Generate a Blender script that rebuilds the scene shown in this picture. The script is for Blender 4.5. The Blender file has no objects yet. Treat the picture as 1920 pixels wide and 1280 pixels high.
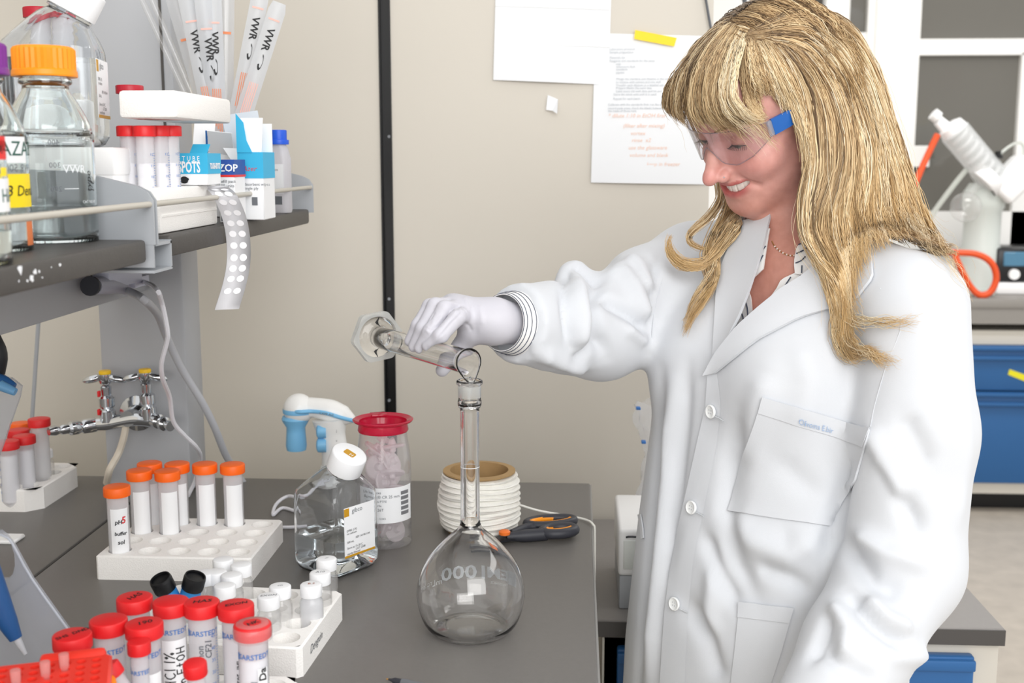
import bpy, bmesh, math, random
import numpy as np
from mathutils import Vector, Matrix, Euler
from mathutils.bvhtree import BVHTree

random.seed(7); np.random.seed(7)
scene = bpy.context.scene
COL = scene.collection
PI = math.pi

# ------------------------------------------------------------------ camera
F_PX = 2182.0
PITCH, YAW = math.radians(8.9), math.radians(3.12)
CAM = Vector((0.0, 0.0, 1.465))
FWD = Vector((-math.sin(YAW) * math.cos(PITCH), math.cos(YAW) * math.cos(PITCH), -math.sin(PITCH)))
RIGHT = FWD.cross(Vector((0, 0, 1))).normalized()
UPV = RIGHT.cross(FWD).normalized()
cam_data = bpy.data.cameras.new('camera')
cam_data.sensor_width = 36.0
cam_data.lens = 36.0 * F_PX / 1920.0
cam_data.clip_start = 0.05
cam_data.dof.use_dof = True
cam_data.dof.focus_distance = 1.47
cam_data.dof.aperture_fstop = 7.0
cam = bpy.data.objects.new('camera', cam_data)
cam.location = CAM
cam.rotation_euler = FWD.to_track_quat('-Z', 'Y').to_euler()
COL.objects.link(cam)
scene.camera = cam

# ------------------------------------------------------------------ world, lamps, exposure
world = bpy.data.worlds.new('world'); scene.world = world
world.use_nodes = True
bg = world.node_tree.nodes['Background']
bg.inputs['Color'].default_value = (1.0, 0.99, 0.975, 1)
bg.inputs['Strength'].default_value = 0.88
scene.view_settings.view_transform = 'Standard'
scene.view_settings.look = 'None'
scene.view_settings.gamma = 1.0
scene.view_settings.use_curve_mapping = False
scene.view_settings.exposure = 0.15
scene.cycles.max_bounces = 20
scene.cycles.transmission_bounces = 20
scene.cycles.transparent_max_bounces = 24
scene.cycles.sample_clamp_indirect = 6.0

def area_lamp(name, loc, target, sx, sy, watts, col=(1, 1, 1)):
    d = bpy.data.lights.new(name, 'AREA'); d.shape = 'RECTANGLE'
    d.size, d.size_y, d.energy, d.color = sx, sy, watts, col
    o = bpy.data.objects.new(name, d); COL.objects.link(o)
    o.location = loc
    o.rotation_euler = (Vector(target) - Vector(loc)).to_track_quat('-Z', 'Y').to_euler()
    return o
area_lamp('ceiling_bounce', (0.9, -1.5, 2.55), (0.0, 2.0, 1.1), 2.4, 1.8, 66, (1, .997, .99))
area_lamp('front_fill', (-0.5, -2.4, 1.25), (-0.5, 2.2, 1.05), 1.8, 1.3, 16, (1, .97, .92))  # added unseen fill lamp, brightens the lower wall and under the shelf
area_lamp('ceiling_lamp', (1.9, 1.3, 2.75), (1.9, 1.3, 0), 0.6, 1.2, 9, (1, .99, .97))
area_lamp('ceiling_lamp', (1.6, 3.9, 2.75), (1.6, 3.9, 0), 1.2, 0.6, 24, (1, .99, .97))

# ------------------------------------------------------------------ pixel helpers (photo frame 1920 x 1280)
def ray(px, py):
    return (FWD + RIGHT * ((px - 960) / F_PX) + UPV * ((640 - py) / F_PX)).normalized()
def atY(px, py, Y):
    d = ray(px, py); return CAM + d * (Y / d.y)
def atZ(px, py, Z):
    d = ray(px, py); return CAM + d * ((Z - CAM.z) / d.z)
def atX(px, py, X):
    d = ray(px, py); return CAM + d * (X / d.x)
def proj(p):
    v = Vector(p) - CAM; z = v.dot(FWD)
    return (960 + F_PX * v.dot(RIGHT) / z, 640 - F_PX * v.dot(UPV) / z)

# ------------------------------------------------------------------ materials
def lin(c):
    if isinstance(c, str):
        c = c.lstrip('#'); c = [int(c[i:i + 2], 16) / 255 for i in (0, 2, 4)]
    return tuple(((x / 12.92) if x <= .04045 else ((x + .055) / 1.055) ** 2.4) for x in c[:3]) + (1.0,)
_M = {}
def mat(name, col='#808080', rough=.5, metal=0.0, spec=.5, noise=0.0, nscale=40.0, bump=0.0, bscale=200.0,
        trans=0.0, ior=1.46, alpha=1.0, sheen=0.0, sss=0.0, coat=0.0, emit=None, estr=0.0, translucent=0.0):
    """procedural Principled material with optional noise tint and fine bump"""
    if name in _M: return _M[name]
    m = bpy.data.materials.new(name); m.use_nodes = True
    nt = m.node_tree; b = nt.nodes['Principled BSDF']
    c = lin(col)
    b.inputs['Base Color'].default_value = c
    b.inputs['Roughness'].default_value = rough
    b.inputs['Metallic'].default_value = metal
    b.inputs['Specular IOR Level'].default_value = spec
    b.inputs['Transmission Weight'].default_value = trans
    b.inputs['IOR'].default_value = ior
    b.inputs['Alpha'].default_value = alpha
    b.inputs['Coat Weight'].default_value = coat
    b.inputs['Sheen Weight'].default_value = sheen
    if sss:
        b.inputs['Subsurface Weight'].default_value = sss
        b.inputs['Subsurface Radius'].default_value = (.01, .004, .002)
    if emit:
        b.inputs['Emission Color'].default_value = lin(emit); b.inputs['Emission Strength'].default_value = estr
    tc = None
    if noise or bump:
        tc = nt.nodes.new('ShaderNodeTexCoord')
    if noise:
        n = nt.nodes.new('ShaderNodeTexNoise'); n.inputs['Scale'].default_value = nscale; n.inputs['Detail'].default_value = 6
        nt.links.new(tc.outputs['Object'], n.inputs['Vector'])
        r = nt.nodes.new('ShaderNodeMixRGB'); r.blend_type = 'MIX'
        r.inputs[1].default_value = tuple(x * (1 - noise) for x in c[:3]) + (1,)
        r.inputs[2].default_value = tuple(min(1, x * (1 + noise)) for x in c[:3]) + (1,)
        nt.links.new(n.outputs['Fac'], r.inputs[0]); nt.links.new(r.outputs[0], b.inputs['Base Color'])
    if bump:
        n2 = nt.nodes.new('ShaderNodeTexNoise'); n2.inputs['Scale'].default_value = bscale; n2.inputs['Detail'].default_value = 4
        nt.links.new(tc.outputs['Object'], n2.inputs['Vector'])
        bp = nt.nodes.new('ShaderNodeBump'); bp.inputs['Strength'].default_value = bump; bp.inputs['Distance'].default_value = .002
        nt.links.new(n2.outputs['Fac'], bp.inputs['Height']); nt.links.new(bp.outputs[0], b.inputs['Normal'])
    if translucent:
        out = nt.nodes['Material Output']
        t = nt.nodes.new('ShaderNodeBsdfTranslucent'); t.inputs[0].default_value = c
        mx = nt.nodes.new('ShaderNodeMixShader'); mx.inputs[0].default_value = translucent
        nt.links.new(b.outputs[0], mx.inputs[1]); nt.links.new(t.outputs[0], mx.inputs[2]); nt.links.new(mx.outputs[0], out.inputs[0])
    _M[name] = m; return m
def glass(name, col='#ffffff', rough=0.0, ior=1.47):
    if name in _M: return _M[name]
    m = bpy.data.materials.new(name); m.use_nodes = True
    nt = m.node_tree; nt.nodes.remove(nt.nodes['Principled BSDF'])
    g = nt.nodes.new('ShaderNodeBsdfGlass')
    g.inputs['Color'].default_value = lin(col); g.inputs['Roughness'].default_value = rough; g.inputs['IOR'].default_value = ior
    nt.links.new(g.outputs[0], nt.nodes['Material Output'].inputs[0])
    _M[name] = m; return m
def film(name, col='#ffffff', opac=.15, rough=.08, ior=1.45, tint='#ffffff', gloss=1.0):
    """thin clear plastic: transparent through, glossy by fresnel, a little milky"""
    if name in _M: return _M[name]
    m = bpy.data.materials.new(name); m.use_nodes = True
    nt = m.node_tree; nt.nodes.remove(nt.nodes['Principled BSDF'])
    tr = nt.nodes.new('ShaderNodeBsdfTransparent'); tr.inputs[0].default_value = lin(tint)
    df = nt.nodes.new('ShaderNodeBsdfDiffuse'); df.inputs[0].default_value = lin(col)
    tl = nt.nodes.new('ShaderNodeBsdfTranslucent'); tl.inputs[0].default_value = lin(col)
    m0 = nt.nodes.new('ShaderNodeMixShader'); m0.inputs[0].default_value = .5
    nt.links.new(df.outputs[0], m0.inputs[1]); nt.links.new(tl.outputs[0], m0.inputs[2])
    m1 = nt.nodes.new('ShaderNodeMixShader'); m1.inputs[0].default_value = opac
    nt.links.new(tr.outputs[0], m1.inputs[1]); nt.links.new(m0.outputs[0], m1.inputs[2])
    gl = nt.nodes.new('ShaderNodeBsdfGlossy'); gl.inputs['Roughness'].default_value = rough
    lw = nt.nodes.new('ShaderNodeLayerWeight'); lw.inputs[0].default_value = .5
    pw = nt.nodes.new('ShaderNodeMath'); pw.operation = 'POWER'; pw.inputs[1].default_value = 4.0
    nt.links.new(lw.outputs['Facing'], pw.inputs[0])
    mu = nt.nodes.new('ShaderNodeMath'); mu.operation = 'MULTIPLY_ADD'; mu.inputs[1].default_value = .75 * gloss
    mu.inputs[2].default_value = ((ior - 1) / (ior + 1)) ** 2 * gloss
    nt.links.new(pw.outputs[0], mu.inputs[0])
    m2 = nt.nodes.new('ShaderNodeMixShader')
    nt.links.new(mu.outputs[0], m2.inputs[0]); nt.links.new(m1.outputs[0], m2.inputs[1]); nt.links.new(gl.outputs[0], m2.inputs[2])
    nt.links.new(m2.outputs[0], nt.nodes['Material Output'].inputs[0])
    _M[name] = m; return m

# ------------------------------------------------------------------ geometry: every helper returns (verts, faces)
def merge(*gs):
    V, Fc = [], []
    for v, f in gs:
        o = len(V); V += list(v); Fc += [tuple(i + o for i in q) for q in f]
    return V, Fc
def xf(g, loc=(0, 0, 0), rot=(0, 0, 0), scale=(1, 1, 1)):
    M = Matrix.LocRotScale(Vector(loc), Euler(rot), Vector(scale))
    return [tuple(M @ Vector(v)) for v in g[0]], g[1]
def xm(g, M):
    return [tuple(M @ Vector(v)) for v in g[0]], g[1]
def box(x0, x1, y0, y1, z0, z1):
    v = [(x, y, z) for z in (z0, z1) for y in (y0, y1) for x in (x0, x1)]
    return v, [(0, 2, 3, 1), (4, 5, 7, 6), (0, 1, 5, 4), (2, 6, 7, 3), (0, 4, 6, 2), (1, 3, 7, 5)]
def rbox(x0, x1, y0, y1, z0, z1, bev=.003, seg=2):
    bm = bmesh.new(); v, f = box(x0, x1, y0, y1, z0, z1)
    vs = [bm.verts.new(p) for p in v]
    for q in f: bm.faces.new([vs[i] for i in q])
    bmesh.ops.bevel(bm, geom=bm.edges[:], offset=bev, segments=seg, profile=.5, affect='EDGES')
    bmesh.ops.recalc_face_normals(bm, faces=bm.faces[:])
    g = frombm(bm); bm.free(); return g
def frombm(bm):
    bm.verts.index_update()
    return [tuple(v.co) for v in bm.verts], [tuple(v.index for v in f.verts) for f in bm.faces]
def lathe(prof, seg=32, cap0=False, cap1=False):
    """prof: list of (r, z); r == 0 collapses to a pole"""
    V, Fc, rows = [], [], []
    for r, z in prof:
        if r <= 1e-9:
            rows.append([len(V)]); V.append((0, 0, z))
        else:
            rows.append(list(range(len(V), len(V) + seg)))
            V += [(r * math.cos(2 * PI * i / seg), r * math.sin(2 * PI * i / seg), z) for i in range(seg)]
    for a, b in zip(rows, rows[1:]):
        for i in range(seg):
            j = (i + 1) % seg
            if len(a) == 1 and len(b) == 1: continue
            if len(a) == 1: Fc.append((a[0], b[j], b[i]))
            elif len(b) == 1: Fc.append((a[i], a[j], b[0]))
            else: Fc.append((a[i], a[j], b[j], b[i]))
    if cap0 and len(rows[0]) > 1: Fc.append(tuple(reversed(rows[0])))
    if cap1 and len(rows[-1]) > 1: Fc.append(tuple(rows[-1]))
    return V, Fc
def cyl(r, z0, z1, seg=24, r1=None):
    return lathe([(r, z0), (r if r1 is None else r1, z1)], seg, True, True)
def crom(pts, n):
    """Catmull-Rom samples through pts, n per span"""
    P = [Vector(p) for p in pts]; P = [P[0] * 2 - P[1]] + P + [P[-1] * 2 - P[-2]]
    out = []
    for i in range(1, len(P) - 2):
        for k in range(n):
            t = k / n; a, b, c, d = P[i - 1:i + 3]
            out.append(.5 * ((2 * b) + (c - a) * t + (2 * a - 5 * b + 4 * c - d) * t * t + (3 * b - a - 3 * c + d) * t ** 3))
    out.append(P[-2].copy()); return out
def tube(pts, r, seg=10, smooth=6, cap=True, flat=None, closed=False):
    """sweep; r number or list per control point; flat = (axis ratio) squashes the section"""
    n0 = len(pts)
    Q = crom(pts, smooth) if smooth > 1 else [Vector(p) for p in pts]
    if isinstance(r, (list, tuple)):
        R = [np.interp(i / (len(Q) - 1) * (n0 - 1), range(n0), r) for i in range(len(Q))]
    else: R = [r] * len(Q)
    V, Fc = [], []
    t0 = (Q[1] - Q[0]).normalized()
    u = t0.orthogonal().normalized()
    for i, p in enumerate(Q):
        t = (Q[min(i + 1, len(Q) - 1)] - Q[max(i - 1, 0)]).normalized()
        u = (u - t * u.dot(t))
        u = u.normalized() if u.length > 1e-6 else t.orthogonal().normalized()
        w = t.cross(u)
        for k in range(seg):
            a = 2 * PI * k / seg
            V.append(tuple(p + (u * math.cos(a) + w * math.sin(a) * (flat or 1)) * R[i]))
    for i in range(len(Q) - 1):
        for k in range(seg):
            k2 = (k + 1) % seg
            Fc.append((i * seg + k, i * seg + k2, (i + 1) * seg + k2, (i + 1) * seg + k))
    if cap:
        Fc.append(tuple(range(seg - 1, -1, -1))); Fc.append(tuple((len(Q) - 1) * seg + k for k in range(seg)))
    return V, Fc
def prism(poly, z0, z1):
    """poly: list of (x, y) counter-clockwise; extruded along z"""
    n = len(poly)
    V = [(x, y, z0) for x, y in poly] + [(x, y, z1) for x, y in poly]
    Fc = [tuple(range(n - 1, -1, -1)), tuple(range(n, 2 * n))] + [(i, (i + 1) % n, n + (i + 1) % n, n + i) for i in range(n)]
    return V, Fc
def rrect(w, h, r, n=5):
    """rounded rectangle outline centred on 0"""
    o = []
    for cx, cy, a0 in ((w / 2 - r, h / 2 - r, 0), (-w / 2 + r, h / 2 - r, PI / 2), (-w / 2 + r, -h / 2 + r, PI), (w / 2 - r, -h / 2 + r, 1.5 * PI)):
        for i in range(n + 1):
            a = a0 + PI / 2 * i / n; o.append((cx + r * math.cos(a), cy + r * math.sin(a)))
    return o
def loft(rings, cap0=True, cap1=True):
    n = len(rings[0]); V = [tuple(p) for r in rings for p in r]; Fc = []
    for i in range(len(rings) - 1):
        for k in range(n):
            k2 = (k + 1) % n; Fc.append((i * n + k, i * n + k2, (i + 1) * n + k2, (i + 1) * n + k))
    if cap0: Fc.append(tuple(range(n - 1, -1, -1)))
    if cap1: Fc.append(tuple((len(rings) - 1) * n + k for k in range(n)))
    return V, Fc
def sphere(r, seg=20, rings=12, c=(0, 0, 0), sc=(1, 1, 1)):
    pr = [(r * math.sin(PI * i / rings), -r * math.cos(PI * i / rings)) for i in range(rings + 1)]
    pr[0] = (0, -r); pr[-1] = (0, r)
    return xf(lathe(pr, seg), c, (0, 0, 0), sc)
def aim(g, a, b):
    """map a shape built along +z from 0 so that it starts at a and points to b"""
    a, b = Vector(a), Vector(b)
    M = Matrix.Translation(a) @ (b - a).to_track_quat('Z', 'Y').to_matrix().to_4x4()
    return xm(g, M)
_TXT = {}
def text(s, size=.01, shear=0.0, align='CENTER', bold=0.0):
    """flat lettering in the local x-y plane (z = 0)"""
    key = (s, size, shear, align, bold)
    if key in _TXT: return _TXT[key]
    c = bpy.data.curves.new('lettering', 'FONT'); c.body = s; c.size = size; c.shear = shear; c.align_x = align; c.align_y = 'CENTER'
    c.resolution_u = 2; c.offset = bold
    o = bpy.data.objects.new('lettering_tmp', c); COL.objects.link(o)
    dg = bpy.context.evaluated_depsgraph_get(); dg.update()
    me = o.evaluated_get(dg).to_mesh()
    g = ([tuple(v.co) for v in me.vertices], [tuple(p.vertices) for p in me.polygons])
    o.evaluated_get(dg).to_mesh_clear()
    bpy.data.objects.remove(o); bpy.data.curves.remove(c)
    _TXT[key] = g; return g
def wrap(g, r, ang, z=0.0, vertical=False, taper=0.0):
    """bend flat lettering round a z-axis cylinder of radius r; ang = azimuth of its middle; vertical = reads upward"""
    V = []
    bm = bmesh.new(); vs = [bm.verts.new(v) for v in g[0]]
    for q in g[1]:
        try: bm.faces.new([vs[i] for i in q])
        except ValueError: pass
    bmesh.ops.triangulate(bm, faces=bm.faces[:])
    for _ in range(4):      # fine enough to follow the curve
        ed = [e for e in bm.edges if abs((e.verts[0].co - e.verts[1].co)[1 if vertical else 0]) > .22 * r]
        if not ed: break
        bmesh.ops.subdivide_edges(bm, edges=ed, cuts=1); bmesh.ops.triangulate(bm, faces=[f for f in bm.faces if len(f.verts) > 3])
    g = frombm(bm); bm.free()
    for x, y, _ in g[0]:
        if vertical: x, y = -y, x
        a = ang + x / r; rr = r + taper * (y)
        V.append((rr * math.cos(a), rr * math.sin(a), z + y))
    return V, g[1]

# ------------------------------------------------------------------ objects
def mesh(name, g, m, smooth=None):
    me = bpy.data.meshes.new(name); me.from_pydata([tuple(v) for v in g[0]], [], [tuple(f) for f in g[1]])
    me.validate(); me.update()
    if m: me.materials.append(m)
    if smooth is not None and len(me.polygons):
        me.polygons.foreach_set('use_smooth', [True] * len(me.polygons))
        if smooth < 180:
            me.set_sharp_from_angle(angle=math.radians(smooth))
    return me
def part(name, g, m, parent=None, smooth=40, label=None, loc=None, rot=None):
    o = bpy.data.objects.new(name, mesh(name, g, m, smooth) if not isinstance(g, bpy.types.Mesh) else g)
    COL.objects.link(o)
    if parent is not None: o.parent = parent
    if loc is not None: o.location = loc
    if rot is not None: o.rotation_euler = rot
    if label: o['label'] = label
    return o
def tag(o, label, cat, group=None):
    o['label'] = label; o['category'] = cat
    if group: o['group'] = group
    return o
def thing(name, label, cat, loc=(0, 0, 0), rotz=0.0, group=None, rot=None):
    o = bpy.data.objects.new(name, None); COL.objects.link(o)
    o.empty_display_size = .02
    o.location = loc; o.rotation_euler = rot if rot is not None else (0, 0, rotz)
    return tag(o, label, cat, group)
def struct(name, g, m, smooth=None, parent=None):
    o = part(name, g, m, parent, smooth)
    if parent is None: o['kind'] = 'structure'
    return o
def dup(root, label, loc=None, rotz=None, rot=None, skip=()):
    """copy of a thing with copies of its parts and their sub-parts, sharing mesh data"""
    r = root.copy(); COL.objects.link(r); r['label'] = label
    if loc is not None: r.location = loc
    if rotz is not None: r.rotation_euler = (0, 0, rotz)
    if rot is not None: r.rotation_euler = rot
    for ch in list(root.children):
        if ch.name.split('.')[0] in skip: continue
        c = ch.copy(); COL.objects.link(c); c.parent = r
        for g in ch.children:
            d = g.copy(); COL.objects.link(d); d.parent = c
    return r

# ================================================================== SETTING
M_wall = mat('wall_beige', '#d3cdc2', .55, noise=.03, nscale=3, bump=.05, bscale=120)
M_black = mat('black_channel', '#0c0c0e', .35)
M_bench = mat('bench_grey', '#6e6b68', .38, spec=.45, noise=.06, nscale=160, bump=.08, bscale=900)
M_benchedge = mat('bench_edge', '#8d8c8a', .4)
M_post = mat('post_grey', '#b4b6ba', .45, noise=.03, nscale=8)
M_shelf = mat('shelf_dark', '#4a4744', .45, noise=.14, nscale=120, bump=.1, bscale=500)
M_bracket = mat('bracket_grey', '#a9adb2', .4)
M_rail = mat('rail_beige', '#c4bfb4', .42)
M_paper = mat('paper', '#eff1f4', .7, noise=.015, nscale=6)
M_beigemetal = mat('beige_metal', '#c9c4ba', .45)
M_blue = mat('drawer_blue', '#2a5f96', .38, noise=.04, nscale=10)
M_desk = mat('desk_grey', '#8a8683', .42, noise=.05, nscale=120)
M_darkedge = mat('dark_edge', '#4b4846', .45)
M_whiteframe = mat('white_frame', '#f3f2ef', .5)
M_floor = mat('floor_concrete', '#b8afa3', .45, noise=.22, nscale=14, bump=.05, bscale=80)
M_white = mat('white_plastic', '#f4f4f4', .4)
M_chrome = mat('chrome', '#cfd2d6', .08, metal=1.0)
M_cable_w = mat('cable_white', '#e6e6ec', .4)
M_cable_g = mat('cable_grey', '#b9bbc0', .45)

WALL_Y = 2.3
BENCH_Z = .91
struct('floor', box(-4, 5, -2, 8, -.05, 0), M_floor)
xs0, xs1 = atY(714, 300, WALL_Y).x, atY(736, 300, WALL_Y).x
x_end = atY(1337, 60, WALL_Y).x
wb = struct('wall_back', box(-4, xs0, WALL_Y, WALL_Y + .06, 0, 2.6), M_wall)
struct('wall_panel', box(xs1, x_end, WALL_Y, WALL_Y + .06, 0, 2.6), M_wall, parent=wb)
struct('joint_channel', merge(box(xs0, xs1, WALL_Y + .012, WALL_Y + .05, 0, 2.6), box(xs0, xs0 + .003, WALL_Y - .004, WALL_Y + .02, 0, 2.6),
       box(xs1 - .003, xs1, WALL_Y - .004, WALL_Y + .02, 0, 2.6)), M_black, parent=wb)
for py in (256, 560, 750):
    p = atY(730, py, WALL_Y + .012)
    part('screw', xf(cyl(.003, 0, .003, 10), (p.x, p.y, p.z), (PI / 2, 0, 0)), M_bracket, wb)

struct('wall_left', box(-2.06, -2.0, -2, WALL_Y, 0, 2.8), M_wall)

# bench the scientist works at: slab with a light laminate edge, a body below
bx1 = atZ(1114, 1100, BENCH_Z).x
SEAM = -.725
bench = thing('lab_bench', 'long grey laboratory bench top holding the flask, racks and bottles', 'bench', (0, 0, 0))
part('worktop', rbox(SEAM + .002, bx1, .3, 1.962, BENCH_Z - .032, BENCH_Z, .003, 2), M_bench, bench)
part('edge_band', box(bx1 - .001, bx1 + .0025, .302, 1.96, BENCH_Z - .03, BENCH_Z - .003), M_benchedge, bench)
part('cabinet_body', box(SEAM + .01, bx1 - .045, .33, 1.95, .1, BENCH_Z - .033), M_beigemetal, bench)
bench2 = thing('lab_bench', 'grey bench top on the far side of the seam behind the orange capped tubes', 'bench', (0, 0, 0))
part('worktop', rbox(-1.6, SEAM - .002, .3, 1.962, BENCH_Z - .032, BENCH_Z, .003, 2), M_bench, bench2)
part('cabinet_body', box(-1.55, SEAM - .01, .33, 1.95, .1, BENCH_Z - .033), M_beigemetal, bench2)
part('seam_strip', box(SEAM - .0019, SEAM + .0019, .3, 1.96, BENCH_Z - .03, BENCH_Z - .004), M_black, bench2)

# service post and raceway behind the shelf
post = thing('service_post', 'grey metal service post rising from the bench behind the gas taps', 'post', (0, 0, 0))
pxa, pxb = atY(192, 750, 1.87).x, atY(352, 750, 1.87).x
part('column', rbox(pxa, pxb, 1.87, 1.955, BENCH_Z, 2.5, .006, 2), M_post, post)
part('slot_strip', box(pxb - .019, pxb - .015, 1.868, 1.8705, 1.36, 2.4), M_darkedge, post)
race = thing('service_raceway', 'grey metal raceway with a power outlet under the shelf', 'raceway', (0, 0, 0))
RX = -.70
part('channel', rbox(RX - .07, RX, .3, 1.868, 1.252, 1.352, .003, 2), M_post, race)
p = atX(192, 522, RX)
part('outlet', rbox(RX, RX + .004, p.y - .06, p.y + .10, 1.288, 1.345, .002, 1), M_black, race)
part('knob', sphere(.006, 10, 6, (RX - .03, 1.60, 1.252)), M_black, race)

# ---------------------------------------------------------------- shelves above the bench
SH_Z = 1.3825; SH_X = -.445; SH_B = -.76
def shelf(y0, y1, label, near_end, far_end, rail0=None):
    t = thing('wall_shelf', label, 'shelf', (0, 0, 0))
    part('board', rbox(SH_B, SH_X, y0, y1, SH_Z - .024, SH_Z, .004, 2), M_shelf, t)
    def plate(y, nm='end_bracket'):
        # side bracket: upstand that slopes up towards the back, with a foot that hooks under the board
        poly = [(SH_X + .006, -.006), (SH_X + .006, .040), (SH_X, .049), (SH_X - .012, .055), (SH_X - .075, .070), (SH_B, .078), (SH_B, -.006)]
        g = prism([(x, z) for x, z in poly], -.0015, .0015)
        g = ([(x, y + d, SH_Z + z) for x, z, d in g[0]], g[1])
        return part(nm, g, M_bracket, t)
    for y in near_end + far_end: plate(y)
    part('guard_rail', merge(tube([(SH_X + .002, (rail0 if rail0 else y0 - .012), SH_Z + .036), (SH_X + .002, y1 + .012, SH_Z + .036)], .0033, 12, 1)), M_rail, t)
    return t
sh1 = shelf(.35, 1.188, 'dark grey shelf with a guard rail carrying the glass reagent bottles', [], [1.197])
sh2 = shelf(1.262, 1.935, 'dark grey shelf with a guard rail carrying the boxes and pipettes', [1.2055], [1.942], 1.2045)
# U-channel between the two shelves
part('joining_channel', merge(box(SH_B, SH_X + .004, 1.196, 1.199, SH_Z - .03, SH_Z - .004), box(SH_B, SH_X + .004, 1.2485, 1.2515, SH_Z - .034, SH_Z - .004),
     box(SH_B, SH_X + .004, 1.196, 1.2515, SH_Z - .036, SH_Z - .033), box(SH_B, SH_X + .004, 1.204, 1.2515, SH_Z - .008, SH_Z - .005)), M_bracket, sh2)
# scuffed paint chips on the near board's edge
rng = random.Random(3)
for px, py, r in ((38, 505, .0042), (60, 522, .003), (66, 510, .0026), (74, 509, .0012), (113, 496, .0018), (52, 526, .0011), (97, 501, .0006), (80, 520, .0008), (36, 527, .0008)):
    c = atX(px, py, SH_X + .0004); n = 9; pts = []
    for k in range(n):
        a = 2 * PI * k / n; q = r * rng.uniform(.55, 1.25)
        pts.append((q * math.cos(a) * 1.1, q * math.sin(a)))
    g = prism(pts, 0, .0004)
    part('paint_chip', ([(SH_X + d, c.y + x, min(c.z + y, SH_Z - .002)) for x, y, d in g[0]], g[1]), M_paper, sh1, None)

# ---------------------------------------------------------------- lower desk behind the scientist
DZ = .745
d0, d1 = atZ(1140, 1168, DZ), atZ(1884, 1195, DZ)
dy = 1.755; dxr = atY(1884, 1195, dy).x
desk = thing('side_desk', 'low grey topped desk with blue drawers behind the scientist', 'desk', (0, 0, 0))
part('desktop', rbox(bx1 + .01, dxr, dy, WALL_Y - .02, DZ - .028, DZ, .002, 1), M_desk, desk)
part('front_edge', box(bx1 + .012, dxr, dy - .003, dy + .001, DZ - .027, DZ - .002), M_darkedge, desk)
part('frame', merge(box(dxr - .62, dxr - .004, dy + .012, WALL_Y - .04, .08, DZ - .029), box(bx1 + .02, .30, dy + .012, WALL_Y - .04, .08, DZ - .029)), M_beigemetal, desk)
for z0, z1 in ((.52, .70), (.30, .51), (.10, .29)):
    dr = part('drawer_front', rbox(dxr - .6, dxr - .045, dy - .006, dy + .014, z0, z1, .004, 2), M_blue, desk)
    part('finger_lip', rbox(dxr - .6, dxr - .045, dy - .014, dy - .004, z1 - .022, z1 - .004, .003, 2), M_blue, dr)
    dr = part('drawer_front', rbox(bx1 + .075, .29, dy - .006, dy + .014, z0, z1, .004, 2), M_blue, desk)
    part('finger_lip', rbox(bx1 + .075, .29, dy - .014, dy - .004, z1 - .022, z1 - .004, .003, 2), M_blue, dr)

# ---------------------------------------------------------------- papers on the wall
def wall_sheet(name, label, cat, corners, mt, folds=()):
    """corners: photo positions tl, tr, br, bl on the wall plane"""
    t = thing(name, label, cat, (0, 0, 0)) if folds is not None else None
    P = [atY(x, y, WALL_Y - .0015) for x, y in corners]
    n = 8; V = []; Fc = []
    for j in range(n + 1):
        for i in range(n + 1):
            u, v = i / n, j / n
            a = P[0].lerp(P[1], u).lerp(P[3].lerp(P[2], u), v)
            bulge = .004 * math.sin(PI * u) * (.3 + v) + .003 * v * (1 - u)
            V.append((a.x, a.y - bulge, a.z))
    for j in range(n):
        for i in range(n):
            k = j * (n + 1) + i; Fc.append((k, k + n + 1, k + n + 2, k + 1))
    return t, (V, Fc), P
t, g, P = wall_sheet('paper_sheet', 'blank folded white paper sheet on the wall, upper left of the two', 'paper',
                     [(930, -40), (1147, -35), (1141, 159), (925, 150)], M_paper)
part('sheet', g, M_paper, t, 180)
for py0, py1 in ((11, 18), (81, 88)):
    a, b = atY(929, py0, WALL_Y - .0028), atY(1144, py1, WALL_Y - .0055)
    part('fold_crease', tube([a, (a + b) / 2 + Vector((0, -.002, 0)), b], .0006, 6, 4), mat('paper_fold', '#f8f8f8', .7), t)
t, g, P = wall_sheet('printed_sheet', 'printed white sheet with orange handwriting taped to the wall by her face', 'paper',
                     [(1116, 62), (1345, 68), (1340, 346), (1108, 342)], M_paper)
part('sheet', g, M_paper, t, 180)
M_ink = mat('ink_faint', '#aeb4bb', .8); M_oink = mat('ink_orange', '#f1cbb8', .8)
def wall_text(s, px, py, size, m, shear=0.0):
    p = atY(px, py, WALL_Y - .0075)
    part('lettering', ([(p.x + x, p.y, p.z + y) for x, y, _ in text(s, size, shear, 'LEFT')[0]], text(s, size, shear, 'LEFT')[1]), m, t, None)
lines = [(1143, 92, 'Laboratory protocol'), (1143, 98, 'Sample preparation'), (1143, 108, 'Materials list'), (1143, 114, 'Reagents and standards for the assay'),
         (1155, 120, 'vials'), (1155, 125, 'volumetric flask'), (1155, 130, 'standards'), (1155, 136, 'pipette'),
         (1155, 148, 'Weigh the standard and dissolve in the solvent, then dilute'), (1155, 154, 'to volume with solvent and mix well.'),
         (1155, 160, 'Transfer each dilution to a labelled vial and'), (1155, 165, 'Prepare blanks the same way.'), (1155, 171, 'Label every vial with date and lot and'),
         (1150, 177, 'Store the stock cold until it is used.'), (1150, 185, 'Repeat for each batch.'),
         (1140, 196, 'Calibrate with the standards first; run the samples in order and'), (1140, 203, 'record peak areas; check the blanks between sets; report'), (1140, 208, 'the mean of three runs.')]
for px, py, s in lines: wall_text(s, px, py, .0058, M_ink)
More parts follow.
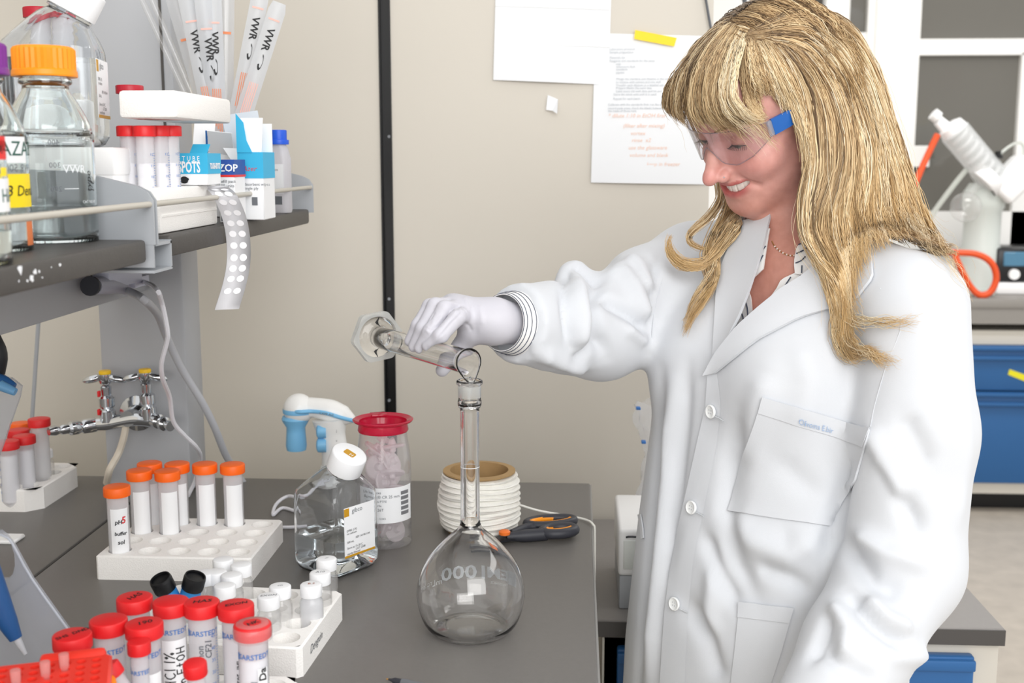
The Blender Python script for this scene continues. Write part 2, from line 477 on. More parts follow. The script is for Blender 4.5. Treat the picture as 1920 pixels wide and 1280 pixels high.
for px, py, s in ((1140, 217, '* dilute 1:10 in EtOH first'), (1168, 236, '(filter after mixing)'), (1182, 250, 'vortex'), (1184, 263, 'rinse  x2'), (1178, 277, 'use the glassware'), (1180, 291, 'volume and blank'), (1212, 308, 'keep in freezer')):
    wall_text(s, px, py, .0105, M_oink, .25)
M_ytape = mat('yellow_tape', '#ffdb2e', .6, noise=.04, nscale=90)
c = [atY(x, y, WALL_Y - .009) for x, y in ((1191, 56), (1269, 71), (1264, 87), (1189, 73))]
ty = tag(part('tape_strip', ([tuple(v) for v in c] + [tuple(v + Vector((0, .001, 0))) for v in c],
      [(0, 3, 2, 1), (4, 5, 6, 7), (0, 1, 5, 4), (1, 2, 6, 5), (2, 3, 7, 6), (3, 0, 4, 7)]), M_ytape, None, None),
    'strip of yellow tape holding the printed sheet to the wall', 'tape')
# small torn paper tab stuck to the wall
c = [atY(x, y, WALL_Y - .002) for x, y in ((1027, 178), (1046, 186), (1045, 214), (1036, 208), (1024, 206))]
V = []
for k, v in enumerate(c):
    off = [0, 0, -.018, -.008, -.004][k]; V.append((v.x, v.y + off, v.z))
V2 = [(x, y + .0008, z) for x, y, z in V]
tag(part('paper_tab', (V + V2, [(0, 4, 3, 2, 1), (5, 6, 7, 8, 9)] + [(i, (i + 1) % 5, 5 + (i + 1) % 5, 5 + i) for i in range(5)]), M_paper, None, None),
    'tiny white paper tab curling off the bare wall', 'paper tab')
# cord hanging at the end of the wall, and a rod at the far left
tag(part('hanging_cord', tube([atY(1319, -30, 2.29), atY(1327, 20, 2.29), atY(1338, 82, 2.29), atY(1352, 160, 2.29)], .0024, 8, 3), mat('cord_dark', '#5d6066', .5), None),
    'thin dark cord slanting down the wall above the printed sheet', 'cord')
tag(part('conduit', tube([atY(1389, -30, 2.6), atY(1400, 30, 2.6), atY(1406, 160, 2.6)], .005, 8, 3), mat('cord_dark', '#5d6066', .5), None),
    'slim grey conduit behind the top of her hair', 'conduit')
tag(part('support_rod', tube([atY(75, 560, 2.0), atY(52, 905, 2.0)], .0038, 8, 1), M_bracket, None),
    'slim grey rod standing against the wall left of the taps', 'rod')

# ================================================================== FAR SIDE OF THE LAB
FY = 4.8
M_counter = mat('far_counter', '#8f8b86', .4, noise=.05, nscale=60)
M_pane = film('window_pane', '#aaa7a0', .55, .03, 1.5, '#d0cec8')
cx0, cx1 = 1.15, 2.9
ct = thing('far_counter', 'grey counter top on the far side holding the glass apparatus', 'counter', (0, 0, 0))
part('worktop', rbox(cx0, cx1, FY, 5.44, .865, .905, .004, 2), M_counter, ct)
part('apron', box(cx0, cx1, FY + .006, FY + .03, .80, .866), M_counter, ct)
fc = thing('base_cabinet', 'blue fronted base cabinet under the far counter', 'cabinet', (0, 0, 0))
part('carcass', merge(box(cx0, cx1, FY + .03, 5.4, .085, .77), box(cx0, cx1, FY + .01, FY + .04, .715, .752), box(cx0, cx1, FY + .01, FY + .04, .085, .13)), M_beigemetal, fc)
part('toe_kick', box(cx0, cx1, FY + .09, FY + .12, 0, .085), M_black, fc)
for z0, z1 in ((.525, .712), (.132, .520)):
    for x0, x1 in ((1.2, 1.98), (1.99, 2.8)):
        dr = part('drawer_front', rbox(x0, x1, FY - .004, FY + .03, z0, z1, .006, 2), M_blue, fc)
        part('pull_groove', merge(rbox(x0, x1, FY - .022, FY - .002, z1 - .018, z1 - .002, .004, 2), rbox(x0, x1, FY - .022, FY - .002, z1 - .058, z1 - .042, .004, 2)), M_blue, dr)
c = [atY(x, y, FY - .006) for x, y in ((1890, 702), (1893, 692), (1932, 706), (1930, 718))]
tag(part('tape_strip', ([tuple(v) for v in c] + [tuple(v + Vector((0, .002, 0))) for v in c],
      [(0, 1, 2, 3), (7, 6, 5, 4), (0, 4, 5, 1), (1, 5, 6, 2), (2, 6, 7, 3), (3, 7, 4, 0)]), mat('tape_lime', '#e6dc1e', .6), None, None),
    'yellow tape stuck on the blue far drawer', 'tape')

# window wall: white frame with dark panes, a dim room behind
WY = 5.45
def wr(px0, px1, py0, py1, y0, y1):
    a, b = atY(px0, py0, WY), atY(px1, py1, WY)
    return box(a.x, b.x, y0, y1, b.z, a.z)
wl = struct('wall_far', merge(box(-3, atY(1405, 0, WY).x, WY, WY + .1, 0, 3.2), box(atY(1405, 0, WY).x, 5, WY, WY + .1, 0, 1.02)), M_whiteframe)
w1 = struct('window_1', merge(wr(1640, 1701, -300, 470, WY - .03, WY + .06), wr(1400, 1640, 63, 130, WY - .02, WY + .05), wr(1700, 2400, 74, 101, WY - .02, WY + .05),
            wr(1400, 2400, 395, 470, WY - .02, WY + .05), wr(1560, 1590, -300, 64, WY - .02, WY + .05), wr(1914, 1950, 100, 470, WY - .02, WY + .05)), M_whiteframe)
part('mullion', wr(1655, 1690, -300, 470, WY - .045, WY - .03), M_whiteframe, w1, None)
for a in ((1590, 1642, -300, 64), (1400, 1642, 129, 396), (1700, 2400, -300, 75), (1695, 1916, 100, 396), (1948, 2400, 100, 396)):
    part('pane', wr(a[0], a[1], a[2], a[3], WY + .012, WY + .018), M_pane, w1, None)
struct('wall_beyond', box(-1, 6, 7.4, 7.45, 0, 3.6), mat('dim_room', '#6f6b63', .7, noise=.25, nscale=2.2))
AY = 7.33
tag(part('alarm_box', merge(rbox(atY(1772, 0, AY).x, atY(1812, 0, AY).x, AY, 7.4, atY(1790, 170, AY).z, atY(1790, 130, AY).z, .01, 2),
     rbox(atY(1781, 0, AY).x, atY(1803, 0, AY).x, AY - .015, AY + .01, atY(1790, 160, AY).z, atY(1790, 140, AY).z, .006, 2)), mat('alarm_red', '#5c2b26', .5), None),
    'dark red box on the wall seen through the far window', 'box')
cb = thing('storage_cabinet', 'dim grey cabinet behind the far window under the blue carton', 'cabinet', (0, 0, 0))
zc_ = atY(1700, 312, 6.0).z
part('cabinet_body', rbox(atY(1660, 0, 6.0).x, atY(1800, 0, 6.0).x, 5.98, 6.5, 0, zc_ - .03, .01, 1), mat('cabinet_dim', '#55534e', .6), cb)
part('cabinet_top', rbox(atY(1655, 0, 6.0).x, atY(1805, 0, 6.0).x, 5.96, 6.52, zc_ - .03, zc_ - .001, .005, 1), mat('cabinet_dim', '#55534e', .6), cb)
tag(part('blue_carton', merge(rbox(atY(1692, 0, 6.0).x, atY(1776, 0, 6.0).x, 6.0, 6.3, zc_, atY(1700, 235, 6.0).z, .01, 1),
     box(atY(1700, 0, 6.0).x, atY(1760, 0, 6.0).x, 5.985, 6.01, atY(1700, 300, 6.0).z, atY(1700, 262, 6.0).z)), mat('carton_blue', '#3f7f97', .6), None),
    'pale blue carton behind the far window beside the condenser', 'box')
tag(part('notice_card', rbox(atY(1697, 0, WY).x, atY(1758, 0, WY).x, WY - .012, WY - .006, atY(1700, 313, WY).z, atY(1700, 273, WY).z, .002, 1), M_whiteframe, None),
    'blank white card on the far window pane', 'card')
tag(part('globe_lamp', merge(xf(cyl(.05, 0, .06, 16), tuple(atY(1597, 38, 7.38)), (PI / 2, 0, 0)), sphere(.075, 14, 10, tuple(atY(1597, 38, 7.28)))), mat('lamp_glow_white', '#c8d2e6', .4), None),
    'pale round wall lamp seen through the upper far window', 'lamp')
bk = part('round_sign', xf(cyl(.07, 0, .02, 20), tuple(atY(1722, 218, 7.4)), (PI / 2, 0, 0)), mat('disc_yellow', '#8a8440', .6), None)
tag(bk, 'dull yellow round sign behind the far window', 'sign')

# rotary evaporator
M_rg = film('frosted_glass', '#f2f4f4', .62, .1, 1.5)
M_clr = film('clear_glass_far', '#ffffff', .12, .03, 1.6)
M_evap = mat('evaporator_body', '#c9cfca', .4)
M_orange = mat('orange_hose', '#e0511f', .4)
EY = 5.0
def e(px, py, dy=0.0): return atY(px, py, EY + dy)
rv = thing('rotary_evaporator', 'glass and white rotary evaporator standing on the far counter', 'evaporator', (0, 0, 0))
a, b = e(1787, 243), e(1872, 345)
L = (b - a).length
cd = part('condenser', aim(lathe([(0, 0), (.05, .0), (.062, .012), (.062, L - .02), (.045, L), (0, L)], 24), a, b), M_rg, rv)
def coil_pts(r, n, L):
    return [(r * math.cos(k * .7), r * math.sin(k * .7), .02 + (L - .05) * k / n) for k in range(n)]
part('coil', aim(tube(coil_pts(.042, 64, L), .007, 6, 2), a, b), M_white, cd)
part('condenser_cap', merge(aim(lathe([(0, -.03), (.03, -.03), (.052, -.02), (.058, .015), (0, .015)], 20), a, b)), M_white, rv)
a2 = e(1749, 213)
part('stopper', merge(aim(lathe([(0, 0), (.026, 0), (.026, .028), (.014, .034), (.014, (a - a2).length), (0, (a - a2).length)], 16), a2, a), tube([e(1757, 228), e(1770, 244)], .017, 10, 1)), M_white, rv)
part('motor_housing', aim(rbox(-.062, .062, -.06, .06, 0, .18, .018, 3), e(1868, 366), e(1912, 322)), M_white, rv)
part('neck_collar', aim(lathe([(0, 0), (.052, 0), (.052, .045), (0, .045)], 20), e(1850, 352), e(1890, 326)), M_black, rv)
part('flange', aim(lathe([(0, 0), (.075, 0), (.082, .02), (.075, .05), (0, .05)], 24), e(1842, 345), e(1880, 310)), M_white, rv)
zb = .905
pc = e(1846, 470)
part('column', merge(lathe([(.088, .0), (.088, .18), (.075, .2), (.075, .34), (.085, .36), (.085, .42), (.06, .46), (0, .46)], 24)), M_evap, rv, loc=(pc.x, EY + .05, zb))
part('base_plate', rbox(pc.x - .2, pc.x + .015, EY - .12, EY + .3, zb, zb + .022, .008, 2), M_evap, rv)
part('receiving_flask', sphere(.062, 24, 16, tuple(e(1811, 388, -.08))), M_clr, rv)
part('vapour_tube', tube([e(1815, 365, -.05), e(1838, 345, -.02), e(1856, 350)], .02, 10, 4), M_clr, rv)
part('clear_hose', tube([e(1736, 420), e(1760, 385), e(1790, 345), (e(1812, 318))], .011, 8, 5), film('milky_hose', '#e8ece6', .7, .2), rv)
part('clear_hose', tube([e(1868, 296), e(1885, 280), e(1905, 268), e(1918, 272), e(1918, 295), e(1896, 312)], .006, 8, 5), film('milky_hose', '#e8ece6', .7, .2), rv)
part('outlet_knob', lathe([(0, 0), (.02, 0), (.02, .012), (.012, .016), (.012, .03), (0, .03)], 12), M_black, rv, loc=tuple(e(1871, 297)))
hs = tag(part('rubber_hose', tube([e(1758, 252, -.05), e(1742, 285, -.06), e(1724, 325, -.08), e(1711, 360, -.1), e(1705, 395, -.1), e(1722, 440, -.15), e(1768, 470, -.15), e(1828, 476, -.17), e(1858, 492, -.18),
    e(1868, 520, -.18), e(1858, 546, -.18), e(1838, 553, -.18), e(1818, 535, -.17), e(1800, 500, -.17), e(1790, 478, -.16)], .0135, 10, 8), M_orange, None),
    'orange rubber hose looping in front of the evaporator', 'hose')
cn = thing('pump_controller', 'black and white pump controller on the far counter beside the orange hose', 'controller', (0, 0, 0))
q0, q1 = e(1860, 555, -.02), e(1990, 465, -.02)
part('base', rbox(q0.x, q1.x, EY - .06, EY + .2, zb, zb + .05, .012, 2), M_white, cn)
part('housing', rbox(q0.x + .005, q1.x, EY - .04, EY + .2, zb + .05, q1.z, .014, 2), mat('controller_black', '#17181c', .3), cn)
part('display', rbox(q0.x + .03, q0.x + .12, EY - .046, EY - .038, q1.z - .075, q1.z - .015, .004, 1), mat('display_blue', '#4f7f9c', .15), cn)
part('dial', xf(cyl(.022, 0, .02, 18), (q0.x + .075, EY - .035, zb + .085), (PI / 2, 0, 0)), M_white, cn)

# ================================================================== GLASSWARE ON THE BENCH
M_glass = glass('lab_glass', '#ffffff', 0.0, 1.45)
M_ground = film('ground_glass', '#e9eceb', .42, .35, 1.5)
M_etch = mat('white_enamel', '#e8ecef', .5)
M_water = glass('water', '#fdfefe', 0.0, 1.33)
M_clear = film('clear_plastic', '#ffffff', .10, .06, 1.5)
M_pp = film('milky_plastic', '#fbfcff', .46, .22, 1.45)
M_foam = mat('foam_white', '#f8f6f3', .85, noise=.03, nscale=300, bump=.35, bscale=500)
M_redcap = mat('red_cap', '#e02327', .42, sss=.0)
M_orangecap = mat('orange_cap', '#ff6a13', .42)
M_label = mat('label_white', '#f3f4f6', .6)
M_blueink = mat('blue_print', '#2f6fb8', .5)
M_blackink = mat('black_ink', '#1a1a1c', .6)
M_redink = mat('red_ink', '#d8343a', .6)
M_greyink = mat('grey_print', '#6c7076', .6)
M_ofoil = mat('gold_print', '#c8951f', .5)
M_whitecap = mat('white_cap', '#f2f3f5', .45)

def cam_az(p):
    """azimuth, at p, of the direction back to the viewer: where labels that face the room's aisle go"""
    return math.atan2(CAM.y - p.y, CAM.x - p.x)

# ---- volumetric flask
fp = atZ(883, 1180, BENCH_Z)
flask = thing('volumetric_flask', 'pear shaped glass volumetric flask with a long neck receiving the pour', 'flask', (fp.x, fp.y, BENCH_Z))
outer = [(0, .003), (.030, .0025), (.040, .0005), (.045, .0005), (.050, .004), (.0565, .013), (.0612, .026), (.0638, .041), (.0640, .051), (.0620, .063), (.0575, .076),
         (.0500, .089), (.0405, .101), (.0300, .1120), (.0205, .1205), (.0150, .1255), (.0124, .1310), (.0115, .140), (.0112, .200), (.0112, .268), (.0128, .2715), (.0138, .275), (.0138, .279), (.0130, .282),
         (.0132, .297), (.0150, .2985), (.0152, .3020), (.0142, .3035)]
inner = [(.0118, .3030), (.0110, .285), (.0106, .274), (.0090, .266), (.0090, .140), (.0102, .131), (.0130, .1255), (.0188, .1190), (.0285, .1100), (.0390, .0992), (.0484, .0875), (.0558, .0750), (.0602, .0625), (.0621, .0510), (.0619, .0415), (.0594, .0272), (.0548, .0150), (.048, .0065), (.043, .0032), (.030, .0052), (0, .006)]
def dens(pr, n=4):
    q = crom([(r, z, 0) for r, z in pr], n); return [(max(0.0, v.x), v.y) for v in q]
part('body', lathe(dens(outer, 3)[:-1] + [outer[-1]] + dens(inner, 3)[:-1] + [(0, .006)], 64), M_glass, flask, 180)
part('ground_joint', lathe([(.0134, .2835), (.01345, .2965)], 40), M_ground, flask, 180)
part('fill_mark', lathe([(.01128, .2005), (.01128, .2012)], 40), M_etch, flask, 180)
az = cam_az(fp) + PI    # the print sits on the far side and reads mirrored through the glass
def bulb_r(z): return float(np.interp(z, [p[1] for p in outer[4:17]], [p[0] for p in outer[4:17]]))
def bulb_text(s, size, da, z0, shear=0.0, bold=0.0):
    g = text(s, size, shear, 'CENTER', bold); V = []
    for x, y, _ in g[0]:
        z = z0 + y * .8; r = bulb_r(z) + .0004
        a = az + da + x / .060
        V.append((r * math.cos(a), r * math.sin(a), z))
    return V, g[1]
part('lettering', bulb_text('1000', .030, .12, .049, 0, .0006), M_etch, flask, None)
part('lettering', bulb_text('mL', .013, .72, .042), M_etch, flask, None)
part('lettering', bulb_text('EM', .024, -.58, .050, 0, .0008), M_etch, flask, None)
part('lettering', bulb_text('SCIENCE', .0055, -.58, .0375), M_etch, flask, None)
part('lettering', bulb_text('TC 20\u00b0C', .008, 1.08, .043), M_etch, flask, None)
gq = ([(x * .016, y * .020, 0) for x in (-.5, -.25, 0, .25, .5) for y in (-.5, 0, .5)], [(3 * i + j, 3 * i + 3 + j, 3 * i + 4 + j, 3 * i + 1 + j) for i in range(4) for j in range(2)])
V = []
for x, y, _ in gq[0]:
    z = .050 + y * .95; r = bulb_r(z) + .0004; a = az - .96 + x / .06
    V.append((r * math.cos(a), r * math.sin(a), z))
part('emblem_patch', (V, gq[1]), M_etch, flask, None)

# ---- graduated cylinder, tipped over the flask's mouth
mouth = atY(879, 679, fp.y + .006) ; foot = atY(707, 631, fp.y + .006 + .205)
gl = (mouth - foot).length
gcyl = thing('graduated_cylinder', 'glass graduated cylinder with a hexagonal foot being tipped by the gloved hand', 'cylinder', tuple(foot))
zax = (mouth - foot).normalized()
# spout points down: local +x = the horizontal-ish down direction
xax = (Vector((0.15, 0, -1)) - zax * Vector((0.15, 0, -1)).dot(zax)).normalized(); yax = zax.cross(xax)
gcyl.rotation_euler = Matrix((xax, yax, zax)).transposed().to_euler()
R = .0145
def spouted(g):
    V = []
    for x, y, z in g[0]:
        if z > gl - .016 and x > 0:
            k = (z - (gl - .016)) / .016; c = max(0.0, x / max(1e-6, math.hypot(x, y))) ** 5
            x += .009 * k * k * c
        V.append((x, y, z))
    return V, g[1]
prof = [(0, .006), (.012, .006), (R, .010), (R, gl - .012), (R + .0008, gl - .004), (R + .0022, gl), (R + .0016, gl + .0008), (R - .0002, gl - .001), (R - .0014, gl - .006), (R - .0016, .016), (R - .004, .012), (0, .011)]
zz = []
for (r0, z0), (r1, z1) in zip(prof, prof[1:]):
    n = 6 if abs(z1 - z0) > .05 else 2
    for k in range(n): zz.append((r0 + (r1 - r0) * k / n, z0 + (z1 - z0) * k / n))
part('tube', spouted(lathe(zz + [prof[-1]], 48)), M_glass, gcyl, 180)
hexa = [(.034 * math.cos(PI / 3 * k + a), .034 * math.sin(PI / 3 * k + a)) for k in range(6) for a in (-.10, .10)]
hexi = [(.0275 * math.cos(2 * PI * k / 36), .0275 * math.sin(2 * PI * k / 36)) for k in range(36)]
ft = prism(hexa, -.006, .004)
M_footplastic = film('frosted_foot', '#eef0ee', .55, .25, 1.5)
bm = bmesh.new()
# hexagonal plastic ring: outer prism, inner round hole
n = 36; V = []; Fc = []
def hexr(a): 
    a = (a + PI / 6) % (PI / 3) - PI / 6
    return .0370 * math.cos(PI / 6) / math.cos(a) * 1.0 if abs(a) < PI / 6 - .06 else .0370 * math.cos(PI / 6) / math.cos(PI / 6 - .06)
ringo = [(hexr(2 * PI * k / 72), 2 * PI * k / 72) for k in range(72)]
for z in (-.006, .004):
    for r, a in ringo: V.append((r * math.cos(a), r * math.sin(a), z))
for z in (-.006, .004):
    for r, a in ringo: V.append((.0275 * math.cos(a), .0275 * math.sin(a), z))
for k in range(72):
    j = (k + 1) % 72
    Fc += [(k, j, 72 + j, 72 + k), (144 + j, 144 + k, 216 + k, 216 + j), (72 + k, 72 + j, 216 + j, 216 + k), (j, k, 144 + k, 144 + j)]
part('hexagonal_foot', (V, Fc), M_footplastic, gcyl, 30)
part('glass_foot', lathe(dens([(0, -.004), (.0268, -.004), (.0274, -.001), (.023, .003), (.015, .006), (.0125, .012), (.0142, .018)], 3)[:-1] + [(.0125, .018), (.010, .010), (0, .006)], 40), M_glass, gcyl, 180)
for k in range(22):
    z = .04 + k * (gl - .09) / 21; w = .9 if k % 5 == 0 else .45
    g = ([( (R + .0002) * math.cos(2.3 + w * i / 6), (R + .0002) * math.sin(2.3 + w * i / 6), z + dz) for dz in (0, .0005) for i in range(7)], [(i, i + 1, 8 + i, 7 + i) for i in range(6)])
    part('graduation', g, mat('grad_brown', '#b5866a', .5), gcyl, None)
part('lettering', xm(wrap(text('100', .009), R + .0003, 2.0, gl * .78), Matrix()), mat('grad_brown', '#b5866a', .5), gcyl, None)
# stream of liquid from the spout into the neck
sp = Matrix.Translation(foot) @ gcyl.rotation_euler.to_matrix().to_4x4() @ Vector((R + .0105, 0, gl))
part('liquid_stream', tube([sp + Vector((-.004, .002, .006)), sp + Vector((.000, 0, -.001)), Vector((fp.x, fp.y, sp.z - .010)), Vector((fp.x, fp.y, BENCH_Z + .282))], [.0035, .0028, .0018, .0014], 10, 5), M_water, None)
tag(bpy.data.objects['liquid_stream'], 'thin stream of clear liquid falling from the cylinder spout into the flask', 'liquid')

# ---- generic bottle / tube builders
def knurled(r, z0, z1, n=48, d=.0006, top_bevel=.0015, dome=0.0):
    """screw cap with vertical ribs and a bevelled flat top"""
    V, Fc = [], []
    def ring(rr, z, ribs):
        o = len(V)
        for k in range(2 * n):
            a = PI * k / n; q = rr - (d if (k % 2 and ribs) else 0); V.append((q * math.cos(a), q * math.sin(a), z))
        return o
    rows = [ring(r - .0003, z0, False), ring(r, z0 + .0006, True), ring(r, z1 - top_bevel, True), ring(r - top_bevel * .6, z1 - top_bevel * .3, False), ring(r - top_bevel * 1.4, z1, False)]
    for a, b in zip(rows, rows[1:]):
        for k in range(2 * n):
            j = (k + 1) % (2 * n); Fc.append((a + k, a + j, b + j, b + k))
    V.append((0, 0, z1 + dome)); c = len(V) - 1
    for k in range(2 * n): Fc.append((rows[-1] + k, rows[-1] + (k + 1) % (2 * n), c))
    Fc.append(tuple(reversed(range(rows[0], rows[0] + 2 * n))))
    return V, Fc
def patch(r, a0, a1, z0, z1, n=10):
    """label wrapped on a cylinder"""
    V = [(r * math.cos(a0 + (a1 - a0) * i / n), r * math.sin(a0 + (a1 - a0) * i / n), z) for z in (z0, z1) for i in range(n + 1)]
    return V, [(i, i + 1, n + 2 + i, n + 1 + i) for i in range(n)]

# ---- foam racks
def rack_mesh(nx, ny, pitch, hole_r, h, margin=.004, depth=.02, ch=.0):
    """foam block with round wells sunk into its top; origin at its lower front-left corner"""
    V, Fc = [], []
    W, D = nx * pitch + 2 * margin, ny * pitch + 2 * margin
    seg = 16
    sq = []
    for k in range(seg):
        a = 2 * PI * k / seg + PI / 4; c, s = math.cos(a), math.sin(a); m = max(abs(c), abs(s)); sq.append((c / m * pitch / 2, s / m * pitch / 2, c, s))
    for iy in range(ny):
        for ix in range(nx):
            cx, cy = margin + (ix + .5) * pitch, margin + (iy + .5) * pitch
            o = len(V)
            V += [(cx + x, cy + y, h) for x, y, _, _ in sq]
            V += [(cx + hole_r * c, cy + hole_r * s, h) for _, _, c, s in sq]
            V += [(cx + hole_r * .96 * c, cy + hole_r * .96 * s, h - depth) for _, _, c, s in sq]
            for k in range(seg):
                j = (k + 1) % seg
                Fc += [(o + k, o + j, o + seg + j, o + seg + k), (o + seg + k, o + seg + j, o + 2 * seg + j, o + 2 * seg + k)]
            Fc.append(tuple(o + 2 * seg + k for k in range(seg)))
    b = ch
    def loop(z, inset, c):
        x0, x1, y0, y1 = inset, W - inset, inset, D - inset
        return [(x0 + c, y0, z), (x1 - c, y0, z), (x1, y0 + c, z), (x1, y1 - c, z), (x1 - c, y1, z), (x0 + c, y1, z), (x0, y1 - c, z), (x0, y0 + c, z)]
    o = len(V)
    c2 = max(b, .003)
    V += loop(0, .0, c2) + loop(h - .002, 0, c2) + loop(h, .002, c2)
    for r in range(2):
        for k in range(8):
            j = (k + 1) % 8; Fc.append((o + 8 * r + k, o + 8 * r + j, o + 8 * r + 8 + j, o + 8 * r + 8 + k))
    Fc.append(tuple(reversed(range(o, o + 8))))
    # rim between the outer loop and the grid of wells
    x0, x1, y0, y1 = margin, W - margin, margin, D - margin
    o2 = len(V)
    V += [(x0, y0, h), (x1, y0, h), (x1, y0, h), (x1, y1, h), (x1, y1, h), (x0, y1, h), (x0, y1, h), (x0, y0, h)]
    for k in range(8):
        j = (k + 1) % 8; Fc.append((o + 16 + k, o + 16 + j, o2 + j, o2 + k))
    return V, Fc
def rack(label, nx, ny, pitch, hole_r, h, loc, rotz=0.0, margin=.004, ch=0.0, name='foam_tube_rack'):
    o = part(name, rack_mesh(nx, ny, pitch, hole_r, h, margin, h * .7, ch), M_foam, None, 30, loc=loc, rot=(0, 0, rotz))
    tag(o, label, 'tube rack'); return o
def well(rk, nx, pitch, ix, iy, margin=.004, depth_z=.0):
    return rk.matrix_basis @ Vector((margin + (ix + .5) * pitch, margin + (iy + .5) * pitch, depth_z))

# ---- handwriting made of pen strokes
GLYPH = {'H': ([(0, 0), (0, 1)], [(0, .5), (.55, .5)], [(.55, 0), (.55, 1)]), 'C': ([(.5, .9), (.3, 1), (.05, .75), (0, .4), (.15, .08), (.35, 0), (.55, .15)],), 'l': ([(0, 0), (0, 1)],), '1': ([(0, 0), (.05, 1)],),
         '%': ([(0, 0), (.5, 1)], [(0, .75), (.08, .9), (.16, .75), (.08, .62), (0, .75)], [(.4, .2), (.48, .35), (.56, .2), (.48, .05), (.4, .2)]), 'i': ([(0, 0), (0, .55)], [(0, .78), (0, .86)]),
         'n': ([(0, 0), (0, .55)], [(0, .4), (.2, .56), (.36, .42), (.38, 0)]), 'E': ([(.5, 1), (0, .98), (0, 0), (.5, .02)], [(0, .5), (.4, .52)]), 't': ([(.15, 1), (.15, .1), (.32, 0)], [(0, .66), (.36, .68)]),
         'O': ([(.3, 1), (.05, .75), (.02, .3), (.28, 0), (.55, .25), (.58, .7), (.3, 1)],)}
def strokes(s, size, w):
    V, Fc = [], []; x0 = 0.0
    for ch in s:
        if ch == ' ': x0 += .45; continue
        gl_ = GLYPH[ch]
        for ln in gl_:
            for (ax, ay), (bx, by) in zip(ln, ln[1:]):
                a, b = Vector(((x0 + ax) * size, ay * size)), Vector(((x0 + bx) * size, by * size)); d = (b - a).normalized(); n = Vector((-d.y, d.x)) * w; a = a - d * w * .6; b = b + d * w * .6
                k = len(V); V += [(q.x, q.y, 0) for q in (a - n, b - n, b + n, a + n)]; Fc.append((k, k + 1, k + 2, k + 3))
        x0 += max(p[0] for ln in gl_ for p in ln) + .32
    m = max(v[0] for v in V) / 2
    return [(x - m, y - size / 2, 0) for x, y, _ in V], Fc

# ---- centrifuge tubes
TUBES = {}
def centrifuge_tube(kind, label, loc, azl, cap_mat, body_label=None, marks='', writing=(), cap_text=None, volume=50, group=None, tilt=None, sarst=True, fill=None, tape=None):
    """kind 50: 115 mm tube with a 35 mm cap; kind 15: 120 mm tube with a 21 mm cap"""
    if kind == 50: r, Lb, ch, cr, cone = .0140, .106, .0125, .0176, .014
    else: r, Lb, ch, cr, cone = .0080, .111, .0115, .0106, .020
    t = thing('centrifuge_tube', label, 'tube', loc, azl, group)
    if tilt is not None: t.rotation_euler = (tilt[0], tilt[1], azl)
    key = (kind, 'body')
    if key not in TUBES:
        TUBES[key] = mesh('tube_body', lathe([(0, 0), (r * .25, .0006), (r * .96, cone), (r, cone + .004), (r, Lb), (r - .0009, Lb), (r - .0009, cone + .004), (r * .2, .0018), (0, .0015)], 28), M_pp, 40)
        TUBES[(kind, 'inner')] = None
    part('tube_body', TUBES[key], None, t)
    ck = (kind, cap_mat.name)
    if ck not in TUBES:
        TUBES[ck] = mesh('screw_cap', knurled(cr, Lb - ch + .006, Lb + .0065, 40 if kind == 50 else 28, .00045, .0012), cap_mat, 40)
    cp = part('screw_cap', TUBES[ck], None, t)
    topz = Lb + .0067
    if cap_text:
        g = text(cap_text[0], cap_text[1], .25, 'CENTER', .0002)
        part('lettering', xf(g, (0, 0, topz), (0, 0, cap_text[2])), M_blackink, cp, None)
    if sarst:
        part('lettering', wrap(text('SARSTEDT', .0072 if kind == 50 else .0058, 0, 'CENTER', .0001), r + .0003, .1, Lb - .022), M_blueink, t, None)
        part('emblem', merge(patch(r + .0003, -1.30 if kind == 50 else -1.9, -1.08 if kind == 50 else -1.6, Lb - .0255, Lb - .0185, 4)), M_blueink, t, None)
    if marks:
        gs = []
        n = 22
        for k in range(n):
            z = cone + .008 + (Lb - .030 - cone) * k / n
            w = .34 if k % 4 == 0 else .2
            a0 = -1.55 if marks == 'l' else 1.0
            gs.append(patch(r + .0003, a0, a0 + w * (.014 / r) ** .5, z, z + .0006, 4))
        part('graduation', merge(*gs), M_blueink, t, None)
        for k, v in enumerate((45, 40, 35, 30, 25, 20) if kind == 50 else (12, 11, 10, 9, 8, 7)):
            a0 = (-1.30 if marks == 'l' else .72)
            part('lettering', wrap(text(str(v), .0052 if kind == 50 else .004), r + .0003, a0, Lb - .026 - k * .0125), M_blueink, t, None)
    if body_label:
        a0, a1, z0, z1 = body_label
        lb = part('paper_label', patch(r + .0004, a0, a1, z0, z1), M_label, t, 60)
        for s, size, aa, zz_, vert, mt in writing:
            part('lettering', wrap(strokes(s[1:], size, .0006) if s[0] == '~' else text(s, size, .1, 'CENTER', size * .022), r + .0009, aa, zz_, vert), mt, lb, None)
    else:
        for s, size, aa, zz_, vert, mt in writing:
            part('lettering', wrap(text(s, size, .1, 'CENTER', size * .02), r + .0005, aa, zz_, vert), mt, t, None)
    if fill:
        part('contents', lathe([(0, .002), (r * .9, cone), (r - .0012, cone + .005), (r - .0012, fill), (0, fill)], 24), fill_mat(kind), t)
    if tape:
        part('film_wrap', lathe([(cr + .0004, Lb - ch + .004), (cr + .0008, Lb), (cr + .0003, Lb + .004), (cr - .003, Lb + .0072), (cr - .009, Lb + .0074)], 28), film('stretch_film', '#f4dada', .3, .25), t, 180)
    return t
def fill_mat(kind): return mat('powder_white', '#f7f4f6', .8)

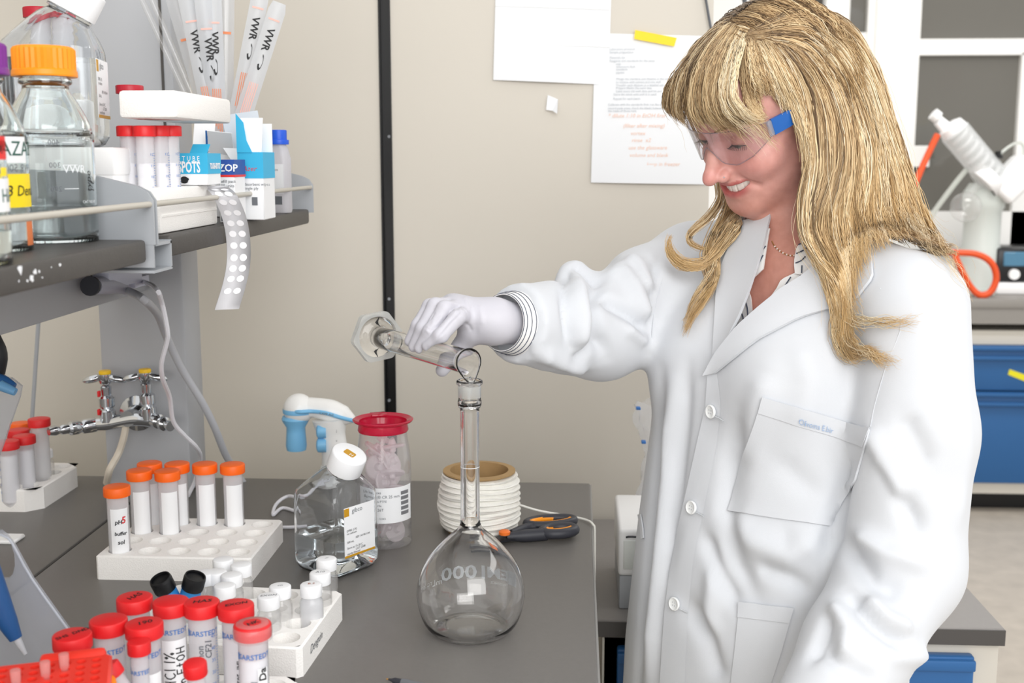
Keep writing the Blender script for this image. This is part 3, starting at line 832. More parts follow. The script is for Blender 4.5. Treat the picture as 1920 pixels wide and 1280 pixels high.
# rack with the orange capped tubes
r1 = atZ(181, 1086, BENCH_Z); PIT = .0405
rackA = rack('large white foam rack holding the orange capped tubes', 5, 4, PIT, .0155, .033, (r1.x, r1.y, BENCH_Z))
azv = 0.0
og = 'orange capped tubes in the foam rack'
spots = [(0, 0, 'orange capped tube nearest, label with red mark, front left of its rack', True), (0, 2, 'orange capped tube with black pen marks, left of the middle pair', False),
         (1, 2, 'orange capped tube with a wide blank label, right of the middle pair', False), (0, 3, 'orange capped tube half filled, leftmost in the back row of the foam rack', False),
         (1, 3, 'orange capped tube second from the left in the back row of the rack', False), (2, 3, 'orange capped tube second from the right in the back row of the rack', False),
         (3, 3, 'orange capped tube with a blank label, rightmost in the back row', False)]
for ix, iy, lb, wr_ in spots:
    p = well(rackA, 5, PIT, ix, iy, depth_z=.010); a = cam_az(p)
    centrifuge_tube(50, lb, tuple(p), a, M_orangecap, (-.75, .95, .006, .084), '', [('pH', .008, .0, .066, False, M_blackink), ('5', .013, .45, .068, False, M_redink), ('buffer', .007, .15, .050, False, M_blackink), ('sol', .008, .15, .038, False, M_blackink)] if wr_ else (), None, 50, og, None, False)

# rack with vials, behind the red tubes
rb = atZ(566, 1272, BENCH_Z); ang = -.07
WB = 5 * PIT + .008
RB0 = Vector((rb.x, rb.y, BENCH_Z)) - Vector((math.cos(ang), math.sin(ang), 0)) * WB
rackB = rack('white foam rack with handwriting on its side, holding small vials', 5, 4, PIT, .0155, .035, tuple(RB0), ang, ch=.006)
M_vial = film('vial_glass', '#ffffff', .10, .03, 1.55)
def vial(label, loc, frosted=False, cap_mark=None, group='white capped vials in the front foam rack'):
    t = thing('glass_vial', label, 'vial', loc, cam_az(Vector(loc)), group)
    k = 'vialf' if frosted else 'vial'
    if k not in TUBES:
        TUBES[k] = mesh('vial_body', lathe([(0, 0), (.0125, 0), (.0135, .0012), (.0135, .037), (.0125, .041), (.0105, .044), (.0105, .052), (.0095, .052), (.0095, .044), (.0125, .037), (.0125, .002), (0, .0018)], 28), M_pp if frosted else M_vial, 40)
        TUBES[k + 'c'] = mesh('screw_cap', knurled(.0125, .046, .060, 40, .0003, .0015), M_whitecap, 40)
    part('vial_body', TUBES[k], None, t); cp = part('screw_cap', TUBES[k + 'c'], None, t)
    if cap_mark: part('lettering', xf(text(cap_mark, .0065, .2), (0, 0, .0603), (0, 0, PI / 2)), M_greyink if not frosted else mat('rust_ink', '#a65a3a', .6), cp, None)
    return t
vz = BENCH_Z + .014
for px, py, lb, fr, mk in ((612, 1046, 'white capped vial with blue marks on its cap, back right corner of the rack', False, '//'), (600, 1072, 'white capped vial standing just before the back right corner vial', False, 'A10'),
        (583, 1094, 'frosted vial with rust marks, right side of the vial rack', True, 'B.2'), (525, 1097, 'white capped vial with orange writing on its cap, middle of the rack', False, 'co'), (503, 1116, 'white capped vial with writing, nearest the taped red tube', False, 'EXON'),
        (418, 1047, 'plain white capped vial furthest back near the orange capped rack', False, None), (452, 1057, 'white capped vial with a tipped neck near the back of the rack', False, None),
        (384, 1072, 'white capped vial leftmost of the cluster behind the black caps', False, None), (405, 1070, 'white capped vial tucked behind the leftmost vial', False, None), (434, 1076, 'white capped vial in the middle of the left cluster', False, None), (421, 1096, 'white capped vial closest to the red caps in the left cluster', False, None)):
    p = atZ(px, py, vz + .060)
    vial(lb, (p.x, p.y, vz), fr, mk)
# handwriting on the side of rack B
side = part('lettering', text('Dengxin', .014, .3), M_greyink, rackB, None)
side.matrix_basis = Matrix.Translation((WB + .0004, .055, .018)) @ Euler((PI / 2, 0, PI / 2)).to_matrix().to_4x4()
# little tubes with black caps and blue tape
M_btape = mat('blue_tape', '#2f86c9', .5)
for px, py, lb, rot in ((304, 1092, 'tilted black capped tube with blue tape behind the red caps', (.25, -.35, .3)), (364, 1088, 'black capped tube wrapped in bright blue tape beside the vials', (.2, .30, .2))):
    p = atZ(px, py, .992)
    p = p - Euler(rot).to_matrix() @ Vector((0, 0, .052))
    t = thing('taped_tube', lb, 'tube', tuple(p), 0, 'black capped tubes', rot)
    part('tube_body', lathe([(0, 0), (.010, .002), (.011, .01), (.011, .046), (0, .046)], 20), M_pp, t)
    part('tape_wrap', lathe([(.0114, .018), (.0114, .044)], 20), M_btape, t)
    part('screw_cap', merge(knurled(.0125, .042, .056, 26, .0005, .001), lathe([(.0125, .056), (.0118, .0585), (.0105, .0585), (.0105, .0565)], 26)), mat('black_cap', '#101114', .4), t)

# rack with the red capped tubes, nearest the viewer
rc = atZ(563, 1267, BENCH_Z + .035)
RCW = 7 * .040 + .008; RCD = 3 * .040 + .008
rackC = rack('white foam rack in the near corner holding the red capped tubes', 7, 3, .040, .0155, .035, (rc.x - RCW, rc.y - RCD, BENCH_Z), 0, ch=.012)
tz = BENCH_Z + .012
def tube_at(px, py, kind): 
    top = tz + (.1125 if kind == 50 else .1175); p = atZ(px, py, top); return (p.x, p.y, tz)
R50 = [(252, 1118, 'red capped tube marked HAS, leftmost of the back row of four', ('HAS', .010, 2.4), 'l', [], None),
       (320, 1125, 'red capped tube labelled HCl 1% in EtOH', None, 'l', [('~HCl 1%', .0105, -.28, .046, True, M_blackink), ('~in EtOH', .0090, .50, .048, True, M_blackink)], (-.80, 1.05, .004, .076)),
       (378, 1127, 'red capped tube marked HAS on its cap, third of the back row of four', ('HAS', .010, 1.6), 'r', [('Hanon', .009, -.2, .06, True, M_greyink), ('CF21', .009, .35, .068, True, M_greyink)], None),
       (442, 1132, 'red capped tube marked EXON on its cap, rightmost of the back row', ('EXON', .008, 1.8), '', [('H505  IMI', .007, .1, .045, True, M_blackink)], None),
       (203, 1160, 'red capped tube with a scuffed pale cap, left of the second row', None, 'l', [], None),
       (270, 1167, 'red capped tube with a scribble on its cap, right of the second row', ('190', .010, 1.9), 'l', [], (-.2, 1.1, .004, .066)),
       (135, 1188, 'red capped tube with crowded writing on its cap, far left of the rack', ('SHS  DND', .0075, 2.1), 'l', [], None),
       (473, 1168, 'red capped tube wrapped in clear film, nearest the vials', ('NK', .009, 2.2), '', [('CEb Da', .011, .6, .055, True, M_blackink), ('to NaI', .008, .0, .05, True, M_greyink)], (.25, 1.0, .004, .072))]
for k, (px, py, lb, ct_, mk, wrt, bl) in enumerate(R50):
    loc = tube_at(px, py, 50)
    centrifuge_tube(50, lb, loc, cam_az(Vector(loc)), M_redcap, bl, mk, wrt, ct_, 50, 'large red capped tubes', None, True, .08 if k in (3, 7) else None, tape=(k == 7))
for px, py, lb, m_, til in ((260, 1201, 'small red capped tube in front of the second row', M_redcap, None), (377, 1226, 'small red capped tube leaning right in front of the HCl tube', M_redcap, (.05, .12)),
        (293, 1258, 'small red capped tube with a round dimple at the very bottom', M_redcap, (.5, -.1)), (218, 1232, 'small tube with an orange cap among the red ones', mat('amber_cap', '#f98a12', .42), (.1, .3))):
    q15 = atZ(px, py, BENCH_Z + .118); loc = (q15.x, q15.y, BENCH_Z + .0005)
    if til and til[0] > .3: loc = (loc[0], loc[1] + .04, loc[2] + .005)
    centrifuge_tube(15, lb, loc, cam_az(Vector(loc)), m_, None, 'r' if m_ is not M_redcap else '', (), None, 15, 'small capped tubes at the front', til, m_ is M_redcap)
# red perforated micro tube rack
M_redrack = mat('red_rack', '#ee3a2c', .4, sss=.0)
q = atZ(208, 1253, 1.035)
rr = thing('microtube_rack', 'red perforated microtube rack in the lower left corner', 'tube rack', (q.x, q.y, 1.02), .42, None, (.0, 0, .35))
NX, NY, pt = 12, 6, .0125
V, Fc = rack_mesh(NX, NY, pt, .0042, .016, .006, .012)
rrb = part('perforated_top', ([(x - NX * pt - .012, y - NY * pt + .02, z) for x, y, z in V], Fc), M_redrack, rr, 30)
part('skirt', rbox(-NX * pt - .014, -.045, -NY * pt + .018, .010, -.108, -.001, .004, 2), M_redrack, rr)
part('side_tab', xf(rbox(-.06, -.005, 0, .016, .004, .016, .004, 2), (0, .03, 0), (.3, 0, .0)), M_redrack, rr)
M_tip = film('pink_tip', '#f6c4c0', .55, .2)
for k, (x, y) in enumerate(((-.052, .0), (-.074, -.010), (-.038, .012))):
    tag(part('microtube', lathe([(0, 0), (.0035, .0), (.0042, .012), (.0042, .016), (0, .017)], 14), M_tip, None, loc=tuple(rr.matrix_basis @ Vector((x, y, .012)))),
        ['pale pink microtube cap in the middle of the red rack', 'pale pink microtube cap leftmost on the red rack', 'pale pink microtube cap rightmost on the red rack'][k], 'microtube', 'microtubes on the red rack')

# ---- square media bottles
def squircle(w, d, n=40, e=.28):
    o = []
    for k in range(n):
        a = 2 * PI * k / n; c, s = math.cos(a), math.sin(a)
        o.append((w / 2 * math.copysign(abs(c) ** e, c), d / 2 * math.copysign(abs(s) ** e, s)))
    return o
def media_bottle(label, loc, rotz, s=1.0, fill=.05, gold=True, H=.105, group=None):
    """square clear bottle whose neck leans over towards local +x, white ribbed cap"""
    t = thing('media_bottle', label, 'bottle', loc, rotz, group)
    t.scale = (s, s, s)
    W = .088
    tilt = .50
    Mn = Matrix.Translation((.016, 0, H + .034)) @ Matrix.Rotation(tilt, 4, 'Y')
    def rings(off, nr):
        out = []
        for z, k in ((.0, .80), (.003, .90), (.010, .985), (.018, 1.0), (H * .5, 1.0), (H - .012, 1.0), (H, .985), (H + .006, .95)):
            w = (W - 2 * off) * k; out.append([Vector((x, y, max(z, off))) for x, y in squircle(w, w)])
        last = out[-1]
        circ = [Mn @ Vector((nr * math.cos(2 * PI * k / 40), nr * math.sin(2 * PI * k / 40), 0)) for k in range(40)]
        for f, lift in ((.25, .10), (.5, .16), (.75, .16), (.93, .06)):
            out.append([a.lerp(b, f) + Vector((0, 0, .02 * lift)) for a, b in zip(last, circ)])
        out.append(circ)
        out.append([Mn @ Vector((nr * math.cos(2 * PI * k / 40), nr * math.sin(2 * PI * k / 40), .022)) for k in range(40)])
        return out
    ro, ri = rings(0, .0195), rings(.0014, .0178)
    part('bottle_body', loft(ro + ri[::-1], True, True), M_petg, t, 50)
    lv = []
    for z, k in ((.002, .80), (.004, .90), (.011, .985), (.019, 1.0), (fill, 1.0)):
        w = (W - .0026) * k; lv.append([Vector((x, y, z)) for x, y in squircle(w, w)])
    part('water', loft(lv), M_water, t, 50)
    cap = part('screw_cap', xm(knurled(.0245, .004, .030, 60, .0005, .0018), Mn), M_whitecap, t, 40)
    if gold:
        part('gold_mark', xm(xf(prism(rrect(.016, .011, .0025), 0, .0004), (0, 0, .0301), (0, 0, .3)), Mn), M_ofoil, cap, None)
        part('lettering', xm(xf(text('H', .008), (0.004, -.001, .0308), (0, 0, .3)), Mn), M_label, cap, None)
    part('neck_ring', xm(lathe([(.0195, .0), (.0225, .001), (.0225, .003), (.0195, .004)], 36), Mn), M_petg, t)
    # label on the face towards local +x
    lx = W / 2 + .0004
    lab = part('paper_label', box(lx - .0004, lx, -.026, .030, .028, H - .008), M_label, t, None)
    def lt(s_, size, y, z, m):
        g = text(s_, size, 0, 'LEFT'); part('lettering', ([(lx + .0004, y + x_, z + y_) for x_, y_, _ in g[0]], g[1]), m, lab, None)
    part('gold_mark', box(lx, lx + .0003, -.026, -.017, H - .020, H - .009), M_ofoil, lab, None)
    part('gold_mark', box(lx, lx + .0003, -.026, .030, .028, .031), M_ofoil, lab, None)
    lt('gibco', .009, -.012, H - .014, M_greyink)
    for k, (s_, z) in enumerate((('DPBS (1X)', .070), ('no calcium', .066), ('REF 14190-144', .058), ('500 mL', .054), ('Store at 15-30 C', .046), ('LOT 2508', .042), ('sterile filtered', .038))):
        lt(s_, .0042, -.022 + (.016 if 'LOT' in s_ or 'REF' in s_ else 0), z - .005, M_blackink)
    return t
M_petg = glass('petg_clear', '#fbfcfd', 0.0, 1.40)
p = atZ(632, 1062, BENCH_Z)
media_bottle('square clear media bottle with a white cap, standing on the bench', (p.x, p.y, BENCH_Z), -.62, 1.0, .052, True)

# ---- pipette controller
M_cyan = mat('cyan_plastic', '#7fc0ea', .4)
M_ivory = mat('controller_white', '#f4f4f2', .35)
p = atZ(640, 905, BENCH_Z); PY = p.y - .0
def c_(px, py, dy=0.0): return atY(px, py, PY + dy)
pcx = thing('pipette_controller', 'white and pale blue pipette controller standing upright behind the media bottle', 'pipette controller', (0, 0, 0))
part('handle', tube([c_(618, 785), c_(622, 815), c_(628, 850), c_(628, 885), c_(630, 908)], [.030, .0235, .0225, .023, .028], 24, 5, flat=1.0), M_ivory, pcx)
part('head', merge(tube([c_(572, 765), c_(590, 764), c_(620, 770), c_(645, 780), c_(664, 786)], [.019, .0175, .020, .018, .006], 20, 5, flat=.95), sphere(.0265, 24, 14, tuple(c_(560, 766)))), M_ivory, pcx, 180)
part('cyan_band', merge(tube([c_(536, 769, -.002), c_(560, 772, -.027), c_(584, 771, -.018), c_(610, 774, -.0215), c_(640, 783, -.018), c_(665, 789, -.003)], .0035, 8, 5), xf(lathe([(.0268, -.004), (.0275, 0), (.0268, .004)], 28), tuple(c_(560, 769)))), M_cyan, pcx, 180)
nb = c_(560, 788)
part('nose_cone', xf(lathe([(0, 0), (.0165, 0), (.018, .008), (.0165, .030), (.016, .040), (.022, .050), (.024, .055), (.022, .060), (0, .060)], 24), (c_(556, 843).x, PY, c_(556, 843).z)), M_cyan, pcx)
for py in (808, 834):
    a, b = c_(612, py, -.018), c_(590, py, -.02)
    part('trigger_button', aim(lathe([(0, 0), (.012, 0), (.013, .010), (.0125, .014), (.008, .0165), (.0, .015)], 18), a, b), M_cyan, pcx)
for py, s in ((808, '|'), (826, 'v')):
    q = c_(631, py, -.0245)
    part('lettering', ([(q.x + x, q.y, q.z + y) for x, y, _ in text(s, .006)[0]], text(s, .006)[1]), M_greyink, pcx, None)
q = c_(612, 776, -.0255); g = text('CAPP Aid', .006)
part('lettering', ([(q.x + x, q.y, q.z + y - x * .12) for x, y, _ in g[0]], g[1]), M_greyink, pcx, None)
part('foot', lathe([(0, 0), (.040, 0), (.040, .004), (.030, .012), (.024, .030), (0, .03)], 28), M_ivory, pcx, loc=(c_(628, 900).x, PY, BENCH_Z))
fq = atZ(548, 930, BENCH_Z + .004)
tag(part('charger_cable', tube([c_(600, 900, -.03), atZ(572, 932, BENCH_Z + .02), atZ(540, 930, BENCH_Z + .012), atZ(518, 945, BENCH_Z + .006), atZ(512, 965, BENCH_Z + .003), atZ(530, 952, BENCH_Z + .003), atZ(560, 960, BENCH_Z + .003)], .0028, 8, 8), M_cable_w, None),
    'thin white charger cable looping behind the media bottle', 'cable')
tag(part('charger_cable', tube([atZ(520, 988, BENCH_Z + .003), atZ(545, 988, BENCH_Z + .003), atZ(575, 986, BENCH_Z + .003)], .0026, 8, 4), M_cable_w, None),
    'short length of white cable lying beside the orange tube rack', 'cable')

# ---- tall clear jar with the red lid, full of wrapped cups
p = atZ(722, 1015, BENCH_Z)
jar = thing('plastic_jar', 'tall clear plastic jar with a red flanged lid', 'jar', (p.x, p.y, BENCH_Z))
JH = .178; jr = .0405
part('jar_body', lathe(dens([(0, .002), (.034, .002), (.0385, .001), (.0395, .006), (.0385, .012), (.0395, .03), (.0400, .060), (.0395, .120), (.037, .145), (.0345, .160), (.0345, .172)], 2)[:-1] + [(.0345, .172), (.0335, .172), (.0335, .160), (.036, .145), (.0385, .12), (.039, .06), (.0382, .014), (0, .006)], 40), film('jar_plastic', '#f2f3f8', .10, .08, 1.5), jar)
M_lid = film('jar_lid_red', '#e5345c', .86, .12, 1.45, '#ff6080')
part('lid', lathe([(0, .168), (.028, .168), (.0325, .170), (.035, .1785), (.0425, .1815), (.044, .184), (.042, .1852), (.0345, .182), (.0368, .169), (.0358, .167), (.0345, .170)], 44), M_lid, jar)
part('lid_tab', rbox(.030, .051, -.012, .012, .1805, .1845, .0018, 2), M_lid, jar, rot=(0, 0, 1.9))
a0 = cam_az(p)
lab = part('paper_label', patch(.0404, a0 - 1.0, a0 + 1.2, .040, .092, 16), M_label, jar, 60)
for s, size, da, z in (('Life Sciences', .0055, -.45, .0855), ('Acrodisc\u00ae CR 25 mm', .0060, -.1, .079), ('with 1 \u00b5m PTFE', .0048, -.3, .0725), ('PALL  Sterile', .0046, -.4, .0665), ('PN   4226T', .0055, -.35, .060), ('Qty 50', .0046, -.6, .0535), ('LOT 12345', .0042, -.2, .047)):
    part('lettering', wrap(text(s, size), .0408, a0 + da, z), M_greyink, lab, None)
part('barcode', merge(*[patch(.0408, a0 + .62, a0 + 1.0, .050 + .0075 * k, .0552 + .0075 * k, 4) for k in range(5)]), mat('barcode_ink', '#77787c', .6), lab, None)
rng = random.Random(5)
M_cup = film('cup_plastic', '#fbf3f6', .62, .3, 1.45)
M_ring = mat('cup_ring', '#eebcc4', .5)
for k in range(28):
    z = .018 + .0049 * k; a = k * 2.4 + rng.uniform(-.3, .3); rr_ = rng.uniform(.010, .0165)
    cup = part('filter_disc', lathe([(0, -.008), (.004, -.008), (.0045, -.003), (.017, -.002), (.0185, 0), (.017, .002), (.006, .003), (.004, .010), (0, .010)], 20), M_cup, jar,
               loc=(rr_ * math.cos(a), rr_ * math.sin(a), z), rot=(rng.uniform(-1.2, 1.2), rng.uniform(-1.2, 1.2), a))
    if k % 3 == 1: part('printed_ring', lathe([(.0150, .0026), (.0165, .0026)], 24), M_ring, cup)

# ---- string spool, cord and scissors
p = atZ(899, 992, BENCH_Z)
spool = thing('string_spool', 'large spool of white string on a brown cardboard core', 'spool', (p.x, p.y, BENCH_Z))
M_string = mat('string_white', '#efede6', .85, noise=.05, nscale=120, bump=.25, bscale=400)
M_card = mat('cardboard', '#a98a5e', .8, noise=.15, nscale=50)
part('cardboard_core', lathe([(.044, 0), (.048, 0), (.048, .088), (.0545, .091), (.0545, .093), (.044, .0935), (.0435, .088), (.0435, .004), (0, .004)], 48), M_card, spool)
V, Fc = [], []
nt_, seg = 92, 72
for i in range(nt_ + 1):
    f = i / nt_; z = .004 + .084 * f
    rb_ = .0555 + .0055 * math.sin(PI * min(1, f * 1.06)) ** .6
    for k in range(seg):
        a = 2 * PI * k / seg
        w = .0016 * math.sin(f * 60 + 1.3 * math.sin(a * 2) + a) + .0009 * math.sin(f * 140 + 3 * a) + .0010 * math.sin(3 * a + f * 9)
        V.append(((rb_ + w) * math.cos(a), (rb_ + w) * math.sin(a), z + .0022 * math.sin(2 * a + f * 7)))
for i in range(nt_):
    for k in range(seg):
        j = (k + 1) % seg; Fc.append((i * seg + k, i * seg + j, (i + 1) * seg + j, (i + 1) * seg + k))
top = [nt_ * seg + k for k in range(seg)]; o = len(V)
V += [(.048 * math.cos(2 * PI * k / seg), .048 * math.sin(2 * PI * k / seg), .088) for k in range(seg)]
Fc += [(top[k], top[(k + 1) % seg], o + (k + 1) % seg, o + k) for k in range(seg)]
part('wound_string', (V, Fc), M_string, spool, 60)
be = bx1 + .005
pts = [atZ(970, 945, BENCH_Z + .03), atZ(1010, 957, BENCH_Z + .012), atZ(1060, 966, BENCH_Z + .003), atZ(1095, 973, BENCH_Z + .003)]
q = pts[-1]
pts += [Vector((bx1 + .002, q.y - .022, BENCH_Z + .002)), Vector((be, q.y - .028, BENCH_Z - .015)), Vector((be, q.y - .05, BENCH_Z - .12)), Vector((be, q.y - .1, BENCH_Z - .35))]
part('loose_end', tube([tuple(v - Vector((p.x, p.y, BENCH_Z))) for v in pts], .0017, 8, 6), M_string, spool)

sc = thing('scissors', 'scissors with black handles and orange finger loops lying on the bench', 'scissors', (0, 0, 0))
M_blk = mat('scissor_black', '#34353c', .5); M_oin = mat('scissor_orange', '#f59a16', .45); M_steel = mat('scissor_steel', '#3a3b40', .3, metal=.7)
sz = BENCH_Z + .010
def sb(px, py, z=sz): return atZ(px, py, z)
def ring_handle(pts, wide):
    return tube(pts, wide, 10, 6)
def loop_pts(pa, pb, wid, n=14, z=sz):
    a, b = sb(*pa), sb(*pb); c = (a + b) / 2; u = (b - a) / 2; v = Vector((-u.y, u.x, 0)).normalized() * wid
    return [c + u * math.cos(2 * PI * k / n) + v * math.sin(2 * PI * k / n) + Vector((0, 0, .002)) for k in range(n + 1)]
h1 = part('handle', merge(ring_handle(loop_pts((988, 984), (1076, 976), .017), .0065), tube([sb(958, 1000), sb(985, 990), sb(1005, 987)], [.006, .007, .007], 10, 5)), M_blk, sc)
part('finger_loop', ring_handle(loop_pts((995, 983), (1070, 975), .0125), .0048), M_oin, h1)
h2 = part('handle', merge(ring_handle(loop_pts((1018, 1000), (1077, 993), .016), .0075), tube([sb(950, 1006), sb(985, 1004), sb(1025, 1001)], [.006, .0095, .0095], 10, 5)), M_blk, sc)
part('finger_loop', ring_handle(loop_pts((1024, 998), (1073, 991), .0105), .0055), M_oin, h2)
part('pivot', xf(lathe([(0, 0), (.0085, 0), (.0085, .004), (.006, .006), (0, .006)], 18), tuple(sb(946, 1001, sz + .004))), mat('pivot_orange', '#f0782a', .45), sc)
for a, b in (((975, 1001), (880, 1012)), ((975, 1003), (884, 1020))):
    A, B = sb(*a), sb(*b); d = (B - A); n_ = Vector((-d.y, d.x, 0)).normalized()
    poly = [A + n_ * .008, A - n_ * .008, B - n_ * .0015, B + n_ * .0015]
    V = [(v.x, v.y, sz - .004) for v in poly] + [(v.x, v.y, sz - .001) for v in poly]
    part('blade', (V, [(0, 1, 2, 3), (7, 6, 5, 4), (0, 4, 5, 1), (1, 5, 6, 2), (2, 6, 7, 3), (3, 7, 4, 0)]), M_steel, sc)

# ---- pen at the bottom edge
a, b = atZ(728, 1273, BENCH_Z + .005), atZ(830, 1296, BENCH_Z + .005)
pen = thing('felt_pen', 'grey felt pen with a black tip at the bottom edge of the bench', 'pen', (0, 0, 0))
L = (b - a).length
part('barrel', aim(lathe([(0, .017), (.0042, .017), (.0045, .022), (.0045, L), (0, L)], 16), a, b), mat('pen_grey', '#6a6c70', .4), pen)
part('tip_cone', aim(lathe([(0, 0), (.0012, .0005), (.0016, .004), (.0034, .008), (.0036, .017), (0, .017)], 14), a, b), M_blk, pen)
part('writing_point', aim(lathe([(0, -.003), (.0008, -.002), (.001, .001), (0, .001)], 8), a, b), mat('pen_point', '#b98a4a', .5), pen)

# ---- left corner: pipette stand of clear acrylic with a blue pipette
M_acr = film('acrylic_sheet', '#cfd3dc', .45, .1, 1.49)
Yp = 1.12
def panel(pts, hole, Y0, thick, lean=0.0):
    """clear sheet standing on the bench with an oval cut-out; outline given on a plane Y = Y0"""
    P2 = [(atY(x, y, Y0).x, atY(x, y, Y0).z) for x, y in pts]
    bm = bmesh.new()
    vo = [bm.verts.new((x, Y0, z)) for x, z in P2]
    eo = [bm.edges.new((vo[i], vo[(i + 1) % len(vo)])) for i in range(len(vo))]
    ei = []
    if hole:
        H2 = [(atY(x, y, Y0).x, atY(x, y, Y0).z) for x, y in hole]
        vi = [bm.verts.new((x, Y0, z)) for x, z in H2]
        ei = [bm.edges.new((vi[i], vi[(i + 1) % len(vi)])) for i in range(len(vi))]
    bmesh.ops.triangle_fill(bm, use_beauty=True, edges=eo + ei)
    r = bmesh.ops.extrude_face_region(bm, geom=bm.faces[:])
    bmesh.ops.translate(bm, verts=[v for v in r['geom'] if isinstance(v, bmesh.types.BMVert)], vec=(0, thick, 0))
    bmesh.ops.recalc_face_normals(bm, faces=bm.faces[:])
    g = frombm(bm); bm.free(); return g
st = thing('pipette_stand', 'clear acrylic pipette stand with an oval cut-out at the left edge', 'stand', (0, 0, 0))
base_y = 1330
ov = [(2 + 25 * math.cos(t_ / 14 * 2 * PI) - .25 * 32 * math.sin(t_ / 14 * 2 * PI) * -1, 1040 + 46 * math.sin(t_ / 14 * 2 * PI)) for t_ in range(14)]
part('side_panel', panel([(-70, 1004), (-8, 1000), (10, 1006), (24, 1020), (60, 1085), (128, 1180), (150, 1330), (-90, 1330)], ov, Yp, .005), M_acr, st, 30)
part('edge_highlight', tube([atY(-8, 1000, Yp), atY(10, 1006, Yp), atY(24, 1020, Yp), atY(60, 1085, Yp), atY(128, 1180, Yp)], .0012, 6, 3), film('acrylic_edge', '#e8edf6', .7, .2), st)
pp = thing('micropipette', 'blue micropipette with a white tip hanging at the left edge', 'pipette', (0, 0, 0))
PB = mat('pipette_blue', '#1f4f86', .4)
part('body', tube([atY(-30, 1045, Yp - .03), atY(-4, 1120, Yp - .03), atY(14, 1165, Yp - .03), atY(30, 1197, Yp - .03)], [.012, .0115, .010, .0065], 16, 4), PB, pp)
part('tip_cone', tube([atY(31, 1196, Yp - .03), atY(38, 1209, Yp - .03), atY(48, 1226, Yp - .03)], [.0042, .0036, .002], 12, 3), M_cable_g, pp)
# second stand further back, with rack of red tubes beside it
st2 = thing('pipette_stand', 'grey acrylic pipette stand leaning into view above the left foam rack', 'stand', (0, 0, 0))
part('side_panel', panel([(-60, 700), (20, 708), (40, 724), (36, 745), (2, 842), (-22, 905), (-60, 905)], None, 1.45, .005), M_acr, st2, 30)
part('foot', box(-1.02, -.80, 1.40, 1.50, BENCH_Z, BENCH_Z + .012), M_acr, st2, 30)
pb2 = thing('micropipette', 'blue and black micropipette on the stand at the upper left edge', 'pipette', (0, 0, 0))
part('body', tube([atY(-20, 640, 1.43), atY(-4, 665, 1.43), atY(-6, 700, 1.43)], [.016, .012, .010], 14, 4), mat('pipette_black', '#1c1d20', .4), pb2)
part('finger_hook', tube([atY(-14, 712, 1.42), atY(6, 716, 1.42), atY(26, 726, 1.42)], [.010, .009, .006], 12, 4), mat('hook_blue', '#2a5b92', .35), pb2)
part('eject_button', tube([atY(0, 722, 1.41), atY(18, 730, 1.41), atY(29, 735, 1.41)], [.007, .006, .005], 10, 3), mat('hook_lightblue', '#6a9fca', .35), pb2)

rD0 = atZ(52, 958, BENCH_Z)
rackD = rack('white foam rack at the left edge holding red and orange capped tubes', 4, 4, PIT, .0155, .036, (rD0.x - .150, rD0.y - .005, BENCH_Z), 0, ch=.022)
for px, py, kind, m_, lb in ((73, 784, 50, M_redcap, 'red capped tube standing tallest at the right of the left edge rack'), (38, 792, 50, M_orangecap, 'orange capped tube among red ones in the left edge rack'),
        (34, 805, 50, M_redcap, 'red capped tube half hidden behind the front pair in the left edge rack'), (45, 816, 50, M_redcap, 'red capped tube, right one of the front pair at the left edge'), (14, 826, 50, M_redcap, 'red capped tube, left one of the front pair at the left edge')):
    z0 = BENCH_Z + .0125 - .0105 + (.02 if py < 790 else 0)
    p = atZ(px, py, z0 + .1125)
    centrifuge_tube(50, lb, (p.x, p.y, z0), cam_az(p), m_, None, 'l' if py > 800 else '', (), None, 50, 'tubes in the left edge rack', None, False, .09 if py > 800 else None)
p = atZ(84, 842, BENCH_Z + .055 + .02)
vial('milky capped vial in the left edge foam rack', (p.x, p.y, BENCH_Z + .015), False, None, 'vial in the left edge rack')
pl = atZ(48, 1002, BENCH_Z + .004)
tag(part('white_tray', rbox(pl.x - .25, pl.x, pl.y - .035, pl.y, BENCH_Z, BENCH_Z + .006, .002, 1), M_white, None), 'flat white tray at the left edge beside the acrylic stand', 'tray')

# ---- gas taps on the post
tp = thing('gas_taps', 'chrome double laboratory gas taps with yellow topped handles on the post', 'tap', (0, 0, 0))
TY = 1.83
def tq(px, py, d=0.0): return atY(px, py, TY + d)
part('manifold', tube([tq(180, 795), tq(205, 793), tq(240, 786), tq(262, 784), tq(290, 788)], [.0105, .0115, .012, .0125, .0115], 14, 4), M_chrome, tp)
part('wall_flange', merge(aim(lathe([(0, 0), (.03, 0), (.03, .006), (.016, .012), (.013, .05), (0, .05)], 20), Vector((tq(243, 783).x, 1.87, tq(243, 783).z)), tq(243, 783))), M_chrome, tp)
part('nozzle', aim(lathe([(0, 0), (.012, 0), (.012, .020), (.009, .024), (.0115, .030), (.0115, .042), (.008, .046), (.0085, .056), (.006, .060), (.0085, .068), (.0065, .078), (0, .078)], 16), tq(178, 796), tq(90, 809, -.06)), M_chrome, tp)
part('nozzle', aim(lathe([(0, 0), (.012, 0), (.012, .016), (.008, .020), (.0115, .026), (.0115, .034), (.0075, .038), (.0085, .050), (0, .050)], 16), tq(288, 786), tq(330, 803, -.04)), M_chrome, tp)
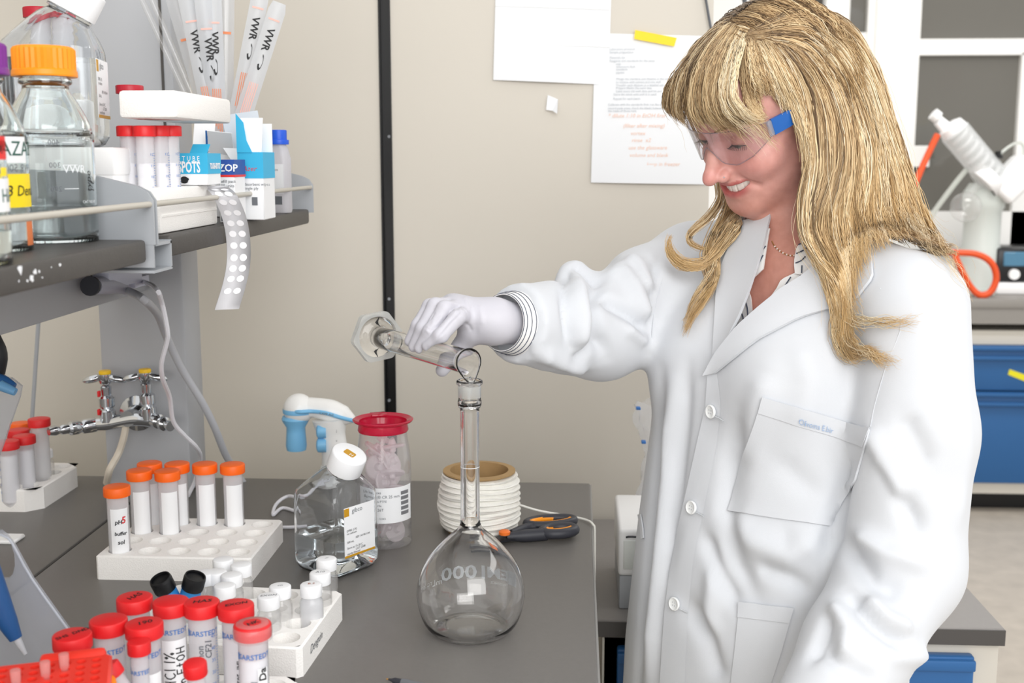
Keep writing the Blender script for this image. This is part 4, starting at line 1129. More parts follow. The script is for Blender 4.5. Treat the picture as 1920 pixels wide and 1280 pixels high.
for px, py, bx_, by_ in ((197, 705, 203, 790), (272, 702, 280, 785)):
    hd = tq(px, py); bs = tq(bx_, by_)
    part('valve_stem', aim(lathe([(0, 0), (.013, 0), (.013, .018), (.009, .022), (.0125, .026), (.0125, .040), (.008, .044), (.009, .058), (.0055, .062), (.0055, .075), (0, .075)], 16), bs, hd), M_chrome, tp)
    gz = []
    for s_ in (-1, 1):
        gz.append(xf(sphere(1, 14, 8, (0, 0, 0), (.018, .0085, .0065)), (s_ * .019, s_ * -.004, -.004), (0, s_ * .25, 0)))
    gz.append(lathe([(0, -.012), (.009, -.012), (.0125, -.004), (.0125, .004), (0, .006)], 16))
    hl = part('lever_handle', merge(*gz), M_chrome, tp, loc=tuple(hd), rot=(0, 0, .25))
    part('yellow_disc', lathe([(0, .004), (.0095, .004), (.0100, .0075), (.009, .0095), (0, .0098)], 18), mat('tap_yellow', '#f5c518', .4), hl)
for py in (736, 770):
    part('red_mark', rbox(*[tq(190, py).x - .002, tq(190, py).x + .002, TY - .013, TY - .006, tq(190, py).z - .005, tq(190, py).z + .005], .001, 1), M_redcap, tp)
part('drain_hose', tube([tq(236, 798), tq(232, 820), tq(222, 850), tq(206, 880, -.02), tq(200, 905)], .006, 8, 5), mat('hose_cream', '#d9cfbf', .5), tp)

# ---- plug and the two cables hanging from the raceway
pl = thing('power_plug', 'grey power plug pushed into the raceway outlet under the shelf', 'plug', (0, 0, 0))
q = atX(180, 536, RX + .014)
qa, qb = atX(176, 533, RX + .012), atX(236, 533, RX + .014)
part('plug_body', tube([atX(176, 536, RX + .02), atX(200, 535, RX + .02), atX(226, 538, RX + .02), atX(240, 545, RX + .02)], [.012, .013, .010, .007], 14, 4), mat('plug_lilac', '#b7b8c6', .45), pl)
part('plug_face', aim(lathe([(0, 0), (.014, 0), (.014, .006), (0, .006)], 16), atX(168, 536, RX + .02), atX(178, 536, RX + .02)), M_blk, pl)
ad = thing('usb_adapter', 'small white power adapter beside the grey plug under the shelf', 'adapter', (0, 0, 0))
q = atX(232, 515, RX + .016)
part('housing', rbox(RX + .004, RX + .03, q.y - .09, q.y + .04, q.z - .014, q.z + .014, .003, 2), mat('adapter_white', '#c9cbdb', .45), ad)
q2 = atX(258, 527, RX + .02)
part('connector', rbox(RX + .01, RX + .028, q2.y - .03, q2.y + .03, q2.z - .008, q2.z + .008, .002, 2), mat('adapter_white', '#c9cbdb', .45), ad)
tag(part('power_cable', tube([atX(238, 544, RX + .02), atY(268, 560, 1.60), atY(296, 590, 1.70), atY(312, 630, 1.76), atY(340, 690, 1.80), atY(378, 752, 1.83), atY(402, 800, 1.86), atY(422, 850, 1.90), atY(440, 880, 1.93), atY(456, 905, 1.94)], .0062, 10, 8), M_cable_g, None),
    'thick grey cable sweeping down from the raceway to the bench', 'cable')
tag(part('charging_cable', tube([atX(270, 528, RX + .024), atY(292, 540, 1.50), atY(304, 570, 1.52), atY(314, 620, 1.54), atY(313, 640, 1.55), atY(303, 680, 1.57), atY(305, 710, 1.60), atY(318, 745, 1.66), atY(325, 790, 1.70), atY(345, 815, 1.73), atY(368, 838, 1.76), atY(376, 860, 1.80), atY(366, 900, 1.83), atY(352, 930, 1.83)], .0034, 8, 8), M_cable_w, None),
    'thin white cable hanging in waves past the gas taps', 'cable')

# ---- things on the low desk at her side
q0 = atZ(1158, 1140, DZ)
bx_ = thing('white_box', 'white plastic lidded box on the low desk between bench and coat', 'box', (0, 0, 0))
Yb = 1.80; xa = atY(1159, 1080, Yb).x
za, zm, zt = DZ, atY(1159, 1080, Yb).z, atY(1159, 992, Yb).z
part('lower_case', rbox(xa + .002, xa + .13, Yb + .003, Yb + .2, za, zm, .003, 2), M_bracket, bx_)
part('lid', rbox(xa, xa + .135, Yb, Yb + .2, zm, zt, .006, 3), M_white, bx_)
part('recess', rbox(xa + .008, xa + .06, Yb - .002, Yb + .004, zm + .012, zt - .018, .002, 2), mat('recess_grey', '#dfe3df', .5), bx_)
part('cable_clip', tube([(xa + .012, Yb - .003, zt - .012), (xa + .02, Yb - .006, zt - .010), (xa + .06, Yb - .004, zt - .012)], .0018, 6, 4), M_blk, bx_)
# crumpled clear bag
bagc = atY(1218, 990, 2.06)
V, Fc = [], []
nr, ns = 26, 26
for i in range(nr + 1):
    f = i / nr
    cx = float(np.interp(f, [0, .25, .55, .8, 1], [1228, 1232, 1234, 1226, 1224])); hw = float(np.interp(f, [0, .12, .3, .55, .7, .8, 1], [62, 50, 34, 24, 20, 30, 34]))
    py = 990 - 235 * f
    c = atY(cx, py, 2.08); w = hw * 2.1 / F_PX
    for k in range(ns):
        a = 2 * PI * k / ns
        q = 1 + .16 * math.sin(5 * a + 7 * f) + .10 * math.sin(9 * a - 21 * f) + .06 * rng.uniform(-1, 1)
        V.append((c.x + w * q * math.cos(a), c.y + w * .5 * q * math.sin(a), c.z + .006 * math.sin(3 * a + 9 * f)))
for i in range(nr):
    for k in range(ns):
        j = (k + 1) % ns; Fc.append((i * ns + k, i * ns + j, (i + 1) * ns + j, (i + 1) * ns + k))
dz_ = DZ - min(v[2] for v in V)
bag = part('plastic_bag', ([(x, y, z + max(0, dz_) ) for x, y, z in V], Fc), film('bag_film', '#f2f3f6', .38, .12, 1.45), None, 60)
tag(bag, 'crumpled clear plastic bag standing on the low desk behind the white box', 'bag')
for px, py in ((1196, 778), (1206, 843)):
    part('blue_print', rbox(atY(px, py, 2.045).x - .004, atY(px, py, 2.045).x + .004, 2.03, 2.045, atY(px, py, 1.98).z - .002, atY(px, py, 1.98).z + .002, .0008, 1), M_blueink, bag)

# ================================================================== THINGS ON THE SHELVES
M_thick = glass('bottle_glass', '#fdffff', 0.0, 1.46)
M_gl45 = mat('cap_orange_gl', '#ff9712', .4)
M_purple = mat('cap_purple', '#7d2a8c', .4)
M_ylabel = mat('label_yellow', '#ffe21c', .5)
M_red_l = mat('label_red', '#e8322f', .5)
M_green = mat('print_green', '#1f5a4d', .5)
SZ = SH_Z + .0005

def reagent_bottle(label, loc, s=1.0, cap=None, fill=.05, group=None, scalebar=True):
    """round laboratory bottle with a ribbed screw cap and pouring ring"""
    t = thing('reagent_bottle', label, 'bottle', loc, cam_az(Vector(loc)), group); t.scale = (s, s, s)
    o = [(0, .003), (.034, .003), (.0385, .0005), (.0420, .003), (.0430, .009), (.0430, .098), (.0424, .106), (.0400, .116), (.0355, .127), (.0290, .139), (.0240, .1465), (.0222, .151), (.0222, .1545), (.0250, .156), (.0250, .160), (.0225, .1615), (.0205, .164), (.0205, .182)]
    i = [(.0180, .182), (.0180, .160), (.0200, .150), (.0225, .1440), (.0275, .1365), (.0340, .1245), (.0384, .1142), (.0402, .105), (.0406, .098), (.0406, .011), (.0380, .0055), (.030, .006), (0, .006)]
    part('bottle_body', lathe(dens(o, 2)[:-1] + [o[-1]] + dens(i, 2)[:-1] + [i[-1]], 56), M_thick, t, 180)
    if fill: part('liquid', lathe([(0, .0062), (.030, .0062), (.0380, .0057), (.0408, .0112), (.0408, fill), (0, fill)], 48), M_water, t, 40)
    if cap:
        part('screw_cap', merge(knurled(.0300, .168, .192, 32, .0014, .003), lathe([(.0205, .1625), (.0308, .1625), (.0312, .164), (.0308, .1685), (.029, .170)], 44)), cap, t, 18)
    if scalebar:
        gs = []
        for z in (.030, .053, .076, .098): gs.append(patch(.0432, .28, .62, z, z + .0006, 6))
        part('graduation', merge(*gs), M_etch, t, None)
        for z, v in ((.030, '100'), (.053, '200'), (.076, '300'), (.098, '400')):
            part('lettering', wrap(([(-x, y, 0) for x, y, _ in text(v, .0075)[0]], text(v, .0075)[1]), .0432, .1, z), M_greyink, t, None)
        part('lettering', wrap(text('VWR', .011), .0432, .55, .072), M_etch, t, None)
        part('lettering', wrap(text('type', .012, .2), .0432, .95, .060, True), M_blackink, t, None)
        part('lettering', wrap(text('1 L', .010, .2), .0432, 1.10, .055, True), M_blackink, t, None)
        part('lettering', wrap(text('CAT NO 89', .004), .0432, .95, .040), M_etch, t, None)
    return t
p = atZ(106, 451, SZ)
reagent_bottle('clear glass reagent bottle with an orange ribbed cap on the near shelf', (p.x, p.y - .004, SZ), 1.0, M_gl45, .036)
bp = p
# two bottles cut by the left edge of the picture
p = atZ(28, 466, SZ)
b2 = reagent_bottle('glass bottle with white hazard and yellow label, behind the red taped bottle', (p.x - .0165, p.y - .022, SZ), .96, M_purple, .03, None, False)
lab = part('paper_label', patch(.0434, -.9, 1.15, .082, .106), M_label, b2, 60)
part('lettering', wrap(text('HAZARD', .019), .0437, .95, .0945), M_green, lab, None)
lab = part('yellow_label', patch(.0434, -.7, 1.35, .041, .072), M_ylabel, b2, 60)
part('lettering', wrap(text('3 Denb', .014, .15), .0437, .98, .056), M_blackink, lab, None)
part('warning_sticker', patch(.0434, 1.0, 1.3, .005, .030), mat('sticker_orange', '#e9824a', .5), b2, 60)
part('lettering', wrap(([(-x, y, 0) for x, y, _ in text('VWR 500', .010)[0]], text('VWR 500', .010)[1]), .0434, .95, .077), M_greyink, b2, None)
p = atZ(-8, 486, SZ)
b3 = reagent_bottle('glass bottle with a red band and white hazard label at the left edge', (p.x - .004, p.y - .045, SZ), .86, M_purple, .03, None, False)
lab = part('red_band', patch(.0434, -.6, 1.35, .103, .128 - .012), M_red_l, b3, 60)
lab = part('red_band', patch(.0434, -.6, 1.35, .095, .112), M_red_l, b3, 60)
part('lettering', wrap(text('X~', .012, .3), .0437, 1.1, .104), M_blackink, lab, None)
lab = part('paper_label', patch(.0434, -.6, 1.42, .048, .078), M_label, b3, 60)
part('lettering', wrap(text('RD HAZ', .018), .0437, 1.05, .062), M_green, lab, None)
part('yellow_label', patch(.0434, 1.0, 1.3, .080, .088), M_ylabel, b3, 60)

# big square media bottle standing on a white carton, two red capped tubes behind
cz = .094
Yc = 1.275
xb = atY(214, 300, Yc).x
cart = thing('white_carton', 'white carton under the large square media bottle', 'carton', (0, 0, 0))
part('carton_body', rbox(xb - .128, xb - .002, Yc + .002, Yc + .078, SZ, SZ + cz, .002, 2), M_white, cart)
part('carton_lid', rbox(xb - .130, xb, Yc, Yc + .080, SZ + cz - .03, SZ + cz + .001, .003, 2), M_white, cart)
g = text('45', .008); part('lettering', ([(xb - .02 + x, Yc - .0005, SZ + .040 + y) for x, y, _ in g[0]], g[1]), M_greyink, cart, None)
p = atY(116, 268, Yc + .05)
big = media_bottle('large square media bottle with a leaning white cap on top of the white carton', (p.x, Yc + .042, SZ + cz + .0015), .20, 1.16, .083, False, .092)
q = Vector((xb - .12, 1.15, 0))
YQ = Yc + .20
for k, px in enumerate((70, 116)):
    p = atY(px, 14, YQ)
    centrifuge_tube(50, ['red capped tube peeking over the large media bottle, left one', 'red capped tube peeking over the large media bottle, next to its cap'][k], (p.x - .0, p.y + .0, p.z - .1125), 0, mat('dark_red_cap', '#b3182c', .42), None, '', (), None, 50, 'red capped tubes behind the media bottle', None, False)
tag(part('foam_block', rbox(atY(45, 100, YQ).x - .01, atY(140, 100, YQ).x + .0, YQ - .02, YQ + .02, SZ, atY(70, 14, YQ).z - .111, .004, 2), M_foam, None), 'foam block behind the large media bottle under two dark red caps', 'foam block')

# foam rack pair with small red capped tubes on the far shelf
yF = 1.268; XR = -.458
rA = thing('tube_rack', 'low white foam rack under the small red capped tubes on the far shelf', 'tube rack', (0, 0, 0))
zt = atX(330, 351, XR).z
part('foam_body', rbox(XR - .075, XR, yF, 1.475, SZ, zt, .003, 2), M_foam, rA)
part('side_groove', rbox(XR - .001, XR + .0010, yF + .004, 1.470, SZ + .018, SZ + .021, .0004, 1), M_foam, rA)
yT = 1.330
tl = [(240, 'leftmost', 0), (270, 'second', -.012), (298, 'third', .010), (318, 'rightmost', .022)]
for k, (px, w, dy_) in enumerate(tl):
    p2 = atY(px, 234, yT + dy_)
    t = centrifuge_tube(15, 'small red capped tube with blue scale, %s of four on the far shelf' % w, (p2.x, p2.y, p2.z - .1185), cam_az(p2), M_redcap, None, 'r', (), None, 15, 'small tubes under the foam lid', None, False, .075)
    t.scale = (1.25, 1.25, 1.0)
yL = 1.29
za, zb_ = atY(320, 226, yT).z + .0015, atY(320, 169, yL).z
lx0, lx1 = atY(222, 200, yL).x, atY(332, 200, yL).x
lid = thing('upturned_rack', 'white foam rack lying on top of the small red capped tubes', 'tube rack', (0, 0, 0))
part('foam_slab', rbox(lx0, lx1, yL, yL + .205, za, zb_, .004, 2), M_foam, lid)
p = atY(243, 166, yT + .05)
tag(part('red_cap', knurled(.016, 0, .010, 30, .0004, .001), mat('dark_red_cap', '#b3182c', .42), None, loc=(p.x, p.y, zb_ + .001)), 'loose dark red cap lying on the foam lid', 'cap')

# dispenser box with dots
def carton(label, px0, px1, py0, py1, Y, depth, mats, name='dispenser_box', rotz=0.0, zb=None):
    """upright box whose front face covers the photo rectangle at depth Y; returns thing, width, height"""
    zb = SZ if zb is None else zb
    a, b = atY(px0, py1, Y), atY(px1, py0, Y)
    t = thing(name, label, 'box', (a.x, Y, zb), rotz)
    W, H = b.x - a.x, b.z - zb
    part('box_body', rbox(0, W, 0, depth, 0, H, .0012, 1), mats, t)
    return t, W, H
M_sky = mat('carton_sky', '#38b4e0', .5); M_cw = mat('carton_white', '#f3f4f6', .55)
def ftext(t, s, size, x, z, m, shear=0, align='LEFT', y=-.0008, bold=0.0, sx=1.0):
    g = text(s, size, shear, align, bold); part('lettering', ([(x + a * sx, y, z + b) for a, b, _ in g[0]], g[1]), m, t, None)
Yd = 1.405
t, W, H = carton('dispenser box of round label dots with a sky blue top, roll strip hanging out', 326, 388, 288, 350, Yd, .052, M_cw, zb=zt + .0005)
part('blue_panel', box(-.0006, W + .0006, -.0006, .0526, H * .36, H + .0006), M_sky, t, None)
ftext(t, 'O T U B E', .0080, W * .10, H * .84, M_label, 0, 'LEFT', -.0009, 0, .85)
ftext(t, '-SPOTS', .0185, W * .08, H * .56, M_label, 0, 'LEFT', -.001, .0006, .52)
part('cartoon_hair', ([(W * .32 + .0055 * math.cos(a) * (1 + .12 * math.sin(5 * a)), -.0012, H * .17 + .0042 * math.sin(a)) for a in [2 * PI * k / 24 for k in range(24)]], [tuple(range(24))]), M_blackink, t, None)
g = text('TOUGH-SPOTS', .0095, 0, 'CENTER', .0005); part('lettering', ([(W + .0014, .026 + a * .62, H * .60 + b) for a, b, _ in g[0]], g[1]), M_label, t, None)
part('open_flap', xf(box(0, W * .5, -.0005, .0005, 0, .018), (W * .5, .0, H), (-.9, 0, 0)), M_sky, t, None)
# strip of round labels hanging over the rail
rollx = SH_X + .012
ctrl = [atX(396, 348, XR + .004), atX(408, 353, SH_X - .002), atX(422, 368, rollx), atX(438, 405, rollx + .004), atX(446, 445, rollx + .004), atX(447, 490, rollx + .002), atX(440, 530, rollx), atX(425, 580, rollx - .004)]
Q = crom(ctrl, 6); V = []; Fc = []
wv = Vector((.93, .36, 0)).normalized() * .0148
for i, c in enumerate(Q):
    tw = wv
    V += [tuple(c - tw), tuple(c + tw), tuple(c + tw + Vector((.0004, 0, 0))), tuple(c - tw + Vector((.0004, 0, 0)))]
for i in range(len(Q) - 1):
    for k in range(4): Fc.append((4 * i + k, 4 * i + (k + 1) % 4, 4 * i + 4 + (k + 1) % 4, 4 * i + 4 + k))
strip = part('label_strip', (V, Fc), film('label_backing', '#f8f8fb', .95, .3, 1.4), None, 180)
tag(strip, 'strip of round white label dots hanging over the shelf rail', 'label strip')
M_dot = mat('label_dot', '#f9f9fc', .5)
for i in range(8, len(Q) - 2, 3):
    tg = (Q[i + 1] - Q[i - 1]).normalized(); u = wv.normalized(); nrm = u.cross(tg).normalized()
    if nrm.y > 0: nrm = -nrm
    for s_ in (-1, 1):
        c = Q[i] + u * s_ * .0058
        V = [tuple(c + nrm * .0006 + (u * math.cos(a) + tg * math.sin(a)) * .0046) for a in [2 * PI * k / 14 for k in range(14)]]
        part('label_dot', (V, [tuple(range(14))]), M_dot, strip, None)

# tall cartons further along the shelf
Ye = 1.505
t, W, H = carton('narrow white carton with a red stripe behind the dot dispenser', 412, 438, 300, 415, Ye, .05, M_cw, 'small_carton')
part('blue_panel', box(-.0006, W + .0006, -.0006, .0506, H * .76, H + .0006), mat('carton_navy', '#2c53a4', .5), t, None)
part('red_stripe', box(-.0009, W + .0008, -.0008, .0508, H * .73, H * .765), M_red_l, t, None)
ftext(t, 'ZOP', .013, .001, H * .87, M_label, 0, 'LEFT', -.0012, .0003)
for k, s in enumerate(('Refill pack', '100 units', 'sterile')): ftext(t, s, .0055, .001, H * (.66 - .07 * k), M_greyink)
part('black_arrow', ([(W * .15 + x, -.001, H * .20 + z) for x, z in ((0, 0), (.010, 0), (.010, .014), (.014, .014), (.005, .024), (-.004, .014), (0, .014))], [tuple(range(7))]), M_blackink, t, None)
for k in range(2): ftext(t, '\u25a0\u25a0 \u25a0', .006, .002, H * (.10 - .05 * k), M_greyink)
part('orange_mark', ([(W * .8 + x, -.001, H * .34 + z) for x, z in ((0, .006), (.004, 0), (.008, .006), (.004, .003))], [(0, 1, 2, 3)]), mat('sticker_orange', '#e9824a', .5), t, None)
Yg = 1.575
t, W, H = carton('tall blue and white carton with an open flap near the shelf end', 450, 492, 286, 408, Yg, .06, M_cw, 'tall_carton')
part('blue_panel', box(-.0006, W + .0006, -.0006, .0606, H * .62, H + .0006), M_sky, t, None)
part('blue_swoosh', prism([(0, 0), (W * .62, 0), (W * .40, .016), (W * .30, .040), (0, .052)], 0, .001), M_sky, t, None, loc=(-.0006, -.0009, H * 1.0), rot=(PI / 2, 0, 0))
ftext(t, 'Azer', .010, W * .16, H * .76, M_redink, .3)
for k, s in enumerate(('absorbent wipes', 'single ply')): ftext(t, s, .0055, W * .2, H * (.53 - .06 * k), M_greyink)
part('blue_edge', box(-.0007, W * .20, -.0009, .0, 0, H * .24), M_sky, t, None)
part('code_patch', box(W * .52, W * .74, -.0010, 0, H * .22, H * .34), M_greyink, t, None)
part('raised_flap', box(W * .05, W * .98, .056, .0572, H, H + .040), M_cw, t, None)
part('raised_flap', xf(box(0, W * .9, -.0006, .0006, 0, .048), (W * .05, .002, H), (-.25, 0, 0)), M_cw, t, None)
Yi = Yg + .02
t, W, H = carton('open white carton with torn flaps in front of the pipettes', 366, 470, 283, 408, Yi + .05, .06, M_cw, 'open_carton')
part('flap', xf(box(0, W * .36, -.0006, .0006, 0, .044), (0, 0, H), (-.35, 0, 0)), M_cw, t, None)
fl = part('flap', xf(box(W * .30, W * .72, -.0006, .0006, 0, .036), (0, 0, H), (.55, .1, 0)), M_cw, t, None)
part('blue_edge', xf(box(W * .24, W * .27, -.0012, .0008, 0, .032), (0, 0, H), (.3, .1, 0)), M_blueink, t, None)
part('flap', xf(box(0, .05, -.0006, .0006, 0, .05), (W * .62, .0, H), (.1, -.15, .3)), mat('card_grey', '#cfd6de', .6), t, None)
part('flap', xf(prism([(0, 0), (.05, -.002), (.058, -.034), (.020, -.03)], 0, .0008), (W * .60, -.02, H + .004), (1.2, 0, .1)), M_cw, t, None)
# round-shouldered bottle with the blue cap
p = atZ(523, 399, SZ)
wb_ = thing('white_bottle', 'small translucent white bottle with a blue cap at the shelf end', 'bottle', (p.x, p.y + .012, SZ), -.3)
sB = 42 / F_PX * p.y * 1.0
def rr_ring(w, d, z, r): return [Vector((x, y, z)) for x, y in rrect(w, d, r, 4)]
hB = atY(523, 268, p.y).z - SZ
part('bottle_body', loft([rr_ring(sB * .9, sB * .62, 0, .006), rr_ring(sB, sB * .7, .004, .008), rr_ring(sB, sB * .7, hB * .78, .008), rr_ring(sB * .8, sB * .6, hB * .92, .008), rr_ring(.020, .020, hB * 1.0, .0095), rr_ring(.020, .020, hB + .010, .0095)]), film('bottle_hdpe', '#eeedf2', .78, .35), wb_)
part('screw_cap', merge(knurled(.0125, hB + .004, hB + .020, 26, .0006, .001), knurled(.0155, hB - .002, hB + .005, 26, .0004, .0006)), mat('cap_blue', '#1f5ad6', .4), wb_)
part('paper_label', box(-sB * .40, sB * .40, -sB * .352, -sB * .35, hB * .28, hB * .70), M_label, wb_, None)
ftext(wb_, 'Acros', .006, -sB * .3, hB * .62, M_blackink, 0, 'LEFT', -sB * .354)
part('barcode', box(-sB * .1, sB * .3, -sB * .356, -sB * .352, hB * .12, hB * .24), M_greyink, wb_, None)

# serological pipettes in paper-plastic sleeves, fanned in a holder
YP = Yi + .13
foot_ = atY(425, 330, YP)
M_sleeve = film('sleeve_film', '#e6e8ec', .42, .18, 1.45)
M_sleeve2 = film('sleeve_paper', '#eceef1', .70, .4, 1.4)
M_opr = mat('print_orange', '#e48a5e', .6)
tops = [(248, -40, 0, 'bare'), (262, -55, 1, 'bare'), (310, -60, 2, 'clear'), (336, -70, 0, 'vwr'), (352, -80, 1, 'vwr'), (374, -60, -1, 'vwr'), (396, -70, 0, 'vwr'), (424, -80, 2, 'clear'), (490, -18, 0, 'vwr'), (524, 5, -1, 'vwr')]
names = ['leftmost bare', 'second leftmost bare', 'cloudy sleeved', 'dark printed sleeved', 'sleeved and half hidden', 'frontmost sleeved in the left fan', 'sleeved with smudged print', 'clear sleeved, rightmost in the left fan', 'upright sleeved in the right pair', 'rightmost sleeved, leaning out to the right']
hold = thing('pipette_holder', 'clear plastic beaker holding the fanned pipettes at the shelf end', 'holder', (foot_.x, YP, SZ))
part('beaker', lathe([(0, .001), (.028, .001), (.030, .003), (.036, .11), (.035, .11), (.029, .004), (0, .003)], 28), M_clear, hold)
for k, (px, py, dd, kind) in enumerate(tops):
    top = atY(px, py, YP + .012 * dd - .0)
    ft_ = Vector((foot_.x + .021 - .0044 * k, YP + (-.014, .012, 0)[k % 3], SZ + .006))
    L = (top - ft_).length
    t = thing('serological_pipette', 'wrapped pipette, %s' % names[k], 'pipette', tuple(ft_), 0, 'serological pipettes fanned on the shelf')
    d = (top - ft_).normalized()
    yv = (CAM - ft_); xv = d.cross(yv).normalized(); nv = xv.cross(d).normalized()   # sleeve faces the aisle
    t.rotation_euler = Matrix((xv, -nv, d)).transposed().to_euler()
    part('glass_tube', lathe([(0, .004), (.002, .006), (.0042, .02), (.0042, L - .03), (.003, L - .02), (.003, L - .006), (0, L - .006)], 12), M_clear, t)
    if kind != 'bare':
        w = .0125
        sl = part('sleeve', loft([[Vector((w * c, .0052 * s, z)) for c, s in ((-1, 0), (-.5, -.9), (.0, -1), (.5, -.9), (1, 0), (.5, .9), (0, 1), (-.5, .9))] for z in (.03, L * .5, L - .012)] + [[Vector((w * .75 * c, .0006 * s, L)) for c, s in ((-1, 0), (-.5, -.9), (.0, -1), (.5, -.9), (1, 0), (.5, .9), (0, 1), (-.5, .9))]]), M_sleeve2 if kind == 'vwr' else M_sleeve, t, 50)
        if kind == 'vwr':
            g = text('VWR', .0145, 0, 'CENTER', .0004)
            vis = (Vector(top) - ft_)
            # lettering runs down the sleeve, below the point where it meets the top of the picture
            zc = L - (.055 if k > 7 else .115)
            part('lettering', ([( y, -.0058, zc - x) for x, y, _ in g[0]], g[1]), M_blackink, sl, None)
            V = [(.0042 * math.sin(a) * .8, -.0058, zc - .034 + .012 * math.cos(a)) for a in [2 * PI * i / 20 for i in range(20)]]
            V2 = [(.0042 * math.sin(a) * .45 + .0008, -.0058, zc - .034 + .008 * math.cos(a)) for a in [2 * PI * i / 20 for i in range(20)]]
            part('emblem', (V + V2, [(i, (i + 1) % 20, 20 + (i + 1) % 20, 20 + i) for i in range(14)]), M_blackink, sl, None)
            for j in range(5):
                part('print_line', box(-.006 + .0028 * j, -.0048 + .0028 * j, -.0059, -.0057, zc - .115 - .004 * j, zc - .065), M_opr if k in (3, 4, 6, 8) else mat('print_pink', '#f2b9ad', .6), sl, None)
            part('print_band', box(-.008, .008, -.0058, -.0056, zc + .028, zc + .0305), mat('print_pink', '#f2b9ad', .6), sl, None)
        else:
            part('print_band', box(-.008, .008, -.0058, -.0056, L * .70, L * .71), M_opr, sl, None)

# ================================================================== THE SCIENTIST
# ---- implicit-surface toolkit (numpy): smooth unions of simple solids, meshed with surface nets
def smin(a, b, k):
    h = np.clip(.5 + .5 * (b - a) / k, 0, 1); return b * (1 - h) + a * h - k * h * (1 - h)
def smax(a, b, k): return -smin(-a, -b, k)
def s_ell(P, c, r):
    q = [(P[i] - c[i]) for i in range(3)]
    k0 = np.sqrt(sum((q[i] / r[i]) ** 2 for i in range(3))); k1 = np.sqrt(sum((q[i] / (r[i] * r[i])) ** 2 for i in range(3)))
    return k0 * (k0 - 1) / np.maximum(k1, 1e-6)
def s_cap(P, a, b, ra, rb=None):
    rb = ra if rb is None else rb
    d = [b[i] - a[i] for i in range(3)]; L2 = sum(x * x for x in d) + 1e-12
    t = np.clip(sum((P[i] - a[i]) * d[i] for i in range(3)) / L2, 0, 1)
    return np.sqrt(sum((P[i] - a[i] - t * d[i]) ** 2 for i in range(3))) - (ra + (rb - ra) * t)
def s_chain(P, pts, rs, k=.006):
    f = None
    for i in range(len(pts) - 1):
        g = s_cap(P, pts[i], pts[i + 1], rs[i], rs[i + 1]); f = g if f is None else smin(f, g, k)
    return f
def grid(xs, ys, zs):
    return np.meshgrid(xs.astype(np.float32), ys.astype(np.float32), zs.astype(np.float32), indexing='ij')
def surface_nets(f, xs, ys, zs):
    nx, ny, nz = f.shape
    s = f < 0
    c = np.zeros((nx - 1, ny - 1, nz - 1), np.int8)
    for dx in (0, 1):
        for dy in (0, 1):
            for dz in (0, 1):
                c += s[dx:nx - 1 + dx, dy:ny - 1 + dy, dz:nz - 1 + dz]
    act = (c > 0) & (c < 8)
    I, J, K = np.nonzero(act)
    idx = np.full(act.shape, -1, np.int64); idx[I, J, K] = np.arange(len(I))
    acc = np.zeros((len(I), 3)); cnt = np.zeros(len(I))
    ax = [xs, ys, zs]; IJK = [I, J, K]
    corners = [(a, b, d) for a in (0, 1) for b in (0, 1) for d in (0, 1)]
    for a in corners:
        for dim in range(3):
            if a[dim] == 1: continue
            b = list(a); b[dim] = 1
            fa = f[I + a[0], J + a[1], K + a[2]]; fb = f[I + b[0], J + b[1], K + b[2]]
            m = (fa < 0) != (fb < 0)
            t = np.where(m, fa / np.where(m, fa - fb, 1), 0)
            for q in range(3):
                base = ax[q][IJK[q] + a[q]]
                if q == dim: base = base + t * (ax[q][IJK[q] + 1] - ax[q][IJK[q]])
                acc[:, q] += np.where(m, base, 0)
            cnt += m
    V = acc / np.maximum(cnt, 1)[:, None]
    Fq = []
    for dim in range(3):
        u, v = (dim + 1) % 3, (dim + 2) % 3
        sl0 = [slice(None)] * 3; sl1 = [slice(None)] * 3
        sl0[dim] = slice(0, -1); sl1[dim] = slice(1, None)
        m = s[tuple(sl0)] != s[tuple(sl1)]
        E = np.array(np.nonzero(m))
        ok = np.ones(E.shape[1], bool)
        for q in (u, v): ok &= (E[q] > 0) & (E[q] < f.shape[q] - 1)
        E = E[:, ok]
        inside = s[E[0], E[1], E[2]]
        def cell(du, dv):
            Q = E.copy(); Q[u] += du; Q[v] += dv; return idx[Q[0], Q[1], Q[2]]
        q = np.stack([cell(-1, -1), cell(0, -1), cell(0, 0), cell(-1, 0)], 1)
        q[~inside] = q[~inside][:, ::-1]
        Fq.append(q)
    return V, np.concatenate(Fq)
def relax(V, Fc, it=2, lam=.5, mask=None):
    e = np.concatenate([Fc[:, [0, 1]], Fc[:, [1, 2]], Fc[:, [2, 3]], Fc[:, [3, 0]]])
    for _ in range(it):
        acc = np.zeros_like(V); n = np.zeros(len(V))
        np.add.at(acc, e[:, 0], V[e[:, 1]]); np.add.at(n, e[:, 0], 1)
        np.add.at(acc, e[:, 1], V[e[:, 0]]); np.add.at(n, e[:, 1], 1)
        d = acc / np.maximum(n, 1)[:, None] - V
        V = V + lam * (d if mask is None else d * mask[:, None])
    return V
def vnormals(V, Fc):
    n = np.cross(V[Fc[:, 2]] - V[Fc[:, 0]], V[Fc[:, 3]] - V[Fc[:, 1]]); out = np.zeros_like(V)
    for k in range(4): np.add.at(out, Fc[:, k], n)
    return out / np.maximum(np.linalg.norm(out, axis=1), 1e-12)[:, None]
